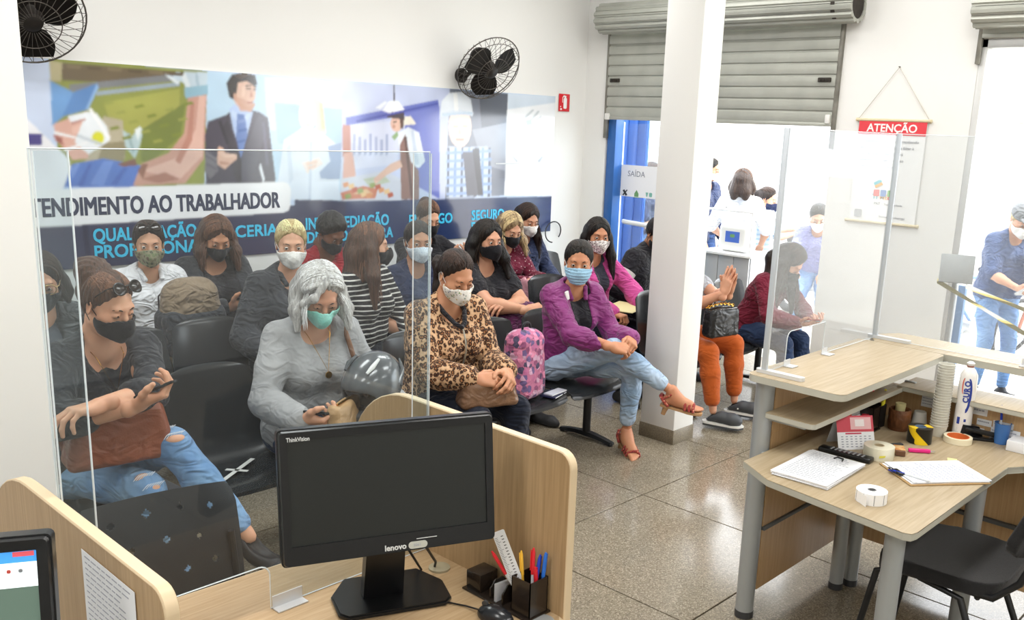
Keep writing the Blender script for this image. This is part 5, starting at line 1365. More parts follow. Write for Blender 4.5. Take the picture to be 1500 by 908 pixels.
# front row, beside the column: purple jacket
seated('purple', (4.17, 3.62), 'person in purple quilted jacket and pale jeans, legs crossed, beside white column',
    near=True, scale=1.0, girth=.92, sw=.143, lean=9, twist=16, head=(30, 3, 0), skin='c58d6a', eyes='open', bust=.95, gaze=(4, 2),
    armR=dict(to=(.12, .40, .735), hint=(.6, -.4, -.7), pose='clasp', dir=(-.75, .6, -.15), palm=(-.5, -.35, -.75)),
    armL=dict(to=(-.07, .40, .755), hint=(-.5, -.5, -.7), pose='clasp', dir=(.75, .6, -.15), palm=(.45, -.4, -.75)),
    legR=dict(to=(-.20, .62, .46), hint=(.25, .2, 1), toe=(-.42, .85, -.12)), legL=dict(to=(-.19, .31, .135), hint=(-.1, .8, .6), toe=(.42, .90, -.35)),
    pants=(D_LIGHT, .90), legr=1.0, bare=True,
    tops=[dict(mat=BLACKC, sleeve=.15, v=.05, vw=.07, vb=.03, inf=.002, name='black_top', fold=.002), dict(mat=PURPLE, sleeve=.97, open=(.075, .06), loose=.014, inf=.012, name='jacket', off=-.01, collar=(PURPLE, .03), hem=-.06)],
    mask=(M_SURG, 'pleat'), loopmat=LOOP, hair=dict(mat=H_BLACK, style='tied', vol=.012, bun=(0, -.12, -.02), bunr=.042, line=.072))
# second row
seated('farleft', (1.49, 4.52), 'person with glasses and black leather jacket at the far left',
    head=(20, 16, 0), skin='cfa083', lean=4, hair=dict(mat=H_DKBR, style='long', len=.10, vol=.013, w=.8, line=.084), mask=(M_BLACK, 'cloth'),
    tops=[dict(mat=cloth('grey_marl', '5c6068', bump=.15), sleeve=.2, v=.08, inf=.002, name='grey_top'), dict(mat=LEATHER, sleeve=.97, open=(.09, .05), loose=.014, inf=.016, name='leather_jacket')], pants=(D_DARK,), shoes=(MATS['dark_shoe'], 'shoe'))
seated('blond', (2.86, 4.64), 'person with cropped blond hair, white mask and dark grey jacket behind the silver-haired person',
    scale=1.09, girth=1.1, head=(26, 6, 0), eyes='open', gaze=(4, 4), skin='cf9f82', lean=4, bust=.9, hair=dict(mat=H_SHORTB, style='short', vol=.014, top=1.7, line=.086), mask=(M_WHITE, 'cloth'),
    tops=[dict(mat=BLACKC, sleeve=.2, v=.10, vw=.065, inf=.003, name='black_top'), dict(mat=CHAR, sleeve=.97, open=(.10, .06), loose=.016, inf=.018, name='jacket', collar=(CHAR, .02))], pants=(D_BLUE,), shoes=(MATS['dark_shoe'], 'shoe'))
seated('longhair', (3.31, 4.54), 'person in striped top with very long brown hair, turned in profile',
    scale=1.06, head=(-46, 4, 0), eyes='open', skin='dcae90', lean=5, twist=-18, bust=1.0, hair=dict(mat=H_CHEST, style='long', len=.34, vol=.018, w=1.15, fr={1: .05, -1: -.03}, line=.072), mask=(M_BLACK, 'cloth'),
    tops=[dict(mat=STRIPE, sleeve=.97, v=.03, inf=.008)], pants=(D_NAVY,), shoes=(MATS['dark_shoe'], 'shoe'))
seated('flowermask', (3.77, 4.62), 'person in navy top with pale blue flowered mask behind the leopard jacket',
    scale=1.03, girth=1.1, head=(22, 4, 0), eyes='open', gaze=(6, 0), skin='bf8c6c', lean=4, bust=1.0, hair=dict(mat=H_DKBR, style='tied', vol=.012, bun=(0, -.11, 0), line=.07), mask=(TIEDYE, 'cloth'), loopmat=LOOP,
    tops=[dict(mat=NAVYC, sleeve=.45, v=.06, inf=.008)], pants=(D_DARK,), shoes=(MATS['dark_shoe'], 'shoe'))
seated('blackT', (4.24, 4.5), 'person in black T-shirt with long black hair and black mask, plum jacket over the lap',
    scale=1.03, girth=1.2, armr=1.25, head=(8, 2, 0), eyes='open', gaze=(-6, 4), skin='c8987a', lean=7, bust=1.15, hair=dict(mat=H_BLACK, style='long', len=.22, vol=.020, w=1.1, fr={1: -.02, -1: .10}, line=.072), mask=(M_BLACK, 'cloth', 1.03),
    armR=dict(to=(-.02, .40, .78), hint=(.9, .2, -.6), pose='clasp', dir=(-.9, .4, .1), palm=(-.1, -.6, -.7)), armL=dict(to=(.06, .28, .80), hint=(-1, -.2, -.3), pose='relax', dir=(.95, .2, .1), palm=(0, -.3, -1)),
    tops=[dict(mat=BLACKC, sleeve=.30, v=.05, vw=.072, inf=.010)], pants=(BLACKC,), shoes=(MATS['dark_shoe'], 'shoe'))
seated('pink', (5.27, 4.40), 'person in bright pink jacket with spotted mask and long black hair behind the purple jacket',
    head=(32, 4, 0), eyes='open', gaze=(4, 2), skin='bd8664', lean=6, bust=.9, hair=dict(mat=H_BLACK, style='long', len=.30, vol=.016, fr={1: -.02, -1: .05}, line=.072), mask=(LEOMASK, 'cloth'), loopmat=LOOP,
    armL=dict(to=(-.16, .36, .66), hint=(-1, -.2, -.3), pose='grip', dir=(.1, 1, -.1)), armR=dict(to=(.16, .34, .66), hint=(1, -.2, -.3), pose='grip', dir=(-.1, 1, -.1)),
    tops=[dict(mat=cloth('dark_slate', '3a3b48'), sleeve=.2, v=.04, inf=.003, name='slate_top'), dict(mat=PINKC, sleeve=.97, open=(.08, .06), loose=.014, inf=.016, name='jacket')], pants=(D_NAVY,), shoes=(MATS['dark_shoe'], 'shoe'))
HOOD = stripes('hoodie_band', '1f1f22', '1f1f22', .2, .5)
J = seated('hoodie', (6.0, 4.52), 'person in black hooded sweatshirt with white sleeve band behind the white column',
    scale=1.0, girth=1.1, head=(10, 25, 0), skin='b58463', lean=16, noface=False, mask=(M_BLACK, 'cloth'), hair=dict(mat=H_BLACK, style='short', vol=.012),
    tops=[dict(mat=BLACKC, sleeve=.97, inf=.018, loose=.02, high=.03)], pants=(D_NAVY,), shoes=(MATS['dark_shoe'], 'shoe'))
bm = B()
A = J['arms'][1]; d = Vector(A['el'] - A['sh']); a = Vector(A['sh']) + d * .42
ta, tb, td = frame(d)
rg = [tube(bm, [a, a + d * .22], [.083, .080], 20, cap=False)]
build('sleeve_band', bm, mat('band_white', 'dcd8d4', .7, var=.2, vscale=60), J['E'])
# back row
seated('man', (2.39, 5.38), 'person in white button shirt with camouflage mask and sunglasses on head, backpack on lap',
    scale=1.0, head=(20, 4, 0), eyes='open', gaze=(4, 2), skin='c99b7d', lean=2, hair=dict(mat=H_DKBR, style='short', vol=.014, top=1.6, line=.082), mask=(CAMO, 'cloth'),
    armR=dict(to=(.22, .34, .72), hint=(1, -.3, -.3), pose='relax'),
    tops=[dict(mat=WHITEC, sleeve=.46, v=.05, inf=.010, loose=.016, collar=(WHITEC, .02))], pants=(TAN,), shoes=(MATS['dark_shoe'], 'shoe'))
seated('cardigan', (2.84, 5.5), 'person in dark cardigan over black top, long brown hair, looking down at a phone',
    scale=1.04, girth=1.2, armr=1.15, head=(12, 28, 0), skin='c79474', lean=6, bust=1.15, hair=dict(mat=H_CHEST, style='long', len=.20, vol=.018, w=1.15, fr={1: .03, -1: .05}, line=.072), mask=(M_BLACK, 'cloth'),
    armR=dict(to=(.09, .36, .80), hint=(.5,-.5,-.8), pose='phone', dir=(-.7, .6, .2), palm=(-.2, -.5, .8)), armL=dict(to=(-.08, .36, .80), hint=(-.5,-.5,-.8), pose='phone', dir=(.7, .6, .2), palm=(.2, -.5, .8)),
    tops=[dict(mat=BLACKC, sleeve=.15, v=.09, vw=.075, inf=.003, name='black_top'), dict(mat=CHAR, sleeve=.95, open=(.13, .10), loose=.016, inf=.016, name='cardigan')], pants=(D_BLUE,), shoes=(MATS['dark_shoe'], 'shoe'))
seated('red', (3.66, 5.5), 'person in red shirt with short curly dark hair and black mask, head bent down',
    scale=1.03, girth=1.05, head=(-8, 34, 0), skin='7d523a', lean=8, hair=dict(mat=H_CURL, style='curly', vol=.024, top=1.2, line=.070), mask=(M_BLACK, 'cloth'),
    tops=[dict(mat=REDC, sleeve=.5, v=.0, inf=.010, loose=.018)], pants=(D_DARK,), shoes=(MATS['dark_shoe'], 'shoe'))
seated('updo', (4.56, 5.5), 'person with light brown hair pulled up reading a phone against the mural',
    scale=1.1, head=(8, 22, 0), skin='cfa285', lean=4, bust=.9, hair=dict(mat=H_CHEST, style='tied', vol=.012, bun=(0, -.08, .09), bunr=.04, line=.074), mask=(M_BLACK, 'cloth'),
    armR=dict(to=(.02, .34, .94), hint=(1, -.2, -.6), pose='phone', dir=(-.6, .6, .4), palm=(-.2, -.6, .6)), armL=dict(to=(-.14, .33, .94), hint=(-1, -.2, -.6), pose='phone', dir=(.6, .6, .4), palm=(.2, -.6, .6)),
    tops=[dict(mat=BLACKC, sleeve=.9, v=.03, inf=.010)], pants=(D_DARK,), shoes=(MATS['dark_shoe'], 'shoe'))
seated('streaks', (5.24, 5.3), 'person in dotted wine blouse with streaked blonde hair, hands on pink bag',
    scale=0.95, girth=1.05, head=(12, 24, 0), skin='d3a587', lean=6, bust=1.0, hair=dict(mat=H_BLONDE, style='long', len=.20, vol=.018, fr={1: .04, -1: .08}, line=.072), mask=(M_BLACK, 'cloth'),
    armR=dict(to=(.07, .36, .76), hint=(.5,-.5,-.8), pose='clasp', dir=(-.7, .6, .0), palm=(-.4, -.4, -.7)), armL=dict(to=(-.09, .36, .77), hint=(-.5,-.5,-.8), pose='clasp', dir=(.7, .6, .0), palm=(.4, -.4, -.7)),
    tops=[dict(mat=spots('dotted_wine', 42, [(0, 'e2d6d2'), (.16, 'ddd0cc'), (.2, '6b1f35'), (1, '6b1f35')], dist=.0), sleeve=.9, v=.05, inf=.010)], pants=(D_DARK,), shoes=(MATS['dark_shoe'], 'shoe'))
seated('navy', (5.66, 5.5), 'person in navy jacket with long dark hair, face behind the streaked blonde head',
    scale=1.0, head=(10, 20, 0), skin='c99a7c', lean=4, hair=dict(mat=H_DKBR, style='long', len=.32, vol=.016, fr={1: .02, -1: .05}, line=.074), mask=(M_WHITE, 'cloth'),
    tops=[dict(mat=NAVYC, sleeve=.97, v=.03, inf=.014, loose=.014)], pants=(D_DARK,), shoes=(MATS['dark_shoe'], 'shoe'))
# front row right of the column
seated('orange', (5.35, 3.64), 'person in orange trousers with hands raised together, torso behind the white column',
    scale=0.97, girth=1.1, head=(0, 14, 0), skin='cf9b7e', lean=4, legr=1.15, bust=1.0, mask=(M_WHITE, 'cloth'), hair=dict(mat=H_BROWN, style='long', len=.2),
    armR=dict(to=(.12, .40, .92), hint=(.15, .2, -1), pose='flat', dir=(-.1, .2, 1), palm=(-1, 0, 0)), armL=dict(to=(.05, .40, .92), hint=(-.4, .4, -.9), pose='flat', dir=(.1, .2, 1), palm=(1, 0, 0)),
    legR=dict(to=(.16, .42, .115), toe=(-.35, 1, 0)), legL=dict(to=(-.17, .38, .115), toe=(-.35, 1, 0)),
    pants=(ORNG, .90), tops=[dict(mat=cloth('pale_grey_tee', 'b9bcc4'), sleeve=.28, v=.04, inf=.010)])
seated('burgundy', (6.12, 3.5), 'person in burgundy top with long dark hair looking down behind the tall screen',
    scale=0.93, girth=1.05, head=(-10, 34, 0), skin='cf9c80', lean=26, twist=-4, hair=dict(mat=H_DKBR, style='long', len=.38, vol=.018, w=1.1, fr={1: -.05, -1: .05}, line=.072), mask=(M_BLACK, 'cloth'),
    armR=dict(to=(.05, .38, .62), hint=(1, -.2, -.4), pose='phone', dir=(-.3, .9, .1), palm=(-.2, -.3, .9)), armL=dict(to=(-.12, .38, .62), hint=(-1, -.2, -.4), pose='phone', dir=(.3, .9, .1), palm=(.2, -.3, .9)),
    pants=(D_DARK,), legr=1.1, tops=[dict(mat=BURG, sleeve=.95, v=.02, inf=.012, loose=.014)], shoes=(MATS['dark_shoe'], 'shoe'))

# ------------------------------------------------------------------ desks, screens and what lies on them
def rebase(t, loc):
    """move the Empty to the thing's base without moving its parts"""
    t.location = loc; T = Matrix.Translation(-Vector(loc)); seen = set()
    def rec(o):
        for c in o.children:
            if c.data and c.data.name not in seen: seen.add(c.data.name); c.data.transform(T)
            rec(c)
    rec(t); return t
def T3(loc, rz=0): return Matrix.Translation(loc) @ Matrix.Rotation(rz, 4, 'Z')
def wood(name, c, c2, st):
    M = mat(name, c, .38, spec=.4); nt = M.node_tree; tc = nd(nt, 'ShaderNodeTexCoord'); mp = nd(nt, 'ShaderNodeMapping'); mp.inputs['Scale'].default_value = st
    nt.links.new(tc.outputs['Object'], mp.inputs[0]); n = nd(nt, 'ShaderNodeTexNoise'); n.inputs['Scale'].default_value = 1; n.inputs['Detail'].default_value = 6; n.inputs['Distortion'].default_value = .4
    nt.links.new(mp.outputs[0], n.inputs['Vector']); ramp(nt, n.outputs[0], [(.3, c2), (.7, c)], bsdf(M).inputs['Base Color'])
    bp = nd(nt, 'ShaderNodeBump'); bp.inputs['Strength'].default_value = .08; bp.inputs['Distance'].default_value = .003; nt.links.new(n.outputs[0], bp.inputs['Height']); nt.links.new(bp.outputs[0], bsdf(M).inputs['Normal'])
    return M
WV = wood('oak_laminate_upright', 'b99b75', 'a58862', (140, 140, 5)); WH = wood('oak_laminate_top', 'bda27f', 'aa8e69', (7, 130, 130)); WEDGE = mat('pvc_edge_oak', 'd8c2a0', .4)
TOPC = wood('pale_laminate_top', 'b8a78b', 'a59273', (5, 90, 90)); EDGEG = mat('pvc_edge_grey', 'b5b3a6', .45); WP = wood('oak_panel', 'c9a77c', 'b8946a', (120, 120, 4)); RAIL = mat('rail_grey', '5d5f60', .45)
LEGM = mat('leg_grey', 'a9adae', .38, metal=.35)
ACR = glass('acrylic', 'f6fafb', .012); ACR2 = glass('acrylic_hazy', 'f8fafb', .07); ACRE = mat('acrylic_edge', 'dfe6ea', .25, alpha=1)
ALUB = mat('bracket_aluminium', 'd4d6d8', .35, metal=.3)
PLB = mat('monitor_black', '17181a', .28); SCRN = mat('screen_off', '202322', .32, bump=.02, bscale=900); PLG = mat('dark_grey_plastic', '3a3b3d', .45)

# --- left service desk: top and two curved partitions
t = empty('service_desk', label='oak laminate service desk with two curved side partitions in the foreground', cat='desk')
bm = B(); prism(bm, [(.63, 1.36), (1.57, 1.36), (1.61, 1.40), (1.61, 2.08), (1.25, 2.115), (.63, 2.14)], .712, .74); build('desktop', bm, WH, t)
bm = B(); tube(bm, [(.63, 1.358, .726), (1.57, 1.358, .726), (1.611, 1.40, .726)], .014, 8); build('desk_edge', bm, WEDGE, t)
bm = B(); tube(bm, [(1.61, 2.081, .726), (1.25, 2.116, .726), (.63, 2.141, .726)], .014, 8); build('desk_edge', bm, WEDGE, t)
bm = B(); cyl(bm, (1.555, 1.41, .738), (1.555, 1.41, .744), .034, n=24); build('cable_grommet', bm, LEGM, t)
prof = [(1.385, 0), (1.385, 1.135)] + [(1.425 - .04 * math.cos(a), 1.135 + .04 * math.sin(a)) for a in np.linspace(0, PI / 2, 6)] + [(2.02, 1.175)] + [(2.02 + .27 * math.sin(a), .905 + .27 * math.cos(a)) for a in np.linspace(.12, PI / 2, 10)] + [(2.29, .6), (2.20, .0)]
for x in (.603, 1.61):
    bm = B(); T = axes((0, 1, 0), (0, 0, 1), (1, 0, 0), (x, 0, 0)); prism(bm, prof, 0, .026, T); p = build('side_partition', bm, WV, t)
    bm = B(); pts = [Vector((x + .013, a, b)) for a, b in prof[:-1]]; n = len(pts); rows = []
    for i, q in enumerate(pts):
        d = (pts[min(i + 1, n - 1)] - pts[max(i - 1, 0)]).normalized(); nr = Vector((0, -d.z, d.y)); 
        rows.append([bm.verts.new(q + Vector((sx * .0135, 0, 0)) + nr * h) for sx, h in ((-1, -.001), (-.8, .0025), (.8, .0025), (1, -.001))])
    for i in range(n - 1):
        for k in range(3): bm.faces.new((rows[i][k], rows[i][k + 1], rows[i + 1][k + 1], rows[i + 1][k]))
    build('edge_band', bm, WEDGE, p)
bm = B(); box(bm, (1.12, 2.02, .40), (.98, .018, .62)); build('modesty_panel', bm, WV, t)
rebase(t, (1.12, 1.75, 0))
# posted sheet and sticky note on the left partition
PW = mat('paper_white', 'eceef2', .7); INK = mat('ink_grey', 'a2a6b2', .7); INKR = mat('ink_red', 'c0405a', .7); YEL = mat('sticky_yellow', 'e8e6a4', .7)
def ruled(bm, T, w, h, n, rnd, x0=.06, lh=.2, full=.9):
    for i in range(n):
        y = h / 2 - h * (i + 1) / (n + 1); L = w * (full - rnd.random() * .25); x = -w / 2 + w * x0
        while x < -w / 2 + L:
            ww = w * (.04 + .09 * rnd.random()); prism(bm, [(x, y), (min(x + ww, w / 2 - .004), y), (min(x + ww, w / 2 - .004), y + h / n * lh), (x, y + h / n * lh)], 0, .0003, T); x += ww + w * .02
def papersheet(name, label, T, w, h, n=10, cat='paper', group=None, M=PW, ink=INK, th=.0006, parent=None):
    rnd = random.Random(hash(label) % 999 if False else len(label) * 7 + n)
    bm = B(); prism(bm, [(-w / 2, -h / 2), (w / 2, -h / 2), (w / 2, h / 2), (-w / 2, h / 2)], 0, th, T)
    o = build(name, bm, M, parent, 0)
    if n:
        b2 = B(); ruled(b2, T @ Matrix.Translation((0, 0, th)), w, h, n, rnd); build('printed_lines', b2, ink, o, 0)
    if not parent: tag(o, label, cat, group)
    return o
papersheet('posted_sheet', 'printed list taped to the outer face of the left desk partition', axes((0, -1, 0), (0, 0, 1), (-1, 0, 0), (.6015, 1.61, 1.055)), .23, .165, 13)
papersheet('sticky_note', 'pale yellow sticky note below the list on the left partition', axes((0, -1, 0), (0, 0, 1), (-1, 0, 0), (.6008, 1.655, .965)), .075, .075, 0, M=YEL)

def acrylic_sheet(outline, T, M, name='acrylic_sheet', th=.004, parent=None):
    bm = B(); prism(bm, outline, -th / 2, th / 2, T)
    o = build(name, bm, M, parent, 0)
    # polished, light-catching edges
    b2 = B(); pts = [T @ Vector((x, y, 0)) for x, y in outline]
    tube(b2, pts, .0021, 4, closed=True); build('polished_edge', b2, ACRE, o, 0); return o
t = empty('acrylic_screen', label='clear acrylic screen with pass-through cutout standing across the oak service desk', cat='screen')
ol = [(.632, .742), (1.60, .742)]
ol = [(1.104, .742), (1.606, .742), (1.606, 1.87), (.632, 1.87), (.632, .862)] + [(1.074 + .03 * math.sin(a), .832 + .03 * math.cos(a)) for a in np.linspace(0, PI / 2, 6)]
acrylic_sheet(ol, axes((1, 0, 0), (0, 0, 1), (0, -1, 0), (0, 1.92, 0)), ACR, 'front_sheet', parent=t)
for x, xa, xb in ((.637, .637, .70), (1.602, 1.545, 1.604)):
    acrylic_sheet([(xa, .9), (xb, .9), (xb, 1.866), (xa, 1.866)], axes((1, 0, 0), (0, 0, 1), (0, -1, 0), (0, 1.911, 0)), ACR, 'clamp_strip', parent=t)
    for z in (1.02, 1.13):
        bm = B(); s = 1 if x > 1 else -1
        cyl(bm, (x - s * .010, 1.87, z), (x + s * .006, 1.87, z), .008, n=12); cyl(bm, (x - s * .012, 1.87, z), (x - s * .009, 1.87, z), .011, n=6); build('bolt', bm, ALUB, t)
bm = B(); box(bm, (1.148, 1.914, .7585), (.085, .003, .034)); box(bm, (1.148, 1.90, .7425), (.085, .03, .003)); build('foot_bracket', bm, ALUB, t)
rebase(t, (1.12, 1.92, .74))

# --- monitors
def monitor(c, yaw, tilt, on, label):
    u = Vector((math.cos(yaw), math.sin(yaw), 0)); n = Vector((math.sin(yaw), -math.cos(yaw), 0)); v = Vector((0, 0, 1)) * math.cos(tilt) - n * math.sin(tilt); nn = u.cross(v); nn = nn if nn.dot(n) > 0 else -nn
    T = axes(u, v, nn, c); t = empty('monitor', label=label, cat='monitor')
    w, h = .51, .316
    bm = B(); prism(bm, rrect(w, h, .010, 3), -.034, 0, T, bev=.003)
    prism(bm, rrect(w * .6, h * .62, .03, 4), -.062, -.034, T); build('casing', bm, PLB, t)
    bm = B(); iw, ih, cy = w - .044, h - .070, .012
    o_ = rrect(w - .006, h - .006, .008, 3); i_ = rrect(iw, ih, .001, 3, 0, cy)
    vo = [bm.verts.new(T @ Vector((x, y, .0))) for x, y in o_]; vi = [bm.verts.new(T @ Vector((x, y, .0065))) for x, y in i_]; vm = [bm.verts.new(T @ Vector((x * .99, y * .985, .0075))) for x, y in o_]; vd = [bm.verts.new(T @ Vector((x, y, .001))) for x, y in i_]
    k = len(o_)
    for i in range(k):
        j = (i + 1) % k
        bm.faces.new((vo[i], vo[j], vm[j], vm[i])); bm.faces.new((vm[i], vm[j], vi[j], vi[i])); bm.faces.new((vi[i], vi[j], vd[j], vd[i]))
    bz = build('bezel', bm, PLB, t, 30)
    bm = B(); prism(bm, [(-iw / 2, cy - ih / 2), (iw / 2, cy - ih / 2), (iw / 2, cy + ih / 2), (-iw / 2, cy + ih / 2)], 0, .002, T)
    sc = build('display', bm, mat('screen_lit', '56695e', .35, emit='5f7468', estr=.55) if on else SCRN, t, 0)
    if on:
        for (x0, x1, y0, y1, cc, e) in ((-iw / 2, iw / 2, cy + ih / 2 - .020, cy + ih / 2, '3f8fd8', .9), (-iw / 2, iw / 2, cy + ih / 2 - .062, cy + ih / 2 - .020, 'dfe9ea', .95), (iw / 2 - .035, iw / 2 - .004, cy + ih / 2 - .010, cy + ih / 2 - .002, 'c8505a', .8)):
            bm = B(); prism(bm, [(x0, y0), (x1, y0), (x1, y1), (x0, y1)], .002, .0025 if cc != 'c8505a' else .003, T); build('window_bar', bm, mat('lit_' + cc, cc, .4, emit=cc, estr=e), sc, 0)
        for q, cc in enumerate(('8a8f94', 'd0564c', '3c8f4e', '55585c', '8a8f94')):
            bm = B(); x = iw / 2 - .025 - q * .017; y = cy + ih / 2 - .034; prism(bm, rrect(.006, .006, .002, 2, x, y), .0025, .003, T); build('icon', bm, mat('icon_' + cc, cc, .4), sc, 0)
        bm = B(); tube(bm, [T @ Vector((iw / 2 - .11 + .008 * math.cos(a), cy + ih / 2 - .01 + .006 * math.sin(a), .003)) for a in np.linspace(0, 2 * PI, 9)[:-1]], .0012, 4, True); build('icon', bm, MATS['icon_8a8f94'], sc, 0)
    LW = mat('badge_white', 'd9dcdc', .4)
    text('badge_text', 'lenovo', .019, LW, T @ Matrix.Translation((-.022, -h / 2 + .010, .0076)), bz, bold=.0005); text('badge_text', 'ThinkVision', .0135, LW, T @ Matrix.Translation((-w / 2 + .020, h / 2 - .026, .0076)), bz, bold=.0002, sx=.8)
    bm = B(); prism(bm, rrect(.046, .017, .0083, 5, .058, -h / 2 + .0155), .0065, .0085, T); sk = build('asset_sticker', bm, mat('sticker_grey', 'bfc1b8', .35), bz, 0)
    text('sticker_text', '5061', .009, INK, T @ Matrix.Translation((.047, -h / 2 + .0125, .0086)), sk)
    bm = B(); prism(bm, [(.055, -h / 2 + .029), (.105, -h / 2 + .029), (.105, -h / 2 + .0305), (.055, -h / 2 + .0305)], .0066, .0078, T); build('button_mark', bm, LW, bz, 0)
    back = -n; bc = Vector((c[0], c[1], .74)) + back * .165 + u * .035; BT_ = axes(u, back, (0, 0, 1), bc)
    bm = B(); poly = [(-.145, -.075), (-.125, -.098), (.125, -.098), (.145, -.075), (.148, .02), (.10, .105), (-.10, .105), (-.148, .02)]
    prism(bm, poly, 0, .014, BT_, bev=.004); build('stand_base', bm, PLB, t)
    bm = B(); nk = Vector(c) + back * .05 - Vector((0, 0, .04)); a = bc + Vector((0, 0, .012)) + back * .0 - u * .02
    for (w0, p0, w1, p1) in ((.052, a, .046, nk + Vector((0, 0, -.05))), (.046, nk + Vector((0, 0, -.05)), .046, nk)):
        vs = []
        for wq, pq in ((w0, p0), (w1, p1)): vs.append([bm.verts.new(pq + u * sx * wq + back * sy * .018) for sx, sy in ((-1, -1), (1, -1), (1, 1), (-1, 1))])
        for i in range(4): bm.faces.new((vs[0][i], vs[0][(i + 1) % 4], vs[1][(i + 1) % 4], vs[1][i]))
        bm.faces.new(vs[0][::-1]); bm.faces.new(vs[1])
    build('stand_neck', bm, PLB, t)
    bm = B(); q0 = Vector(c) + back * .04 + u * .04 - Vector((0, 0, .12)); q1 = bc + u * .10 + back * .09
    tube(bm, [q0, q0 + Vector((.01, .01, -.05)), q1 + Vector((0, 0, .03)), q1 + Vector((.02, .01, .004))], .0035, 6); tube(bm, [q0 + u * .05, q0 + u * .055 + Vector((0, .0, -.06)), q1 + u * .05 + Vector((0, 0, .03)), q1 + u * .06 + Vector((0, .02, .004))], .0035, 6)
    build('cables', bm, MATS['black_cable'], t)
    rebase(t, bc); return t
monitor((1.262, 1.636, 1.109), math.radians(-24.2), math.radians(7.9), False, 'black flat monitor with dark screen and white badge on the oak desk')
monitor((.258, 1.64, 1.113), math.radians(-29), math.radians(6), True, 'black monitor with lit green screen cut off at the lower left')
GROM = mat('grommet_beige', 'a59c82', .5)
bm = B(); lathe(bm, [(0, .0), (.03, .0), (.03, .006), (.022, .009), (0, .008)], (1.555, 1.80, .74), 20); tag(build('desk_grommet', bm, GROM), 'round beige cable grommet in the oak desktop behind the monitor', 'grommet')
# mouse
t = empty('computer_mouse', label='black computer mouse on the oak desk before the pen organizer', cat='mouse')
f = Field((-.04, -.06, 0), (.04, .07, .05), .003); f.ell((0, 0, .008), (.030, .054, .030), k=0); X, Y, Z = f.xyz(); f.F = np.maximum(f.F, .002 - Z + 0 * X + 0 * Y).astype(np.float32)
v, q = f.mesh(); ms = link('shell', npmesh('shell', v, q), t, [mat('mouse_black', '202226', .22)])
bm = B(); cyl(bm, (-.004, .034, .034), (.004, .034, .034), .008, n=14); build('scroll_wheel', bm, PLG, t)
bm = B(); tube(bm, [(0, .052, .01), (.0, .10, .004), (-.02, .16, .004), (-.01, .26, .004), (.03, .33, .004)], .0022, 6); build('cord', bm, MATS['black_cable'], t)
t.location = (1.478, 1.495, .74); t.rotation_euler = (0, 0, .12)
# smoked organizer with pens
SMK = mat('smoked_plastic', '2e2620', .18, var=.25, vscale=20, spec=.6)
def pbox(bm, c, s, w=.0025, open_top=True):   # open box walls
    x, y, z = c; a, b_, h = s
    box(bm, (x, y, z + w / 2), (a, b_, w)); box(bm, (x - a / 2 + w / 2, y, z + h / 2), (w, b_, h)); box(bm, (x + a / 2 - w / 2, y, z + h / 2), (w, b_, h)); box(bm, (x, y - b_ / 2 + w / 2, z + h / 2), (a, w, h)); box(bm, (x, y + b_ / 2 - w / 2, z + h / 2), (a, w, h))
def organizer(loc, rz, label):
    t = empty('desk_organizer', loc, rz, label, 'organizer')
    bm = B(); box(bm, (0, 0, .003), (.085, .245, .006), bev=.002); build('tray', bm, SMK, t)
    bm = B(); pbox(bm, (0, -.085, .004), (.065, .065, .098)); build('pen_well', bm, SMK, t)
    bm = B(); box(bm, (0, .09, .030), (.065, .055, .052), bev=.004); build('clip_box', bm, SMK, t)
    for y in (-.02, .025):
        bm = B(); prism(bm, [(-.032, .004), (.032, .004), (.032, .035), (.014, .055), (-.014, .055), (-.032, .035)], y - .002, y + .002, axes((1, 0, 0), (0, 0, 1), (0, 1, 0), (0, 0, 0))); build('note_holder', bm, SMK, t)
    bm = B()
    for k in range(3): prism(bm, [(-.034, .006), (.034, .006), (.034, .052), (-.034, .056)], .001 + k * .003, .0016 + k * .003, axes((1, 0, 0), (0, 0, 1), (0, 1, 0), (0, 0, 0)))
    build('note_slips', bm, PW, t)
    return t
ORG = (1.567, 1.55, .74)
organizer(ORG, 0, 'smoked brown plastic organizer with pen well on the oak desk')
PCOL = {c: mat('pen_' + c, c, .3) for c in ('d8232f', '2342b8', '1d1d22', 'e8b53a', '2a6fd0', 'e9e9ee', 'efe23a', '1fae5a')}
CLEARB = mat('pen_clear_barrel', 'd5dade', .15, spec=.6)
def pen(base, tip, cap, label, barrel=None, r=.0041, L=None, group='pens in the organizers', loc0=None):
    base = Vector(base); d = (Vector(tip) - base); Lq = d.length
    t = empty('pen', label=label, cat='pen', group=group)
    P_ = lambda k: base + d * k
    bm = B(); tube(bm, [P_(0), P_(.04), P_(.62)], [r * .5, r, r], 8); build('barrel', bm, barrel or CLEARB, t)
    bm = B(); tube(bm, [P_(.60), P_(.93), P_(1)], [r * 1.25, r * 1.15, r * .55], 8); a, b_, c = frame(d); tube(bm, [P_(.97) + a * r * 1.5, P_(.66) + a * r * 1.6], r * .4, 5); build('cap', bm, cap, t)
    rebase(t, base); return t
ox, oy, oz = ORG[0], ORG[1] - .085, .747
pen((ox + .005, oy + .012, oz), (ox - .055, oy + .085, oz + .150), PCOL['d8232f'], 'red capped pen leaning far left in the desk organizer')
pen((ox - .01, oy - .018, oz), (ox + .015, oy + .005, oz + .165), PCOL['d8232f'], 'red capped pen standing upright at the back of the organizer')
pen((ox + .01, oy - .02, oz), (ox - .004, oy - .02, oz + .128), PCOL['d8232f'], 'red capped pen low at the front of the organizer', PCOL['1d1d22'])
pen((ox - .005, oy - .012, oz), (ox + .022, oy - .012, oz + .150), PCOL['2342b8'], 'dark blue capped pen beside the light blue pen')
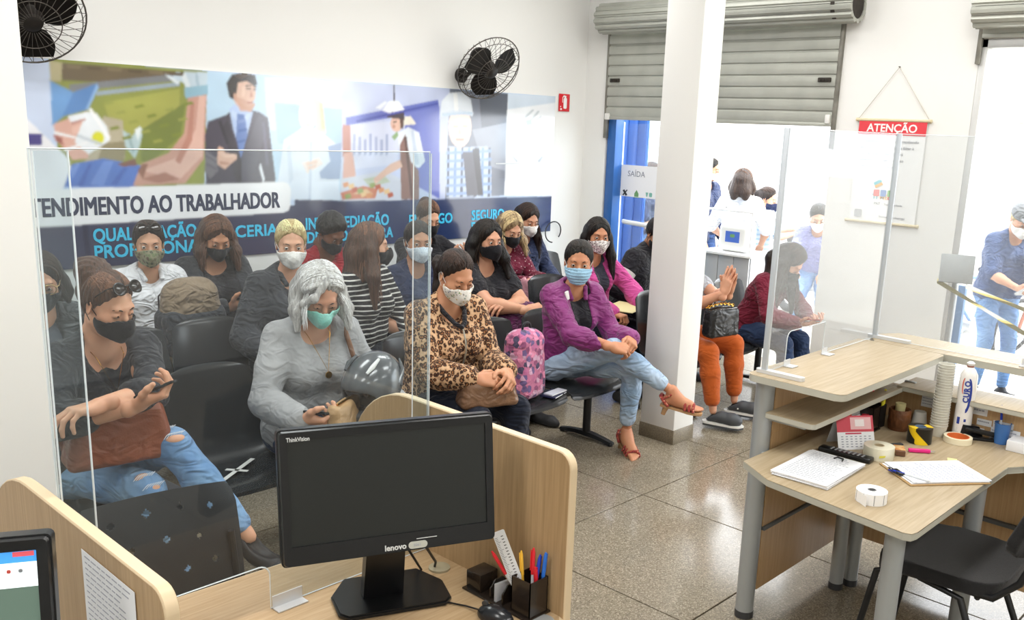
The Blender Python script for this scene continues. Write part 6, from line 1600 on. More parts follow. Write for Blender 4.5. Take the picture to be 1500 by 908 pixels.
pen((ox + .012, oy - .024, oz), (ox + .026, oy - .027, oz + .160), PCOL['2a6fd0'], 'light blue pen with black end at the right of the organizer', PCOL['2a6fd0'])
pen((ox - .012, oy + .004, oz), (ox + .0, oy + .034, oz + .152), PCOL['e8b53a'], 'yellow pencil in the desk organizer', PCOL['e8b53a'], .0035)
t = empty('ruler', label='clear plastic ruler with black markings standing in the desk organizer', cat='ruler')
a = Vector((ox, oy + .005, oz)); e = Vector((ox - .045, oy + .075, oz + .205)); d = (e - a).normalized(); sx = Vector((.72, -.62, 0)); sx = (sx - d * sx.dot(d)).normalized(); nz = sx.cross(d)
T = axes(sx, d, nz, a); L = (e - a).length
bm = B(); prism(bm, rrect(.032, L, .004, 3, 0, L / 2), 0, .002, T); build('blade', bm, mat('ruler_white', 'dfe1e2', .25), t)
bm = B()
for i in range(34):
    y = L * .30 + i * .0042; prism(bm, [(-.014, y), (-.014 + (.012 if i % 5 == 0 else .007), y), (-.014 + (.012 if i % 5 == 0 else .007), y + .0009), (-.014, y + .0009)], .002, .0024, T); 
    if i % 2: prism(bm, [(.002, y), (.008, y), (.008, y + .002), (.002, y + .002)], .002, .0024, T)
build('markings', bm, MATS['pen_1d1d22'], t, 0); rebase(t, a)

# --- plastic visitor chair with diamond cut-outs in front of the left desk
t = empty('visitor_chair', label='black plastic visitor chair with diamond cut-outs behind the oak desk', cat='chair')
def back_sheet(zs, w, y0, lean, holes, th=.008):
    """perforated backrest: small quads with diamond openings left out"""
    bm = B(); nx, nz = 84, 60; W2 = w / 2; pts = {}
    def P(u, v):
        x = W2 * u * (1 - .06 * (v > .8) * (v - .8) / .2); top = .028 * (1 - u * u)
        z = zs[0] + (zs[1] - zs[0]) * v + top * v; y = y0 + lean * v + .045 * (u * u) - .01 * math.sin(v * PI)
        return (x, y, z)
    V = [[bm.verts.new(P(i / nx * 2 - 1, j / nz)) for i in range(nx + 1)] for j in range(nz + 1)]
    for j in range(nz):
        for i in range(nx):
            u, v = (i + .5) / nx * 2 - 1, (j + .5) / nz
            if any(abs(u - a) * W2 + abs(v - b) * (zs[1] - zs[0]) < .0125 for a, b in holes): continue
            if (abs(u) - .90) ** 2 / .01 + max(0, v - .92) ** 2 / .0064 > 1.0 and abs(u) > .90 and v > .92: continue
            bm.faces.new((V[j][i], V[j][i + 1], V[j + 1][i + 1], V[j + 1][i]))
    bmesh.ops.delete(bm, geom=[q for q in bm.verts if not q.link_faces], context='VERTS')
    bmesh.ops.recalc_face_normals(bm, faces=bm.faces[:]); bmesh.ops.solidify(bm, geom=bm.faces[:], thickness=th); return bm
holes = [(-.62, .80), (-.2, .84), (.22, .84), (.62, .80), (-.42, .55), (.0, .58), (.42, .55), (-.22, .28), (.22, .28), (.6, .30), (-.6, .30)]
GLB = mat('glossy_black_plastic', '26282b', .42, spec=.5)
build('backrest', back_sheet((.49, .80), .475, -.02, .075, holes), GLB, t)
bm = B(); n = 10; rows = []
for i in range(11):
    v = i / 10; y = .02 - .44 * v; z = .455 + .012 * v - (.03 * max(0, v - .8) / .2)
    rows.append([bm.verts.new((.22 * (k / n * 2 - 1) * (1 - .05 * v), y, z + .015 * (k / n * 2 - 1) ** 2)) for k in range(n + 1)])
for i in range(10):
    for k in range(n): bm.faces.new((rows[i][k], rows[i][k + 1], rows[i + 1][k + 1], rows[i + 1][k]))
bmesh.ops.recalc_face_normals(bm, faces=bm.faces[:]); bmesh.ops.solidify(bm, geom=bm.faces[:], thickness=.008); build('seat', bm, GLB, t)
for s in (-1, 1):
    bm = B(); tube(bm, [(s * .20, .03, .66), (s * .21, .01, .46), (s * .21, -.05, .43), (s * .22, .16, .0)], .011, 8); build('leg', bm, STEELB, t)
    bm = B(); tube(bm, [(s * .21, .0, .44), (s * .21, -.36, .44), (s * .23, -.42, .0)], .011, 8); build('leg', bm, STEELB, t)
t.location = (1.14, 2.56, 0); t.rotation_euler = (0, 0, math.radians(-8))

# --- right service counter
t = empty('service_counter', label='grey-legged reception counter with raised pale shelf on the right', cat='counter')
def slab(name, poly, z1, th, M, T_, parent, edge=EDGEG, bev=.003):
    bm = B(); prism(bm, poly, z1 - .0012, z1, None); o = build(name, bm, M, parent, 30)
    bm = B(); prism(bm, poly, z1 - th, z1 - .0012, None, bev=.002); build('edge_band', bm, edge, o, 30); return o
def rpoly(x0, x1, y0, y1, r=.03, corners='1111'):
    out = []
    for (cx, cy, a0, f) in ((x1 - r, y1 - r, 0, corners[0]), (x0 + r, y1 - r, 90, corners[1]), (x0 + r, y0 + r, 180, corners[2]), (x1 - r, y0 + r, 270, corners[3])):
        if f == '1': out += [(cx + r * math.cos(math.radians(a0 + k * 18)), cy + r * math.sin(math.radians(a0 + k * 18))) for k in range(6)]
        else: out.append((x1 if a0 in (0, 270) else x0, y1 if a0 < 180 else y0))
    return out
slab('raised_top', rpoly(3.075, 4.06, 1.375, 1.775, .035, '0111'), 1.05, .027, TOPC, None, t)
slab('middle_shelf', rpoly(3.12, 3.96, 1.495, 1.70, .02, '0011'), .90, .022, TOPC, None, t)
slab('desktop', [(2.868, 1.53), (2.79, 1.0), (2.80, .975), (2.83, .968), (3.70, .967), (3.765, .925), (3.765, -.5), (4.0, -.5), (4.0, 1.69), (2.97, 1.69), (2.90, 1.58)], .74, .027, TOPC, None, t)
for x0, x1, z0, z1 in ((3.19, 3.98, .66, .80), (3.19, 3.98, .40, .645), (3.19, 3.98, .12, .385), (3.19, 3.98, .80, 1.02)):
    bm = B(); box(bm, ((x0 + x1) / 2, 1.71, (z0 + z1) / 2), (x1 - x0, .018, z1 - z0), bev=.0015, seg=1); build('panel', bm, WP, t)
for z in (.652, .392):
    bm = B(); box(bm, (3.585, 1.705, z), (.79, .026, .016), bev=.002); build('rail', bm, RAIL, t)
for (z0, z1) in ((.66, .885), (.40, .645), (.12, .385)):
    bm = B(); box(bm, (4.02, .6, (z0 + z1) / 2), (.018, 2.1, z1 - z0), bev=.0015, seg=1); build('panel', bm, WP, t)
for z in (.652, .392):
    bm = B(); box(bm, (4.005, .6, z), (.03, 2.1, .016), bev=.002); build('rail', bm, RAIL, t)
def oval_leg(x, y, z1, rx=.048, ry=.034, rz=0):
    bm = B(); pts = [(rx * math.cos(a), ry * math.sin(a)) for a in np.linspace(0, 2 * PI, 25)[:-1]]
    prism(bm, pts, .025, z1, T3((x, y, 0), rz)); o = build('leg', bm, LEGM, t, 50)
    bm = B(); prism(bm, [(a * 1.04, b * 1.04) for a, b in pts], 0, .03, T3((x, y, 0), rz)); build('foot_cap', bm, PLG, o, 50)
oval_leg(3.165, 1.735, 1.022, .037, .037)
oval_leg(2.885, 1.055, .713, .034, .034); oval_leg(3.68, 1.58, .713, .030, .030); oval_leg(3.76, 1.55, .713, .030, .030); oval_leg(3.66, 1.05, .713, .034, .034); oval_leg(4.02, 1.70, 1.022, .04, .04)
bm = B(); box(bm, (3.16, 1.61, .722), (.06, .20, .02), bev=.003); box(bm, (3.18, 1.62, 1.014), (.05, .24, .018), bev=.003); box(bm, (3.16, 1.62, .872), (.04, .16, .014), bev=.003); build('shelf_bracket', bm, LEGM, t)
slab('rear_top', [(4.064, 1.44), (4.064, -.6), (4.34, -.6), (4.34, 1.70), (4.20, 1.78), (4.064, 1.70)], 1.05, .03, TOPC, None, t)
slab('rear_shelf', rpoly(3.93, 4.14, -.55, 1.52, .02, '0000'), .905, .022, TOPC, None, t)
bm = B(); box(bm, (4.03, 1.50, .89), (.02, .05, .04), bev=.003); build('shelf_bracket', bm, LEGM, t)
rebase(t, (3.5, 1.5, 0))
# tall acrylic guard on the right counter
t = empty('tall_acrylic_guard', label='tall hazy acrylic guard with grey posts and flat feet on the right counter', cat='screen')
POSTM = mat('guard_post', 'c3cad1', .35, metal=.2)
x0, x1, y, zt = 3.135, 4.135, 1.735, 1.975
ol = [(x0, 1.053), (3.30, 1.053), (3.30, 1.16)] + [(3.33 - .03 * math.cos(a), 1.16 + .03 * math.sin(a)) for a in np.linspace(.2, PI / 2, 5)] + [(3.62, 1.19), (3.62, 1.053), (x1, 1.053), (x1, zt), (x0, zt)]
acrylic_sheet(ol, axes((1, 0, 0), (0, 0, 1), (0, -1, 0), (0, y, 0)), ACR2, 'front_sheet', parent=t)
acrylic_sheet([(1.735, 1.053), (.9, 1.053), (.9, 1.975), (1.735, 1.975)], axes((0, 1, 0), (0, 0, 1), (1, 0, 0), (4.14, 0, 0)), ACR2, 'return_sheet', parent=t)
for x in (x0, x1):
    bm = B(); box(bm, (x, y - .004, 1.515), (.016, .022, .925), bev=.003); p = build('post', bm, POSTM, t)
    bm = B(); prism(bm, rrect(.032, .20, .012, 4, 0, -.07), 0, .014, T3((x + .005, y + .0, 1.0505))); build('foot', bm, ALUB, p)
for x in (3.30, 3.62):
    bm = B(); box(bm, (x + .01, y - .022, 1.0525), (.05, .04, .003)); box(bm, (x + .01, y - .004, 1.064), (.05, .003, .024)); build('foot_bracket', bm, ALUB, t)
bm = B(); box(bm, (4.12, 1.06, 1.0525), (.05, .06, .003)); box(bm, (4.133, 1.06, 1.066), (.003, .06, .03)); build('foot_bracket', bm, ALUB, t)
rebase(t, (3.6, 1.73, 1.05))

# --- things on the right desk
Z = .7405
t = empty('paper_stack', label='stack of printed forms on the counter desk beside the remote control', cat='papers')
T = T3((3.09, 1.445, Z), math.radians(2)); rnd = random.Random(5)
for k in range(9):
    bm = B(); TT = T @ Matrix.Translation((rnd.uniform(-.004, .004), rnd.uniform(-.004, .004), k * .0021)) @ Matrix.Rotation(rnd.uniform(-.02, .02), 4, 'Z'); prism(bm, [(-.16, -.108), (.16, -.108), (.16, .108), (-.16, .108)], 0, .0018, TT); sh_ = build('sheet', bm, PW, t, 0)
bm = B(); ruled(bm, TT @ Matrix.Translation((0, 0, .0018)) @ Matrix.Rotation(-PI / 2, 4, 'Z'), .20, .31, 17, rnd, lh=.2); build('printed_lines', bm, INK, sh_, 0)
bm = B(); tube(bm, [TT @ Vector(p) for p in ((.115, -.035, .003), (.135, -.03, .006), (.14, -.005, .006), (.12, .0, .004))], .003, 6); build('binder_clip', bm, PLB, t); rebase(t, (3.09, 1.445, Z))
def roll(name, loc, ro, ri, h, M, core, label, cat='tape'):
    t = empty(name, loc, 0, label, cat)
    bm = B(); n = 36; P = [(ri, 0), (ro, 0), (ro, h), (ri, h)]
    rg = [[bm.verts.new((r * math.cos(2 * PI * k / n), r * math.sin(2 * PI * k / n), z)) for k in range(n)] for r, z in P]
    for i in range(4):
        for k in range(n): bm.faces.new((rg[i][k], rg[i][(k + 1) % n], rg[(i + 1) % 4][(k + 1) % n], rg[(i + 1) % 4][k]))
    build('wound_tape', bm, M, t)
    bm = B(); P = [(ri - .003, -.0), (ri + .0005, 0), (ri + .0005, h + .001), (ri - .003, h + .001)]
    rg = [[bm.verts.new((r * math.cos(2 * PI * k / n), r * math.sin(2 * PI * k / n), z)) for k in range(n)] for r, z in P]
    for i in range(4):
        for k in range(n): bm.faces.new((rg[i][k], rg[i][(k + 1) % n], rg[(i + 1) % 4][(k + 1) % n], rg[(i + 1) % 4][k]))
    build('core', bm, core, t); return t
t = roll('label_roll', (2.965, 1.185, Z), .052, .014, .040, mat('label_paper', 'f0f0f0', .5), mat('core_grey', '77787a', .7), 'roll of white labels near the front edge of the counter desk', 'labels')
for k in range(9):
    bm = B(); a = 2 * PI * k / 9 + .25; prism(bm, [(-.0007, .002), (.0007, .002), (.0007, .038), (-.0007, .038)], 0, .0005, axes((-math.sin(a), math.cos(a), 0), (0, 0, 1), (math.cos(a), math.sin(a), 0), (.0519 * math.cos(a), .0519 * math.sin(a), 0))); build('label_gap', bm, mat('gap_dark', '5a5d63', .7), t, 0)
bm = B(); prism(bm, [(-.02, .0), (.018, .0), (.018, .038), (-.02, .038)], 0, .0006, axes((-.5, -.75, .0), (0, 0, 1), (-.8, .5, 0), (-.060, .0, 0))); build('loose_label', bm, MATS['label_paper'], t)
t = roll('packing_tape', (3.42, 1.36, Z), .058, .019, .048, mat('clear_tape', 'e0dcc6', .25), mat('core_card', 'b9a98a', .7), 'wide roll of clear packing tape beside the remote control')
bm = B(); prism(bm, [(-.012, .0), (.010, .004), (.012, .012), (-.010, .010)], 0, .0006, axes((.6, -.8, 0), (0, 0, 1), (-.8, -.6, 0), (-.0475, -.0355, .014))); build('tape_end', bm, mat('tape_mark', 'd8cf4c', .5), t)
t = roll('masking_tape', (3.865, 1.215, Z), .056, .043, .024, mat('masking', 'efe6c9', .6), mat('core_orange', 'e2733a', .6), 'roll of masking tape with orange core on the counter desk')
HAZ, nt, o_, d_ = pat('hazard_tape', rough=.3)
s_ = nd(nt, 'ShaderNodeSeparateXYZ'); nt.links.new(o_, s_.inputs[0]); at = nd(nt, 'ShaderNodeMath', operation='ARCTAN2'); nt.links.new(s_.outputs[1], at.inputs[0]); nt.links.new(s_.outputs[0], at.inputs[1])
m1 = nd(nt, 'ShaderNodeMath', operation='MULTIPLY'); m1.inputs[1].default_value = 1.9; nt.links.new(at.outputs[0], m1.inputs[0]); m2 = nd(nt, 'ShaderNodeMath', operation='MULTIPLY_ADD'); m2.inputs[1].default_value = 42; nt.links.new(s_.outputs[2], m2.inputs[0]); nt.links.new(m1.outputs[0], m2.inputs[2])
si = nd(nt, 'ShaderNodeMath', operation='SINE'); nt.links.new(m2.outputs[0], si.inputs[0]); ramp(nt, si.outputs[0], [(0, '222018'), (.49, '26231c'), (.52, 'e6c018'), (1, 'efcb22')], d_)
roll('hazard_tape_roll', (3.735, 1.325, Z), .049, .022, .066, HAZ, mat('core_blue_grey', '6b7f96', .6), 'upright roll of yellow and black hazard tape on the counter desk')
t = empty('remote_control', (3.325, 1.45, Z), math.radians(3), 'long black remote control lying behind the printed forms', 'remote')
bm = B(); box(bm, (0, 0, .010), (.048, .21, .020), bev=.006); build('body', bm, PLB, t)
bm = B()
for i in range(3):
    for j in range(8): box(bm, ((i - 1) * .012, -.07 + j * .018, .0205), (.007, .008, .003), bev=.001, seg=1)
build('buttons', bm, mat('button_grey', '9a9c9e', .5), t)
# desk calendar
t = empty('desk_calendar', (3.47, 1.50, Z), math.radians(-36), 'small red and white tent calendar under the middle shelf', 'calendar')
RT = axes((1, 0, 0), (0, .38, .925), (0, -.925, .38), (0, -.055, 0)); w = .16; h = .135
bm = B(); prism(bm, [(-w / 2, 0), (w / 2, 0), (w / 2, h), (-w / 2, h)], 0, .0012, RT); fr_ = build('front_leaf', bm, PW, t, 0)
RB = axes((1, 0, 0), (0, -.38, .925), (0, .925, .38), (0, .048, 0)); bm = B(); prism(bm, [(-w / 2, 0), (w / 2, 0), (w / 2, h), (-w / 2, h)], -.0012, 0, RB); build('back_leaf', bm, mat('card_grey', 'c9ccd2', .7), t, 0)
for (a, b_, c, d, m_) in ((-.08, .08, .07, .135, mat('cal_red', 'c94a58', .6)), (-.02, .07, .08, .128, mat('cal_pink', 'e3b5b8', .6)), (.0, .04, .092, .12, mat('cal_pale', 'efe6e6', .6))):
    bm = B(); z0 = {'cal_red': .0013, 'cal_pink': .0017, 'cal_pale': .0021}[m_.name]; prism(bm, [(a, c), (b_, c), (b_, d), (a, d)], z0, z0 + .0003, RT); build('print', bm, m_, fr_, 0)
bm = B()
for i in range(5):
    for j in range(7): prism(bm, rrect(.010, .004, .001, 1, -.06 + j * .02, .012 + i * .010), .0013, .0017, RT)
build('date_grid', bm, INK, fr_, 0); bm = B(); prism(bm, rrect(.07, .006, .001, 1, -.01, .064), .0013, .0017, RT); build('month_title', bm, INKR, fr_, 0)
# second smoked organizer with paper, glue sticks
t = organizer((3.645, 1.545, Z), PI / 2, 'smoked plastic organizer in the corner of the counter desk under the shelf'); 
papersheet('note_sheet', 'white handwritten sheet standing in the corner organizer', axes((1, 0, 0), (0, .25, .97), (0, -.97, .25), (3.67, 1.575, Z + .085)), .10, .14, 7)
def glue(loc, r, h, body, cap, label):
    t = empty('glue_stick', loc, 0, label, 'glue'); bm = B(); lathe(bm, [(0, 0), (r, 0), (r, h * .62), (r * .96, h * .64), (0, h * .64)], n=18); build('tube', bm, body, t)
    bm = B(); lathe(bm, [(0, h * .60), (r * 1.1, h * .60), (r * 1.1, h * .93), (r * .9, h), (0, h)], n=18); build('cap', bm, cap, t)
glue((3.575, 1.575, Z), .018, .135, mat('glue_green', '2f7a52', .4), mat('glue_orange', 'e8501f', .35), 'glue stick with orange cap and green body under the shelf')
glue((3.60, 1.505, Z), .0165, .10, mat('glue_red', 'c8453f', .4), mat('glue_darkred', 'a8182c', .35), 'shorter red glue stick in front of the orange capped one')
t = empty('pen_holder', (3.80, 1.545, Z), 0, 'tall black mesh pen holder with markers below the shelf corner', 'holder')
bm = B(); pbox(bm, (0, 0, 0), (.062, .062, .098)); build('cup', bm, mat('mesh_black', '24211f', .4), t)
bm = B(); box(bm, (.055, .02, .16), (.045, .012, .085), (0, .2, 0), bev=.002); build('card_case', bm, PLB, t)
for k, (dx, dy, c, nm) in enumerate(((-.018, .01, 'd8232f', 'red marker standing in the black pen holder'), (.0, .016, '1d1d22', 'black marker standing in the black pen holder'), (.016, -.016, 'efe23a', 'bright yellow highlighter standing in the black pen holder'))):
    pen((3.80 + dx * .6, 1.545 + dy, Z + .004), (3.80 + dx * 1.8 - .005, 1.545 + dy * 1.3, Z + (.175, .185, .165)[k]), PCOL[c], nm, PCOL[c], .007)
t = empty('brown_pot', (3.835, 1.455, Z), 0, 'rough brown wooden pot on the counter desk', 'pot')
bm = B(); lathe(bm, [(0, 0), (.040, 0), (.046, .03), (.047, .085), (.043, .092), (.038, .088), (.036, .02), (0, .018)], n=22); build('vessel', bm, mat('bark_brown', '7a4c2a', .55, var=.45, vscale=26, bump=.6, bscale=50), t)
bm = B(); lathe(bm, [(0, .07), (.02, .07), (.022, .112), (0, .114)], (.012, .006, 0), 14); build('stopper', bm, mat('cork_pale', 'c9bf8d', .6), t)
t = empty('small_cup', (3.945, 1.41, Z), 0, 'small white plastic cup upside down by the notes panel', 'cup')
bm = B(); lathe(bm, [(0, .068), (.024, .068), (.026, .064), (.034, 0), (.031, 0), (.024, .06), (0, .062)], n=22); build('body', bm, MATS['white_plastic'], t)
# stacked cups and the sleeve
CUPM = mat('cup_translucent', 'e4e2d6', .3, trans=.25, spec=.5)
t = empty('cup_stack', (3.885, 1.305, Z), 0, 'tall stack of translucent disposable cups standing on the counter desk', 'cups'); t.rotation_euler = (0, 0, 0)
for k in range(24):
    z = k * .0115; bm = B(); r0 = .036 - k * .00012
    lathe(bm, [(r0 - .008, z), (r0 - .001, z + .045), (r0 + .001, z + .046), (r0 + .001, z + .0475), (r0 - .002, z + .048), (r0 - .009, z + .002)], n=20); build('cup', bm, CUPM, t)
t = empty('cup_sleeve', (3.955, 1.235, Z), 0, 'white plastic sleeve of cups with blue CURO lettering beside the cup stack', 'cups')
bm = B(); lathe(bm, [(0, 0), (.033, 0), (.036, .01), (.036, .05), (.0355, .14), (.036, .22), (.034, .27), (.022, .292), (.010, .305), (.016, .318), (.008, .325), (0, .322)], n=26)
build('film', bm, mat('sleeve_film', 'eceae6', .22, bump=.35, bscale=35), t)
bm = B(); tube(bm, [(.012 * math.cos(a), .012 * math.sin(a), .305) for a in np.linspace(0, 2 * PI, 12)[:-1]], .004, 6, True); build('tie', bm, mat('tie_brown', '8c5a4a', .5), t)
fa = math.atan2(-1.235, -3.955)
def on_cyl(poly, r, M, nm):   # printed shape wrapped on the sleeve: u = arc length, v = height
    bm = B(); n = len(poly); vs = [bm.verts.new((r * math.cos(fa + u / r), r * math.sin(fa + u / r), v)) for u, v in poly]; bm.faces.new(vs); return build(nm, bm, M, t, 0)
SB = mat('sleeve_blue', '2b3f96', .35); SRd = mat('sleeve_red', 'd8604f', .35)
on_cyl([(.004 + .018 * math.cos(a), .185 + .075 * math.sin(a)) for a in np.linspace(-PI / 2, PI / 2, 12)] + [(.004 + .008 * math.cos(a), .19 + .062 * math.sin(a)) for a in np.linspace(PI / 2, -PI / 2, 12)], .0366, SB, 'print')
on_cyl([(-.014 - .008 * math.cos(a), .225 + .035 * math.sin(a)) for a in np.linspace(-PI / 2, PI / 2, 9)] + [(-.014 - .003 * math.cos(a), .225 + .030 * math.sin(a)) for a in np.linspace(PI / 2, -PI / 2, 9)], .0366, SRd, 'print')
for k, ch in enumerate('CURO'):
    nrm = Vector((math.cos(fa), math.sin(fa), 0)); tg = Vector((-math.sin(fa), math.cos(fa), 0)); text('lettering', ch, .030, SB, axes((0, 0, 1), -tg, nrm, nrm * .0368 + tg * .010 + Vector((0, 0, .155 + k * .023))), t, bold=.0012)
for (u, v, w, h_) in ((-.018, .075, .012, .03), (.008, .078, .009, .012), (.0, .04, .04, .004), (.0, .032, .04, .004), (.0, .024, .03, .003)): on_cyl([(u - w / 2, v - h_ / 2), (u + w / 2, v - h_ / 2), (u + w / 2, v + h_ / 2), (u - w / 2, v + h_ / 2)], .0364, INK if v < .05 else SB, 'print')
t = empty('stapler', (4.005 - .04, 1.155, Z), math.radians(-62), 'black stapler by the blue cup on the counter desk', 'stapler')
bm = B(); box(bm, (0, 0, .006), (.15, .034, .012), bev=.004); build('base', bm, PLB, t); bm = B(); box(bm, (-.005, 0, .036), (.15, .030, .018), (0, .14, 0), bev=.006); build('arm', bm, PLB, t); bm = B(); box(bm, (.07, 0, .024), (.018, .026, .014), bev=.002); build('nose_plate', bm, ALU, t)
t = empty('hole_punch', (3.965, 1.185 + .02, Z), math.radians(-30), 'small black hole punch behind the stapler', 'punch')
bm = B(); box(bm, (0, 0, .010), (.10, .05, .02), bev=.004); build('base', bm, PLB, t); bm = B(); prism(bm, [(-.05, .02), (.05, .02), (.03, .05), (-.045, .062)], -.02, .02, axes((1, 0, 0), (0, 0, 1), (0, -1, 0), (0, 0, 0))); build('lever', bm, PLB, t)
t = empty('blue_cup', (3.99, 1.085, Z), 0, 'translucent blue plastic cup holding a blue pen', 'cup')
bm = B(); lathe(bm, [(0, 0), (.026, 0), (.032, .085), (.034, .088), (.031, .088), (.025, .006), (0, .006)], n=22); build('body', bm, mat('cup_blue', '4f86d0', .2, trans=.2), t)
pen((3.985, 1.085, Z + .008), (3.975, 1.097, Z + .165), PCOL['2342b8'], 'blue pen standing in the translucent blue cup')
t = empty('white_box', (3.985, .99, Z), 0, 'low white box of folded forms at the right edge of the counter desk', 'box'); bm = B(); box(bm, (0, 0, .022), (.15, .10, .044), bev=.002); build('body', bm, PW, t); bm = B(); box(bm, (.06, 0, .09), (.004, .12, .10), (0, .25, 0)); build('standing_card', bm, PW, t)
# clipboard, pen, sticky note, lighter, matches, cutter
t = empty('clipboard', (3.40, 1.135, Z), math.radians(-44 + 6), 'brown clipboard of written forms with black clip on the counter desk', 'clipboard')
bm = B(); box(bm, (0, 0, .002), (.32, .225, .004), bev=.001, seg=1); build('board', bm, mat('hardboard', 'a98a5c', .6), t)
for k, (dx, a) in enumerate(((0, .01), (.012, -.03), (.02, .015), (.008, .0))):
    bm = B(); TT = T3((dx, .004, .0042 + k * .0016), a); prism(bm, [(-.15, -.105), (.15, -.105), (.15, .105), (-.15, .105)], 0, .0012, TT); sh_ = build('sheet', bm, PW, t, 0)
bm = B(); ruled(bm, TT @ Matrix.Translation((.01, 0, .0012)) @ Matrix.Rotation(PI / 2, 4, 'Z'), .19, .26, 14, random.Random(8), lh=.2); build('handwriting', bm, mat('ink_blue', '9aa2bc', .7), sh_, 0)
bm = B(); box(bm, (-.145, .0, .012), (.022, .06, .006), bev=.002); tube(bm, [(-.15, -.03, .014), (-.17, -.03, .018), (-.17, .03, .018), (-.15, .03, .014)], .002, 5); build('clip', bm, PLB, t)
pen((3.27, 1.10, Z + .016), (3.285, 1.262, Z + .010), PCOL['2342b8'], 'blue pen lying across the clipboard corner', group='loose pens on the counter desk')
papersheet('sticky_note', 'small yellow sticky note alone in the middle of the counter desk', T3((3.615, 1.145, Z), .4), .04, .035, 0, M=YEL)
t = empty('matchbox', (3.535, 1.325, Z), .5, 'open orange and brown matchbox with a lighter in front of the hazard tape', 'box'); bm = B(); box(bm, (0, 0, .011), (.06, .04, .022), bev=.001); build('sleeve', bm, mat('match_yellow', 'd8c08a', .6, col2='c07a3a', cscale=40), t); bm = B(); box(bm, (-.02, 0, .011), (.055, .036, .018)); build('tray', bm, mat('match_brown', '6b4a35', .7), t)
t = empty('lighter', (3.585, 1.365, Z), -.5, 'dark grey lighter lying beside the matchbox', 'lighter'); bm = B(); box(bm, (0, 0, .008), (.075, .022, .016), bev=.005); build('body', bm, PLG, t); bm = B(); box(bm, (-.045, 0, .009), (.02, .018, .016), bev=.002); build('metal_head', bm, ALU, t)
t = empty('cutter', (3.60, 1.27, Z), math.radians(-52), 'bright pink pocket cutter on the counter desk', 'cutter'); bm = B(); box(bm, (0, 0, .008), (.085, .018, .014), bev=.004); build('handle', bm, mat('hot_pink', 'e22a86', .35), t); bm = B(); prism(bm, [(.04, -.004), (.062, -.002), (.058, .005), (.04, .005)], .006, .008); build('blade', bm, ALU, t)
# notes on the rear panel
for k, (y, z, w, h, n) in enumerate(((1.40, .84, .07, .05, 3), (1.20, .85, .085, .035, 1), (1.165, .805, .06, .028, 1), (1.185, .765, .05, .026, 1), (1.09, .81, .08, .03, 1), (1.105, .765, .06, .06, 3), (1.05, .775, .06, .05, 2), (.93, .81, .11, .10, 7))):
    papersheet('note', ('torn paper note at the far left of the oak notes panel', 'upper oblong name label on the oak notes panel', 'middle short label behind the cup sleeve on the notes panel', 'lowest short label behind the cup sleeve on the notes panel', 'oblong label right of the cup sleeve above the blue pen', 'squarish note left behind the blue pen', 'squarish note right behind the blue pen', 'large printed table at the right end of the notes panel')[k], axes((0, -1, 0), (0, 0, 1), (-1, 0, 0), (4.0105, y, z)), w, h, n, 'note', 'notes stuck on the oak panel')
# --- black desk chair on the right
t = empty('desk_chair', label='black upholstered desk chair with tubular frame pulled up to the right counter', cat='chair')
FAB = mat('chair_fabric', '141315', .9, bump=.4, bscale=300, sheen=.2)
f = Field((-.26, -.26, -.07), (.26, .26, .06), .008); f.ell((0, 0, -.0), (.235, .235, .034), k=0)
X, Y, Z_ = f.xyz(); rr = (np.abs(X / .23) ** 4 + np.abs(Y / .225) ** 4) ** .25; f.F = (np.maximum((rr - 1) * .2, np.abs(Z_ - .03 * 0 + .03 * np.clip(Y / .2, 0, 1) ** 3) - .027) + 0).astype(np.float32)
v, q = f.mesh(); link('seat', npmesh('seat', v + np.array([0, 0, .455]), q), t, [FAB])
f = Field((-.25, -.06, -.2), (.25, .08, .2), .008); X, Y, Z_ = f.xyz(); rr = (np.abs(X / .225) ** 5 + np.abs(Z_ / .165) ** 5) ** .2; f.F = np.maximum((rr - 1) * .17, np.abs(Y - .9 * X ** 2) - .020).astype(np.float32); v, q = f.mesh(); v = v @ rotx(20).T
link('backrest', npmesh('backrest', v + np.array([0, -.31, .735]), q), t, [FAB])
bm = B(); prism(bm, rrect(.43, .30, .05, 4), -.004, .004, axes((1, 0, 0), (0, -.34, .94), (0, -.94, -.34), (0, -.338, .728))); build('back_shell', bm, PLB, t)
for s in (-1, 1):
    bm = B(); tube(bm, [(s * .19, -.335, .70), (s * .205, -.275, .52), (s * .20, -.20, .435), (s * .20, .14, .425), (s * .205, .20, .40), (s * .235, .26, .0)], .0125, 10); build('leg', bm, STEELB, t)
    bm = B(); tube(bm, [(s * .20, .05, .425), (s * .21, -.10, .40), (s * .235, -.27, .0)], .0125, 10); build('leg', bm, STEELB, t)
bm = B(); tube(bm, [(-.2, .10, .42), (.2, .10, .42)], .011, 8); tube(bm, [(-.2, -.15, .42), (.2, -.15, .42)], .011, 8); build('cross_bar', bm, STEELB, t)
t.location = (3.385, 1.02, 0); t.rotation_euler = (0, 0, math.radians(2))
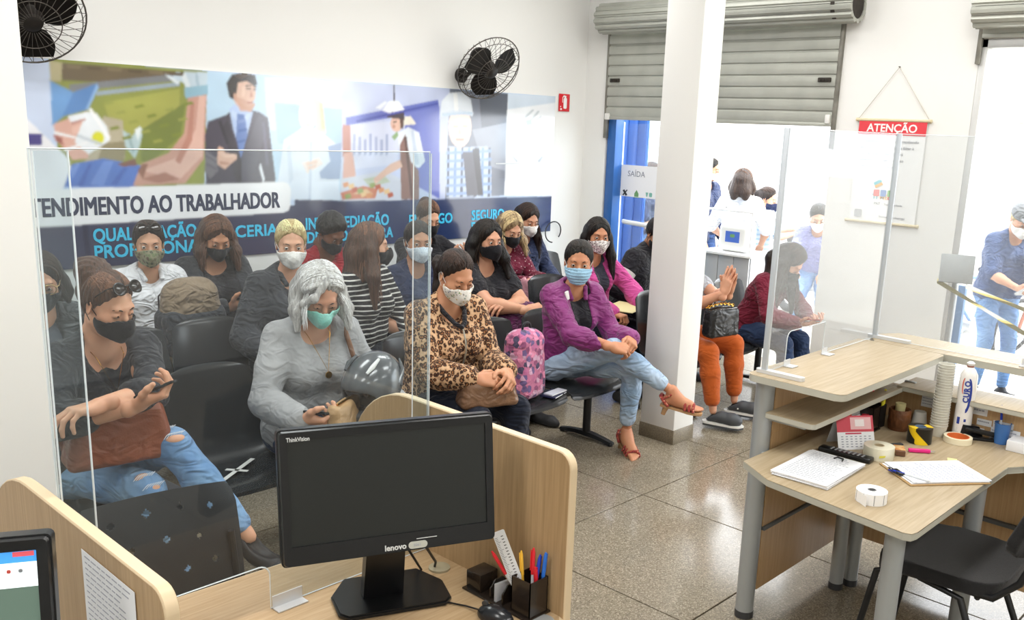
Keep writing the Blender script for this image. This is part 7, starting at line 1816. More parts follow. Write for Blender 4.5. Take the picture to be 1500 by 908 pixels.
# ------------------------------------------------------------------ things people hold, wear loosely or keep on their laps
PH = mat('phone_black', '17181a', .2); PHS = mat('phone_screen', '2a2f38', .08); GOLD = mat('gold', 'd9a441', .25, metal=1)
def at(J, name, label, cat, group=None):
    E = J['E']; return empty(name, E.location[:], E.rotation_euler.z, label, cat, group)
def phone(J, s, label, off=(-.012, .085, -.030), spin=0, tilt=0, M=PH, size=(.072, .150, .009)):
    o, Rm = J['HF'][s]; R = Rm @ rotz(spin) @ rotx(tilt)
    of = np.array(off, float) * (np.array([1, 1, 1]) if s > 0 else np.array([-1, 1, 1])); p = o + Rm @ of
    t = empty('phone', label=label, cat='phone', group='phones held by people')
    t.matrix_basis = J['E'].matrix_basis @ axes(R[:, 0], R[:, 1], R[:, 2], p)
    bm = B(); prism(bm, rrect(size[0], size[1], .009, 4), -size[2] / 2, size[2] / 2, bev=.0015); build('body', bm, M, t)
    bm = B(); prism(bm, rrect(size[0] - .006, size[1] - .008, .007, 4), size[2] / 2, size[2] / 2 + .0005); build('screen', bm, PHS, t)
    bm = B(); prism(bm, rrect(.020, .030, .006, 4, -size[0] * .28, size[1] * .36), -size[2] / 2 - .0015, -size[2] / 2); build('camera_bump', bm, mat('phone_camera', '3a3d42', .2), t)
    return t
def blob(parent, name, fn, lo, hi, M, h=.007, fold=0, ff=40):
    f = Field(lo, hi, h); fn(f)
    if fold: X, Y, Z = f.xyz(); f.F = (f.F + fold * wob(X, Y, Z, ff)).astype(np.float32)
    v, q = f.mesh(); return link(name, npmesh(name, v, q), parent, [M])
def rbox(f, c, s, r, R=None, taper=0, op='u', k=0):
    """rounded box; taper narrows it towards +z"""
    c = np.array(c, float); X, Y, Z = f.xyz(); X = X - c[0]; Y = Y - c[1]; Z = Z - c[2]
    if R is not None: X, Y, Z = (R[0, 0] * X + R[1, 0] * Y + R[2, 0] * Z, R[0, 1] * X + R[1, 1] * Y + R[2, 1] * Z, R[0, 2] * X + R[1, 2] * Y + R[2, 2] * Z)
    tp = 1 - taper * (Z / s[2] + .5)
    qx = np.abs(X) - s[0] / 2 * tp + r; qy = np.abs(Y) - s[1] / 2 * tp + r; qz = np.abs(Z) - s[2] / 2 + r
    d = np.sqrt(np.maximum(qx, 0) ** 2 + np.maximum(qy, 0) ** 2 + np.maximum(qz, 0) ** 2) + np.minimum(np.maximum(qx, np.maximum(qy, qz)), 0) - r
    f.put((slice(None),) * 3, d.astype(np.float32), k, op)
def leather(name, c, r=.38): return creases(mat(name, c, r, bump=.15, bscale=160, var=.15, vscale=8), .35, 9)
def strap(parent, pts, w, M, name='strap', th=.004):
    """flat band along a polyline (smoothed)"""
    P = [np.array(p, float) for p in pts]
    for _ in range(2):
        Q = [P[0]]
        for a, b in zip(P, P[1:]): Q += [a * .75 + b * .25, a * .25 + b * .75]
        P = Q + [P[-1]]
    bm = B(); tube(bm, P, w / 2, 8); return build(name, bm, M, parent, 60)
PE = PEOPLE
phone(PE['leftw'], 1, 'phone held up by the person in black sweater', spin=10)
phone(PE['grey'], 1, 'black phone in the hand of the silver-haired person')
phone(PE['cardigan'], 1, 'phone held by the person in dark cardigan', spin=-25)
phone(PE['updo'], 1, 'purple cased phone held by the person with hair pulled up', M=mat('case_purple', '6a4a78', .4), spin=-25)
phone(PE['burgundy'], 1, 'red cased phone held by the person in burgundy top', M=mat('case_red', '9c4a3c', .4), spin=-10)
# sunglasses and spectacles
GLASSF = mat('frame_black', '1c1816', .25); LENSB = mat('lens_brown', '3d3430', .08, spec=.8); LENSC = glass('lens_clear', 'f4f6f6', .02); GFR = mat('frame_gold', 'b89a66', .3, metal=.8)
J = PE['leftw']; t = at(J, 'sunglasses', 'large dark sunglasses pushed up on the hair above the black sweater', 'glasses'); sunglasses(J, (0, .074, .112), 46, GLASSF, LENSB, t)
J = PE['man']; t = at(J, 'sunglasses', 'dark sunglasses pushed up on the head above the white shirt', 'glasses'); sunglasses(J, (0, .078, .118), 40, GLASSF, LENSB, t)
J = PE['farleft']; t = at(J, 'eyeglasses', 'thin metal eyeglasses on the face at the far left', 'glasses'); sunglasses(J, (0, .100, .004), 0, GFR, LENSC, t)
J = PE['blond']; t = at(J, 'eyeglasses', 'folded eyeglasses hooked on the neckline of the blond person', 'glasses')
bm = B()
for s in (-1, 1):
    c = J['up'](.28, .165, -.01); tube(bm, [Vector(c + np.array([.012 + .018 * math.cos(a), .0, s * .026 + .022 * math.sin(a)])) for a in np.linspace(0, 2 * PI, 18)[:-1]], .0022, 6, True)
tube(bm, [Vector(J['up'](.355, .115, -.02)), Vector(J['up'](.335, .155, -.02)), Vector(J['up'](.25, .172, -.015))], .002, 5); build('glasses_frame', bm, mat('frame_silver', 'c4c6c8', .25, metal=.7), t)
def necklace(J, drop, pend, y=.115):
    up = J['up']; bm = B(); tube(bm, [Vector(up(.505, -.045, -.03)), Vector(up(.50, -.01, -.065)), Vector(up(.47, .065, -.05)), Vector(up(drop, y, 0)), Vector(up(.47, .065, .05)), Vector(up(.50, -.01, .065)), Vector(up(.505, -.045, .03))], .0016, 5)
    o = build('necklace', bm, GOLD, J['E'])
    bm = B(); c = Vector(up(drop, y, 0)); cyl(bm, c + Vector((0, -.001, -pend)), c + Vector((0, .004, -pend)), pend, n=16); build('pendant', bm, GOLD, o)
necklace(PE['leftw'], .355, .011, .125); necklace(PE['grey'], .345, .016, .175)
# fringe along the black sweater's neckline
J = PE['leftw']; bm = B(); rnd = random.Random(2)
for k in range(90):
    a = rnd.random(); s = 1 if k % 2 else -1; c = np.array(J['up'](.45 - .20 * a, .075 + .085 * a, s * (.085 - .075 * a ** 1.3)))
    e = c + J['R1'] @ np.array([-s * rnd.uniform(-.004, .02), .012, -rnd.uniform(.008, .03)]); tube(bm, [Vector(c), Vector((c + e) / 2 + np.array([rnd.uniform(-.004, .004), .003, 0])), Vector(e)], [.0012, .001, .0005], 4)
tag(build('neck_fringe', bm, BLACK2, J['E']), kind='stuff')
# cuffs, zip and collar of the leopard jacket
J = PE['leopard']
for s in (1, -1):
    A = J['arms'][s]; d = A['wr'] - A['el']; bm = B(); tube(bm, [Vector(A['el'] + d * .80), Vector(A['el'] + d * .84), Vector(A['el'] + d * .97), Vector(A['el'] + d * 1.0)], [.050, .053, .047, .040], 20); build('cuff', bm, BLACKC, J['E'])
bm = B(); tube(bm, [Vector(J['up'](z, y, x)) for z, y, x in ((.515, -.05, -.02), (.515, -.02, -.066), (.475, .06, -.062), (.43, .12, -.028), (.415, .14, 0), (.43, .12, .028), (.475, .06, .062), (.515, -.02, .066), (.515, -.05, .02))], .013, 8); build('neck_band', bm, BLACKC, J['E'])
bm = B(); tube(bm, [Vector(J['up'](z, y, 0)) for z, y in ((.41, .150), (.36, .178), (.31, .192), (.25, .180), (.18, .150))], .005, 6); build('zip', bm, mat('zip_metal', 'b7b2a4', .3, metal=.7), J['E'])
# bags
def handbag(loc, rz, size, M, label, taper=.18, handles=True, hM=None, flapM=None, name='handbag'):
    t = empty(name, loc, rz, label, 'bag'); w, d, h = size
    blob(t, 'bag_body', lambda f: (rbox(f, (0, 0, h / 2), (w, d, h), .035, taper=taper), f.cone((-w * .3, 0, h * 1.0), (w * .3, 0, h * 1.0), d * .2, k=.02, op='d')), (-w / 2, -d / 2, 0), (w / 2, d / 2, h), M, .006, .003, 30)
    bm = B(); tube(bm, [(-w * .30, 0, h - d * .2 + .004), (0, .002, h - d * .2 + .003), (w * .30, 0, h - d * .2 + .004)], .005, 6); build('zip', bm, GOLD, t)
    for s in ((-1, 1) if handles else ()):
        strap(t, [(-w * .25, s * d * .30, h * .75), (-w * .27, s * d * .36, h * 1.05), (-w * .12, s * d * .5, h * 1.35), (w * .12, s * d * .5, h * 1.35), (w * .27, s * d * .36, h * 1.05), (w * .25, s * d * .30, h * .75)], .013, hM or M, 'handle')
    return t
BR = leather('brown_leather', '8a4a30'); BR2 = leather('taupe_leather', '7b5c45', .3); BEI = leather('beige_leather', 'b5946c'); BLKL = leather('black_patent', '1f2021', .22); PNKL = leather('pink_leather', 'd39aa6', .4)
t = handbag((1.35, 3.40, .655), math.radians(-8), (.40, .15, .23), BR, 'red-brown leather handbag on the lap under the black sweater', .25, False)
strap(t, [(-.13, .08, .17), (-.17, .16, .12), (-.15, .22, -.02), (-.10, .2, -.08), (-.06, .15, 0), (-.09, .09, .14)], .018, BR, 'handle'); strap(t, [(-.12, -.03, .20), (-.06, -.07, .255), (.06, -.07, .255), (.12, -.03, .20)], .016, BR, 'handle')
t = handbag((2.19, 3.15, .66), math.radians(28), (.26, .07, .14), BEI, 'open beige handbag on the lap beside the motorcycle helmet', .05, False)
J = PE['grey']; leather('strap_brown', '7a5236')
JS = at(J, 'bag_strap', 'brown leather bag strap over the shoulder of the grey sweater', 'strap'); up = J['up']
strap(JS, [up(.30, -.12, -.13), up(.46, -.08, -.135), up(.515, .0, -.125), up(.46, .085, -.12), up(.34, .155, -.14), up(.22, .16, -.18)], .024, MATS['strap_brown'], 'band')
t = handbag((3.06, 3.20, .585), math.radians(-20), (.32, .15, .15), BR2, 'brown leather shoulder bag under the hands of the leopard jacket', .22, False)
strap(t, [(-.13, .05, .12), (-.05, .10, .14), (.05, .10, .10), (.10, .12, -.06), (.04, .12, -.12), (.0, .1, -.05)], .010, BR2, 'handle')
t = handbag((5.24, 4.93, .60), 0, (.34, .16, .20), PNKL, 'pale pink leather bag on the lap of the dotted wine blouse', .15, False)
t = handbag((5.26, 3.26, .62), math.radians(-12), (.28, .12, .20), BLKL, 'shiny black handbag with gold chain on the orange trousers', .1, False)
for k in range(14):
    a = k / 13; bm = B(); c = Vector((-.12 + .24 * a, .02, .20 + .02 * math.sin(a * PI))); R_ = Matrix.Rotation(PI / 2 * (k % 2), 3, 'X')
    tube(bm, [c + R_ @ Vector((.012 * math.cos(q), .008 * math.sin(q), 0)) for q in np.linspace(0, 2 * PI, 9)[:-1]], .003, 5, True); build('chain_link', bm, GOLD, t)
# backpacks
t = empty('backpack', (3.655, 3.53, .428), math.radians(8), 'pink patterned backpack standing on the seat between leopard and purple jackets', 'backpack')
PKM = creases(PACK, .4)
blob(t, 'bag_body', lambda f: rbox(f, (0, 0, .205), (.30, .19, .41), .075, taper=.18), (-.16, -.11, 0), (.16, .11, .42), PKM, .008, .006, 26)
blob(t, 'front_pocket', lambda f: rbox(f, (0, .10, .13), (.25, .07, .22), .035), (-.14, .05, 0), (.14, .15, .25), PKM, .008, .004, 30)
strap(t, [(-.04, -.01, .40), (-.03, -.01, .445), (.03, -.01, .445), (.04, -.01, .40)], .014, BLACKC, 'top_loop')
bm = B(); tube(bm, [(-.10, .06, .30), (-.04, .09, .37), (.05, .085, .36), (.10, .055, .28)], .006, 6); build('zip', bm, mat('zip_dark', '2a2228', .4), t)
t = empty('backpack', (2.44, 5.02, .60), math.radians(6), 'taupe and charcoal backpack on the lap of the white shirt', 'backpack')
TAU = cloth('taupe_canvas', '8d7c68', .85); CHB = cloth('charcoal_canvas', '3c3f45', .85)
blob(t, 'lower_body', lambda f: rbox(f, (0, 0, .13), (.37, .22, .28), .06), (-.2, -.13, 0), (.2, .13, .28), CHB, .009, .005, 26)
blob(t, 'upper_body', lambda f: rbox(f, (0, 0, .30), (.36, .215, .26), .09, taper=.16), (-.2, -.13, .16), (.2, .13, .45), TAU, .009, .005, 26)
blob(t, 'front_pocket', lambda f: rbox(f, (.0, .12, .12), (.26, .06, .17), .03), (-.15, .08, .02), (.15, .17, .22), CHB, .009, .003, 30)
bm = B(); prism(bm, rrect(.05, .035, .006, 3), 0, .003, axes((-1, 0, 0), (0, 0, 1), (0, 1, 0), (.02, .106, .31))); build('badge', bm, mat('badge_dark', '4a4f4a', .5), t)
bm = B(); tube(bm, [(-.14, .09, .22), (-.15, .07, .33), (-.08, .055, .40), (.08, .055, .40), (.15, .07, .33), (.14, .09, .22)], .005, 6); build('zip', bm, MATS['zip_dark'], t)
# motorcycle helmet
t = empty('motorcycle_helmet', (2.35, 3.18, .815), 0, 'dark grey motorcycle helmet with visor on the lap of the grey sweater', 'helmet')
HM = mat('helmet_grey', '505458', .25, coat=.5); 
Rh = rotz(108) @ rotx(-22)
blob(t, 'shell', lambda f: (f.ell((0, 0, .02), (.125, .155, .128), Rh), f.ell(Rh @ np.array([0, .05, -.075]), (.105, .115, .075), Rh, k=.05), f.ell(Rh @ np.array([0, -.02, -.13]), (.088, .11, .10), Rh, k=.02, op='d'), f.ell(Rh @ np.array([0, .15, .012]), (.12, .075, .052), Rh, k=.012, op='d')), (-.2, -.2, -.16), (.2, .2, .17), HM, .006)
blob(t, 'visor', lambda f: (f.ell((0, 0, .02), (.122, .150, .124), Rh), f.ell(Rh @ np.array([0, -.06, .02]), (.2, .14, .2), Rh, op='d'), f.ell(Rh @ np.array([0, .1, .13]), (.2, .2, .065), Rh, k=.01, op='d'), f.ell(Rh @ np.array([0, .1, -.12]), (.2, .2, .075), Rh, k=.01, op='d')), (-.2, -.2, -.16), (.2, .2, .17), mat('visor_smoke', '1c1d1f', .1, spec=.7), .006)
for s in (-1, 1):
    for (dx, dy, dz) in ((s * .075, .055, .118), (s * .03, .085, .122)):
        pass
    bm = B(); T = [Vector(Rh @ np.array(p)) for p in ((s * .055, .075, .128), (s * .062, .035, .137), (s * .058, -.02, .140))]; tube(bm, T, [.006, .011, .006], 8); build('vent', bm, mat('vent_white', 'd5d7d6', .4) if s < 0 else HM, t)
    bm = B(); q = [(s * .122, -.03, .02), (s * .112, -.09, .05), (s * .08, -.125, .075), (s * .100, -.10, .03), (s * .125, -.04, .0)]; tube(bm, [Vector(Rh @ np.array(p)) for p in q], [.004, .009, .004, .009, .004], 8); build('side_ridge', bm, HM, t)
bm = B(); tube(bm, [Vector(Rh @ np.array(p)) for p in ((-.05, .16, -.085), (-.02, .172, -.088), (.0, .172, -.088))], .009, 8); build('chin_vent', bm, MATS['vent_white'], t)
# plum jacket over the lap
t = at(PE['blackT'], 'folded_jacket', 'plum jacket bundled over the lap of the black T-shirt', 'jacket')
def pj(f):
    f.chain([(.10, .12, .66), (-.02, .22, .70), (-.16, .24, .70)], [.09, .10, .09], k=.06); f.chain([(-.05, .30, .66), (-.10, .42, .56), (-.10, .46, .42)], [.10, .09, .06], k=.06); f.chain([(-.18, .24, .68), (-.24, .34, .58), (-.26, .40, .40)], [.09, .08, .05], k=.06); f.cone((.05, .32, .64), (.04, .44, .50), .08, .05, k=.06)
blob(t, 'cloth', pj, (-.4, 0, .3), (.25, .6, .85), creases(MAROON, .9, 14, .03), .010, .010, 34)
# yellow folder on the pink jacket's lap
t = empty('folder', (5.30, 4.10, .675), math.radians(16), 'pale yellow cardboard folder held by the bright pink jacket', 'folder'); bm = B(); box(bm, (0, 0, 0), (.34, .24, .003)); build('back_cover', bm, mat('folder_yellow', 'd8cf9a', .6), t); bm = B(); box(bm, (0, .004, .005), (.34, .235, .0025), (.03, 0, 0)); build('front_cover', bm, MATS['folder_yellow'], t)
# booklets beside the backpack
for k, (x, y, a, c, nm) in enumerate(((3.85, 3.47, .3, '23264a', 'dark blue booklet lying under a white leaflet on the seat edge'), (3.86, 3.465, .15, 'd6dae6', 'white folded leaflet on the dark blue booklet beside the pink backpack'))):
    t = empty('booklet', (x, y, .4295 + k * .010), a, nm, 'booklet'); bm = B(); box(bm, (0, 0, .004), ((.16, .15)[k], (.10, .06)[k], .008)); build('cover', bm, mat('booklet_' + c, c, .5), t); bm = B(); box(bm, (.003, 0, .004), ((.16, .15)[k] - .004, (.10, .06)[k] + .002, .0055)); build('pages', bm, PW, t)
# heeled sandals of the purple jacket; clogs of the orange trousers
J = PE['purple']; CORK = mat('sandal_sole', 'b08a62', .5); SND = flowers('sandal_print', 90, ['a8403a', 'c46a4a', '7a2f3f', 'd99a7a'], '96403a', .4)
for s in (1, -1):
    o, Rm = J['FT'][s]; F = lambda p: Vector(o + Rm @ (np.array(p, float) * np.array([s, 1, 1])))
    hl = .055
    t = at(J, 'sandal', 'raised red strappy heeled sandal of the person in purple jacket' if s > 0 else 'planted red strappy heeled sandal on the floor before the white column', 'shoe', 'red heeled sandals')
    bm = B(); rows = []
    for (y, w, z) in ((-.005, .02, .0), (.01, .028, 0), (.06, .028, -.001), (.12, .034, -.002), (.17, .042, -.003), (.21, .040, -.002), (.245, .020, .0)):
        rows.append([bm.verts.new(F(p)) for p in ((-w, y, z), (w, y, z), (w, y, z - .014), (-w, y, z - .014))])
    for i in range(len(rows) - 1):
        for k in range(4): bm.faces.new((rows[i][k], rows[i][(k + 1) % 4], rows[i + 1][(k + 1) % 4], rows[i + 1][k]))
    bm.faces.new(rows[0]); bm.faces.new(rows[-1]); build('sole', bm, CORK, t)
    c_ = F((0, .03, -.01)); dwn = Vector(Rm @ np.array([0, -.18, -1.])).normalized()
    bm = B(); tube(bm, [c_, c_ + dwn * hl * .5, c_ + dwn * hl], [.021, .015, .013], 12); build('heel', bm, CORK, t)
    for y, z in ((.135, .052), (.160, .046), (.185, .040)):
        bm = B(); tube(bm, [F((-.040, y - .012, .0)), F((-.036, y - .006, z * .6)), F((-.012, y, z)), F((.014, y + .004, z)), F((.036, y + .006, z * .55)), F((.040, y + .010, .0))], .009, 8); build('strap', bm, SND, t)
    bm = B(); tube(bm, [F((-.030, .045, .0)), F((-.034, .01, .03)), F((-.018, -.012, .05)), F((.018, -.012, .05)), F((.034, .01, .03)), F((.030, .045, .0))], .010, 8); build('heel_strap', bm, SND, t)
    bm = B(); tube(bm, [F((-.034, .01, .04)), F((-.038, .05, .075)), F((0, .085, .072)), F((.038, .05, .075)), F((.034, .01, .04))], .005, 6); build('ankle_strap', bm, SND, t)
J = PE['orange']; CLG = mat('clog_grey', '45484c', .55); CLW = mat('clog_white', 'e4e4e0', .5)
for s in (1, -1):
    o, Rm = J['FT'][s]; o = o - np.array([0, 0, .006])
    t = at(J, 'clog', ('right' if s > 0 else 'left') and ('dark grey clog with white rim nearer the white column' if s > 0 else 'dark grey clog with white rim farther from the white column'), 'shoe', 'dark grey clogs')
    v, q = shoe_mesh('clog', .006); v = v @ MIRX if s < 0 else v; v = v * np.array([1, 1, .92]) + np.array([0, 0, .022])
    link('upper', npmesh('upper', o + v @ Rm.T, q[:, ::-1] if s < 0 else q), t, [CLG])
    F = lambda p: o + Rm @ (np.array(p, float) * np.array([s, 1, 1]))
    pr = [(.036, .0), (.042, .06), (.046, .13), (.052, .19), (.044, .235), (.0, .262), (-.036, .235), (-.046, .18), (-.042, .10), (-.038, .03), (-.030, -.010), (.0, -.022), (.028, -.014)]
    for nm, z0, z1, sc, M_ in (('sole', .0, .014, .98, CLG), ('white_rim', .014, .028, 1.0, CLW)):
        bm = B(); prism(bm, [(x * sc, .12 + (y - .12) * sc) for x, y in pr], z0, z1, axes(Rm[:, 0] * s, Rm[:, 1], Rm[:, 2], o)); build(nm, bm, M_, t, 50)
    bm = B()
    for k in range(7): 
        p = F(((k % 3 - 1) * .018, .15 + .022 * (k // 3), .070 - .006 * (k // 3))); bmesh.ops.create_uvsphere(bm, u_segments=8, v_segments=6, radius=.0045, matrix=Matrix.Translation(p))
    tag(build('vent_holes', bm, PLB, t), kind='stuff')
    bm = B(); bmesh.ops.create_uvsphere(bm, u_segments=8, v_segments=6, radius=.006, matrix=Matrix.Translation(F((-.044, .085, .055)))); build('rivet', bm, CLW, t)

J = PE['purple']; bm = B(); c = Vector(J['up'](.47, .075, .085)); box(bm, c, (.028, .012, .055), (0, .3, 0), bev=.004); build('collar_tag', bm, mat('tag_white', 'ecebe8', .5), J['E'])

# torn knees of the washed jeans
J = PE['leftw']
for s, sc in ((-1, 1), (1, .8)):
    L = J['legs'][s]; kn = L['kn']; o_ = unit(kn - (L['hip'] + L['an']) / 2); c = kn + o_ * .047
    for k, dx in enumerate((-.02, .03)):
        q = c + unit(L['hip'] - L['an']) * dx
        o = blob(J['E'], 'knee_tear', lambda f: f.ell(q, (.042 * sc, .030 * sc, .022), k=0), q - .06, q + .06, skin('d8a586'), .005)
        bm = B()
        for i in range(7):
            e = q + o_ * .021 + np.array([(i - 3) * .010, 0, 0]); tube(bm, [Vector(e + np.array([-.012, 0, .010])), Vector(e + o_ * .006), Vector(e + np.array([.012, 0, -.010]))], .0016, 4)
        tag(build('loose_threads', bm, mat('thread_white', 'dfe6ee', .8), o), kind='stuff')
t = empty('notebook', (1.02, 2.43, .476), math.radians(20), 'dark grey notebook left on the seat of the diamond cut-out chair', 'notebook'); bm = B(); box(bm, (0, 0, .008), (.16, .11, .016), bev=.003); build('cover', bm, mat('notebook_grey', '565a60', .5), t); bm = B(); box(bm, (.003, 0, .008), (.157, .112, .010)); build('pages', bm, PW, t)
# ------------------------------------------------------------------ the street outside
GRD = mat('street_concrete', 'b9b4aa', .8, var=.2, vscale=1.2, bump=.1, bscale=40)
bm = B(); box(bm, (27.3, 0, -.17), (40, 120, .1)); struct(build('ground', bm, GRD))
bm = B(); box(bm, (7.55, 0, -.062), (.52, 60, .12), bev=.01); struct(build('trim_3', bm, mat('sidewalk', 'c2beb4', .8, var=.15)))
# pale shop front across the street
t = empty('shop_building', (21, 8, -.12), 0, 'pale building with small shop sign far across the bright street', 'building')
FAC = mat('facade', 'd9d3c6', .8, var=.06)
bm = B(); box(bm, (1.5, 0, 2.6), (3, 22, 5.2)); build('wall', bm, FAC, t)
bm = B(); box(bm, (-.05, 0, 5.25), (.3, 22.2, .15)); build('parapet', bm, mat('parapet', 'cbbfae', .8), t)
for y in (-6, -1.5, 3.0, 7.5):
    bm = B(); box(bm, (-.03, y, 1.25), (.1, 2.4, 2.5), bev=.02); w_ = build('shop_door', bm, mat('shop_door', 'b9bcc0', .5), t)
    for k in range(9):
        bm = B(); box(bm, (-.09, y, .15 + k * .26), (.03, 2.3, .2), bev=.008, seg=1); build('slat', bm, mat('shop_slat', 'c3c5c6', .5), w_)
bm = B(); box(bm, (-.4, -1.5, 2.85), (.7, 3.0, .10), (0, -.2, 0)); build('awning', bm, mat('awning_green', 'a9c78a', .7), t)
bm = B(); box(bm, (-.12, -3.4, 2.2), (.08, 1.2, .5)); sg = build('shop_sign', bm, mat('sign_pinkish', 'd79a92', .6), t)
bm = B(); box(bm, (-.12, -3.4, 3.7), (.1, .35, .6)); build('window', bm, mat('far_window', '8d8378', .4), t)

# people outside
GPO = 'people standing in the street'
def standing(key, pos, heading, label, **P):
    sc = P.get('scale', 1.0)
    P = dict(dict(hip=(0, -.02, .93 * sc), lean=1, legR=dict(to=(.10, .0, .09), hint=(.1, 1, .1)), legL=dict(to=(-.11, .06, .09), hint=(-.1, 1, .1)), z=-.12, h=.017), **P)
    J = person(pos, heading, label, P, GPO); PEOPLE[key] = J; return J
D_SKY = denim('street', '7f9ec4', '5e80ae')
SHOE = MATS['dark_shoe']
standing('st_white', (8.35, 5.06), -70, 'person in white top with dark bob seen from behind beside the street podium', scale=1.0, skin='d0a488', noface=True, bust=.8,
    hair=dict(mat=H_BROWN, style='bob', len=.10, vol=.022), armR=dict(to=(.22, .12, .95)), armL=dict(to=(-.2, .2, 1.0)),
    pants=(D_SKY,), tops=[dict(mat=WHITEC, sleeve=.5, v=.02, inf=.014, loose=.02, hem=-.12)], shoes=(SHOE, 'shoe'))
standing('st_mask', (8.72, 5.0), 215, 'person with navy mask and light blue top holding a paper by the street podium', scale=.89, head=(20, 12, 0), eyes='down', skin='cfa487', bust=.8,
    hair=dict(mat=H_DKBR, style='tied', vol=.010, line=.078), mask=(M_NAVY, 'cloth'), armR=dict(to=(.08, .34, 1.08), hint=(.6, -.3, -.8), pose='pinch'), armL=dict(to=(-.10, .34, 1.10), hint=(-.6, -.3, -.8), pose='pinch'),
    pants=(cloth('violet_trousers', '5a5878'),), tops=[dict(mat=stripes('pale_stripes', 'c9dbe8', 'a5c4da', .05, .3), sleeve=.4, v=.04, inf=.012)], shoes=(SHOE, 'shoe'))
standing('st_navy', (8.95, 5.88), 180, 'person in navy sweatshirt and jeans just right of the white column outside', scale=1.05, head=(-20, 10, 0), skin='b98a6c', noface=False, mask=(M_WHITE, 'cloth'),
    hair=dict(mat=H_BLACK, style='short', vol=.012), pants=(denim('street_dark', '3f5680', '2c3f66'),), tops=[dict(mat=NAVYC, sleeve=.95, v=.0, inf=.016, loose=.018)], shoes=(SHOE, 'shoe'))
standing('st_print', (8.60, 6.44), 200, 'person in dark patterned top waiting behind the lettered glass street door', scale=1.0, skin='c79678', head=(0, 15, 0), mask=(M_BLACK, 'cloth'), bust=.8,
    hair=dict(mat=H_BROWN, style='long', len=.2), pants=(D_SKY,), tops=[dict(mat=flowers('grey_print', 40, ['4c5068', '3b3e54', '6a6e84'], '2f3244', .5), sleeve=.5, v=.03, inf=.012)], shoes=(SHOE, 'shoe'))
J = standing('st_paper', (8.05, 2.38), 140, 'person in dark blue shirt and jeans reading white papers outside the right window', scale=.96, girth=1.12, lean=12, head=(6, 26, 0), skin='c79a80', mask=(M_WHITE, 'cloth'),
    hair=dict(mat=H_SHORTB, style='short', vol=.012), armR=dict(to=(.10, .38, .98), hint=(.5, -.5, -.8), pose='pinch', palm=(-.5, 0, .5)), armL=dict(to=(-.12, .38, .96), hint=(-.5, -.5, -.8), pose='pinch', palm=(.5, 0, .5)),
    pants=(D_SKY,), tops=[dict(mat=cloth('slate_blue', '49597e'), sleeve=.46, v=.03, inf=.014, loose=.02, hem=-.08)], shoes=(SHOE, 'shoe'))
CAPM = cloth('cap_grey', '77797c'); H = J['H']
t = at(J, 'cap', 'grey cap on the head of the person reading papers outside', 'cap'); 
blob(t, 'crown', lambda f: (f.ell(H((0, -.012, .05)), (.092, .108, .088), J['HR']), f.ell(H((0, 0, -.06)), (.2, .2, .085), J['HR'], op='d')), J['HC'] - .2, J['HC'] + .2, CAPM, .007)
blob(t, 'brim', lambda f: (f.ell(H((0, .10, .058)), (.07, .075, .008), J['HR'])), J['HC'] - .25, J['HC'] + .25, CAPM, .006)
c = (J['HF'][1][0] + J['HF'][-1][0]) / 2 + np.array([0, .09, .01])
t = empty('paper_sheets', label='white paper sheets in the hands of the person outside the right window', cat='papers'); t.matrix_basis = J['E'].matrix_basis @ axes((1, 0, 0), (0, .85, .52), (0, -.52, .85), c)
for k in range(3):
    bm = B(); prism(bm, [(-.13, -.10), (.13, -.10), (.13, .10), (-.13, .10)], 0, .001, Matrix.Translation((.006 * k, .004 * k, .002 * k)) @ Matrix.Rotation(.06 * k, 4, 'Z')); build('sheet', bm, PW, t, 0)
standing('st_beige', (7.95, 1.86), 120, 'person in pale beige shirt cut off by the right edge of the picture', scale=.98, girth=1.15, skin='c99c80', head=(-5, 10, 0), mask=(M_WHITE, 'cloth'),
    hair=dict(mat=H_BLACK, style='short', vol=.012), pants=(D_BLUE,), tops=[dict(mat=cloth('beige_shirt', 'cfc6b4'), sleeve=.5, v=.03, inf=.016, loose=.02, hem=-.12)], shoes=(SHOE, 'shoe'))
standing('st_rider', (8.6, 4.30), 110, 'person in jeans and violet top beside the parked motorcycle seen through the tall guard', scale=.95, hip=(0, -.12, .74), skin='c99c80', lean=22, head=(-10, 20, 0), mask=(M_WHITE, 'cloth'),
    hair=dict(mat=H_BLACK, style='short', vol=.012), armR=dict(to=(.15, .42, .82)), armL=dict(to=(-.15, .42, .82)), pants=(D_SKY,), tops=[dict(mat=cloth('violet_top', '8d8fc0'), sleeve=.5, v=.02, inf=.012)], shoes=(SHOE, 'shoe'))

# podium with hand sanitiser at the door
PODM = mat('podium_metal', 'b4b6b8', .45, metal=.3)
t = empty('sanitiser_podium', (7.55, 4.58, 0), 0, 'light grey metal podium with railing holding a sanitiser jug at the street door', 'podium')
for s in (-1, 0, 1):
    bm = B(); box(bm, (-.16, s * .165, .435), (.02, .160, .83), bev=.003); build('panel', bm, PODM, t)
bm = B(); box(bm, (.02, 0, .435), (.33, .50, .82)); build('cabinet', bm, PODM, t)
bm = B(); box(bm, (0, 0, .865), (.42, .56, .025), bev=.005); build('top', bm, MATS['white_metal'], t)
for sx in (-1, 1):
    for sy in (-1, 1):
        bm = B(); cyl(bm, (sx * .18, sy * .25, .87), (sx * .18, sy * .25, 1.26), .009, n=10); build('post', bm, MATS['white_metal'], t)
bm = B(); tube(bm, [(-.18, -.25, 1.26), (.18, -.25, 1.26), (.18, .25, 1.26), (-.18, .25, 1.26)], .009, 8, True); build('top_rail', bm, MATS['white_metal'], t)
t = empty('sanitiser_jug', (7.52, 4.56, .878), 0, 'white plastic sanitiser jug with blue label standing on the podium', 'jug')
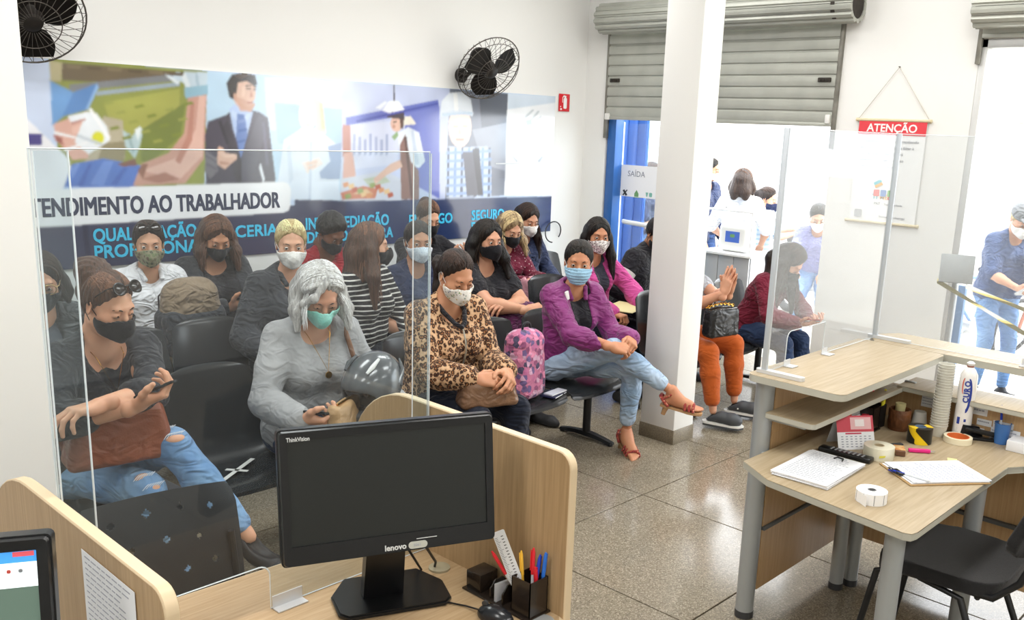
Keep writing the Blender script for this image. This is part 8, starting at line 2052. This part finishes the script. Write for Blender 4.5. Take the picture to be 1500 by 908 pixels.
blob(t, 'body', lambda f: (rbox(f, (0, 0, .13), (.18, .32, .26), .05), f.cone((0, .02, .24), (0, .02, .285), .05, k=.03), f.cone((0, -.08, .21), (0, -.08, .24), .035, .025, k=.0, op='d')), (-.1, -.17, 0), (.1, .17, .3), MATS['white_plastic'], .008)
bm = B(); cyl(bm, (0, .02, .28), (0, .02, .31), .026, n=16); build('cap', bm, MATS['white_plastic'], t)
bm = B(); box(bm, (-.091, .0, .14), (.002, .15, .10)); lb = build('label', bm, mat('label_blue', '4d6fc4', .5), t); bm = B(); prism(bm, rrect(.05, .03, .01), 0, .001, axes((0, -1, 0), (0, 0, 1), (-1, 0, 0), (-.0925, .0, .15))); build('logo', bm, LG, lb)

# bicycles, motorcycle
def bike(loc, rz, M, label):
    t = empty('bicycle', loc, rz, label, 'bicycle', 'bicycles parked in the street')
    RB_, RUB = .33, mat('rubber', '2b2b2d', .7); SP = mat('spoke_steel', 'b9bcc0', .3, metal=.7)
    for y in (-.52, .52):
        bm = B(); tube(bm, [(0, y + RB_ * math.cos(a), RB_ + RB_ * math.sin(a)) for a in np.linspace(0, 2 * PI, 33)[:-1]], .02, 8, True); w_ = build('tyre', bm, RUB, t)
        bm = B(); tube(bm, [(0, y + .30 * math.cos(a), RB_ + .30 * math.sin(a)) for a in np.linspace(0, 2 * PI, 33)[:-1]], .010, 6, True); cyl(bm, (-.04, y, RB_), (.04, y, RB_), .02, n=12); build('rim', bm, SP, w_)
        bm = B()
        for k in range(14):
            a = 2 * PI * k / 14; cyl(bm, (.02 * (-1) ** k, y, RB_), (0, y + .30 * math.cos(a), RB_ + .30 * math.sin(a)), .0018, n=4)
        tag(build('spokes', bm, SP, w_), kind='stuff')
    F_ = {'bb': (0, -.08, .30), 'seat': (0, -.20, .78), 'head': (0, .36, .80), 'rear': (0, -.52, .33), 'fr': (0, .52, .33)}
    for a, b_ in (('bb', 'seat'), ('bb', 'head'), ('seat', 'head'), ('rear', 'bb'), ('rear', 'seat'), ('head', 'fr')):
        bm = B(); cyl(bm, F_[a], F_[b_], .017, n=10); build('frame_tube', bm, M, t)
    bm = B(); tube(bm, [(-.28, .30, 1.0), (-.20, .38, 1.0), (0, .36, .96), (.20, .38, 1.0), (.28, .30, 1.0)], .012, 8); cyl(bm, (0, .36, .80), (0, .35, .97), .014, n=8); build('handlebar', bm, MATS['spoke_steel'], t)
    bm = B(); box(bm, (0, -.22, .86), (.13, .25, .05), bev=.02); cyl(bm, (0, -.2, .78), (0, -.21, .85), .013, n=8); build('saddle', bm, RUB, t)
    bm = B(); cyl(bm, (-.05, -.08, .30), (.05, -.08, .30), .09, n=20); box(bm, (.08, -.0, .22), (.09, .05, .02)); box(bm, (-.08, -.16, .38), (.09, .05, .02)); build('crank', bm, MATS['spoke_steel'], t)
    return t
bike((9.45, 3.05, -.12), math.radians(62), mat('bike_blue', '6f8fc4', .3), 'light blue bicycle parked beyond the right window frame'); bike((9.75, 2.35, -.12), math.radians(70), mat('bike_rust', '9a5f4c', .3), 'rust coloured bicycle parked behind the person with papers')
t = empty('motorcycle', (9.75, 4.80, -.12), math.radians(150), 'parked motorcycle with pale fairing in the street beyond the burgundy top', 'motorcycle')
RUB = MATS['rubber']
for y in (-.62, .62):
    bm = B(); tube(bm, [(0, y + .26 * math.cos(a), .31 + .26 * math.sin(a)) for a in np.linspace(0, 2 * PI, 29)[:-1]], .05, 10, True); w_ = build('tyre', bm, RUB, t)
    bm = B(); cyl(bm, (-.03, y, .31), (.03, y, .31), .06, n=14)
    for k in range(6): cyl(bm, (0, y, .31), (0, y + .22 * math.cos(k * PI / 3), .31 + .22 * math.sin(k * PI / 3)), .014, n=6)
    build('wheel', bm, MATS['spoke_steel'], w_)
blob(t, 'tank', lambda f: (f.ell((0, .15, .82), (.14, .26, .13)), f.cone((0, .42, .80), (0, .55, .95), .10, .09, k=.05)), (-.25, -.2, .6), (.25, .8, 1.1), mat('moto_white', 'd5d8de', .25), .012)
blob(t, 'seat', lambda f: f.cone((0, -.1, .80), (0, -.60, .88), .11, .09, k=0), (-.2, -.75, .65), (.2, .1, 1.0), RUB, .012)
blob(t, 'engine', lambda f: (rbox(f, (0, .05, .48), (.28, .42, .34), .08)), (-.2, -.2, .3), (.2, .3, .7), mat('engine_grey', '8a8c90', .4, metal=.5), .012)
bm = B(); tube(bm, [(-.36, .32, 1.08), (-.2, .44, 1.08), (0, .46, 1.02), (.2, .44, 1.08), (.36, .32, 1.08)], .016, 8); build('handlebar', bm, RUB, t)
for s in (-1, 1):
    bm = B(); cyl(bm, (s * .09, .62, .31), (s * .08, .44, .98), .025, n=10); build('fork', bm, MATS['spoke_steel'], t)
bm = B(); cyl(bm, (0, .60, .93), (0, .66, .92), .085, .08, n=18); build('headlight', bm, MATS['white_plastic'], t)
bm = B(); tube(bm, [(.14, .2, .35), (.16, -.2, .30), (.17, -.7, .40)], .04, 10); build('exhaust', bm, MATS['spoke_steel'], t)
# grey totem and barrier tape inside the right window
t = empty('queue_totem', (6.35, 2.16, 0), math.radians(-71), 'slanted grey plate on a slim post holding barrier tape by the right window', 'totem')
TOT = mat('totem_grey', '9b9e9e', .5, metal=.3)
bm = B(); box(bm, (0, 0, 1.13), (.21, .02, .19), (-.25, 0, .04), bev=.004); build('plate', bm, TOT, t)
bm = B(); cyl(bm, (0, .02, .02), (0, .02, 1.05), .018, n=14); build('post', bm, TOT, t)
bm = B(); lathe(bm, [(0, 0), (.15, 0), (.15, .012), (.03, .03), (0, .03)], (0, .02, 0), 28); build('base', bm, TOT, t)
ZT, nt, o_, d_ = pat('barrier_tape', rough=.5); s_ = nd(nt, 'ShaderNodeSeparateXYZ'); nt.links.new(o_, s_.inputs[0]); a_ = nd(nt, 'ShaderNodeMath', operation='MULTIPLY_ADD'); a_.inputs[1].default_value = 22; nt.links.new(s_.outputs[0], a_.inputs[0]); b_ = nd(nt, 'ShaderNodeMath', operation='MULTIPLY'); b_.inputs[1].default_value = 30; nt.links.new(s_.outputs[2], b_.inputs[0]); nt.links.new(b_.outputs[0], a_.inputs[2]); si = nd(nt, 'ShaderNodeMath', operation='SINE'); nt.links.new(a_.outputs[0], si.inputs[0]); ramp(nt, si.outputs[0], [(0, '8a835c'), (.12, '8a835c'), (.16, 'e8d88a'), (.6, 'efe2a0'), (.65, 'e6e6e2'), (1, 'ececea')], d_)
def tape_run(pts, label):
    bm = B(); P = [Vector(p) for p in pts]; rows = []
    n = 14
    for i in range(n + 1):
        f = i / n; p = P[0].lerp(P[1], f); tw = .9 * math.sin(f * 5); rows.append((bm.verts.new(p + Vector((.007 * math.sin(tw), 0, .016 * math.cos(tw)))), bm.verts.new(p - Vector((.007 * math.sin(tw), 0, .016 * math.cos(tw))))))
    for i in range(n): bm.faces.new((rows[i][0], rows[i][1], rows[i + 1][1], rows[i + 1][0]))
    bmesh.ops.solidify(bm, geom=bm.faces[:], thickness=.001); tag(build('barrier_tape', bm, ZT), label, 'tape')
tape_run([(6.30, 2.26, 1.04), (6.3, 1.30, .62)], 'yellow and white barrier tape sloping down from the totem, lower strand'); tape_run([(6.38, 2.10, 1.02), (6.5, 1.35, .80)], 'yellow and white barrier tape strung from the totem, upper strand')
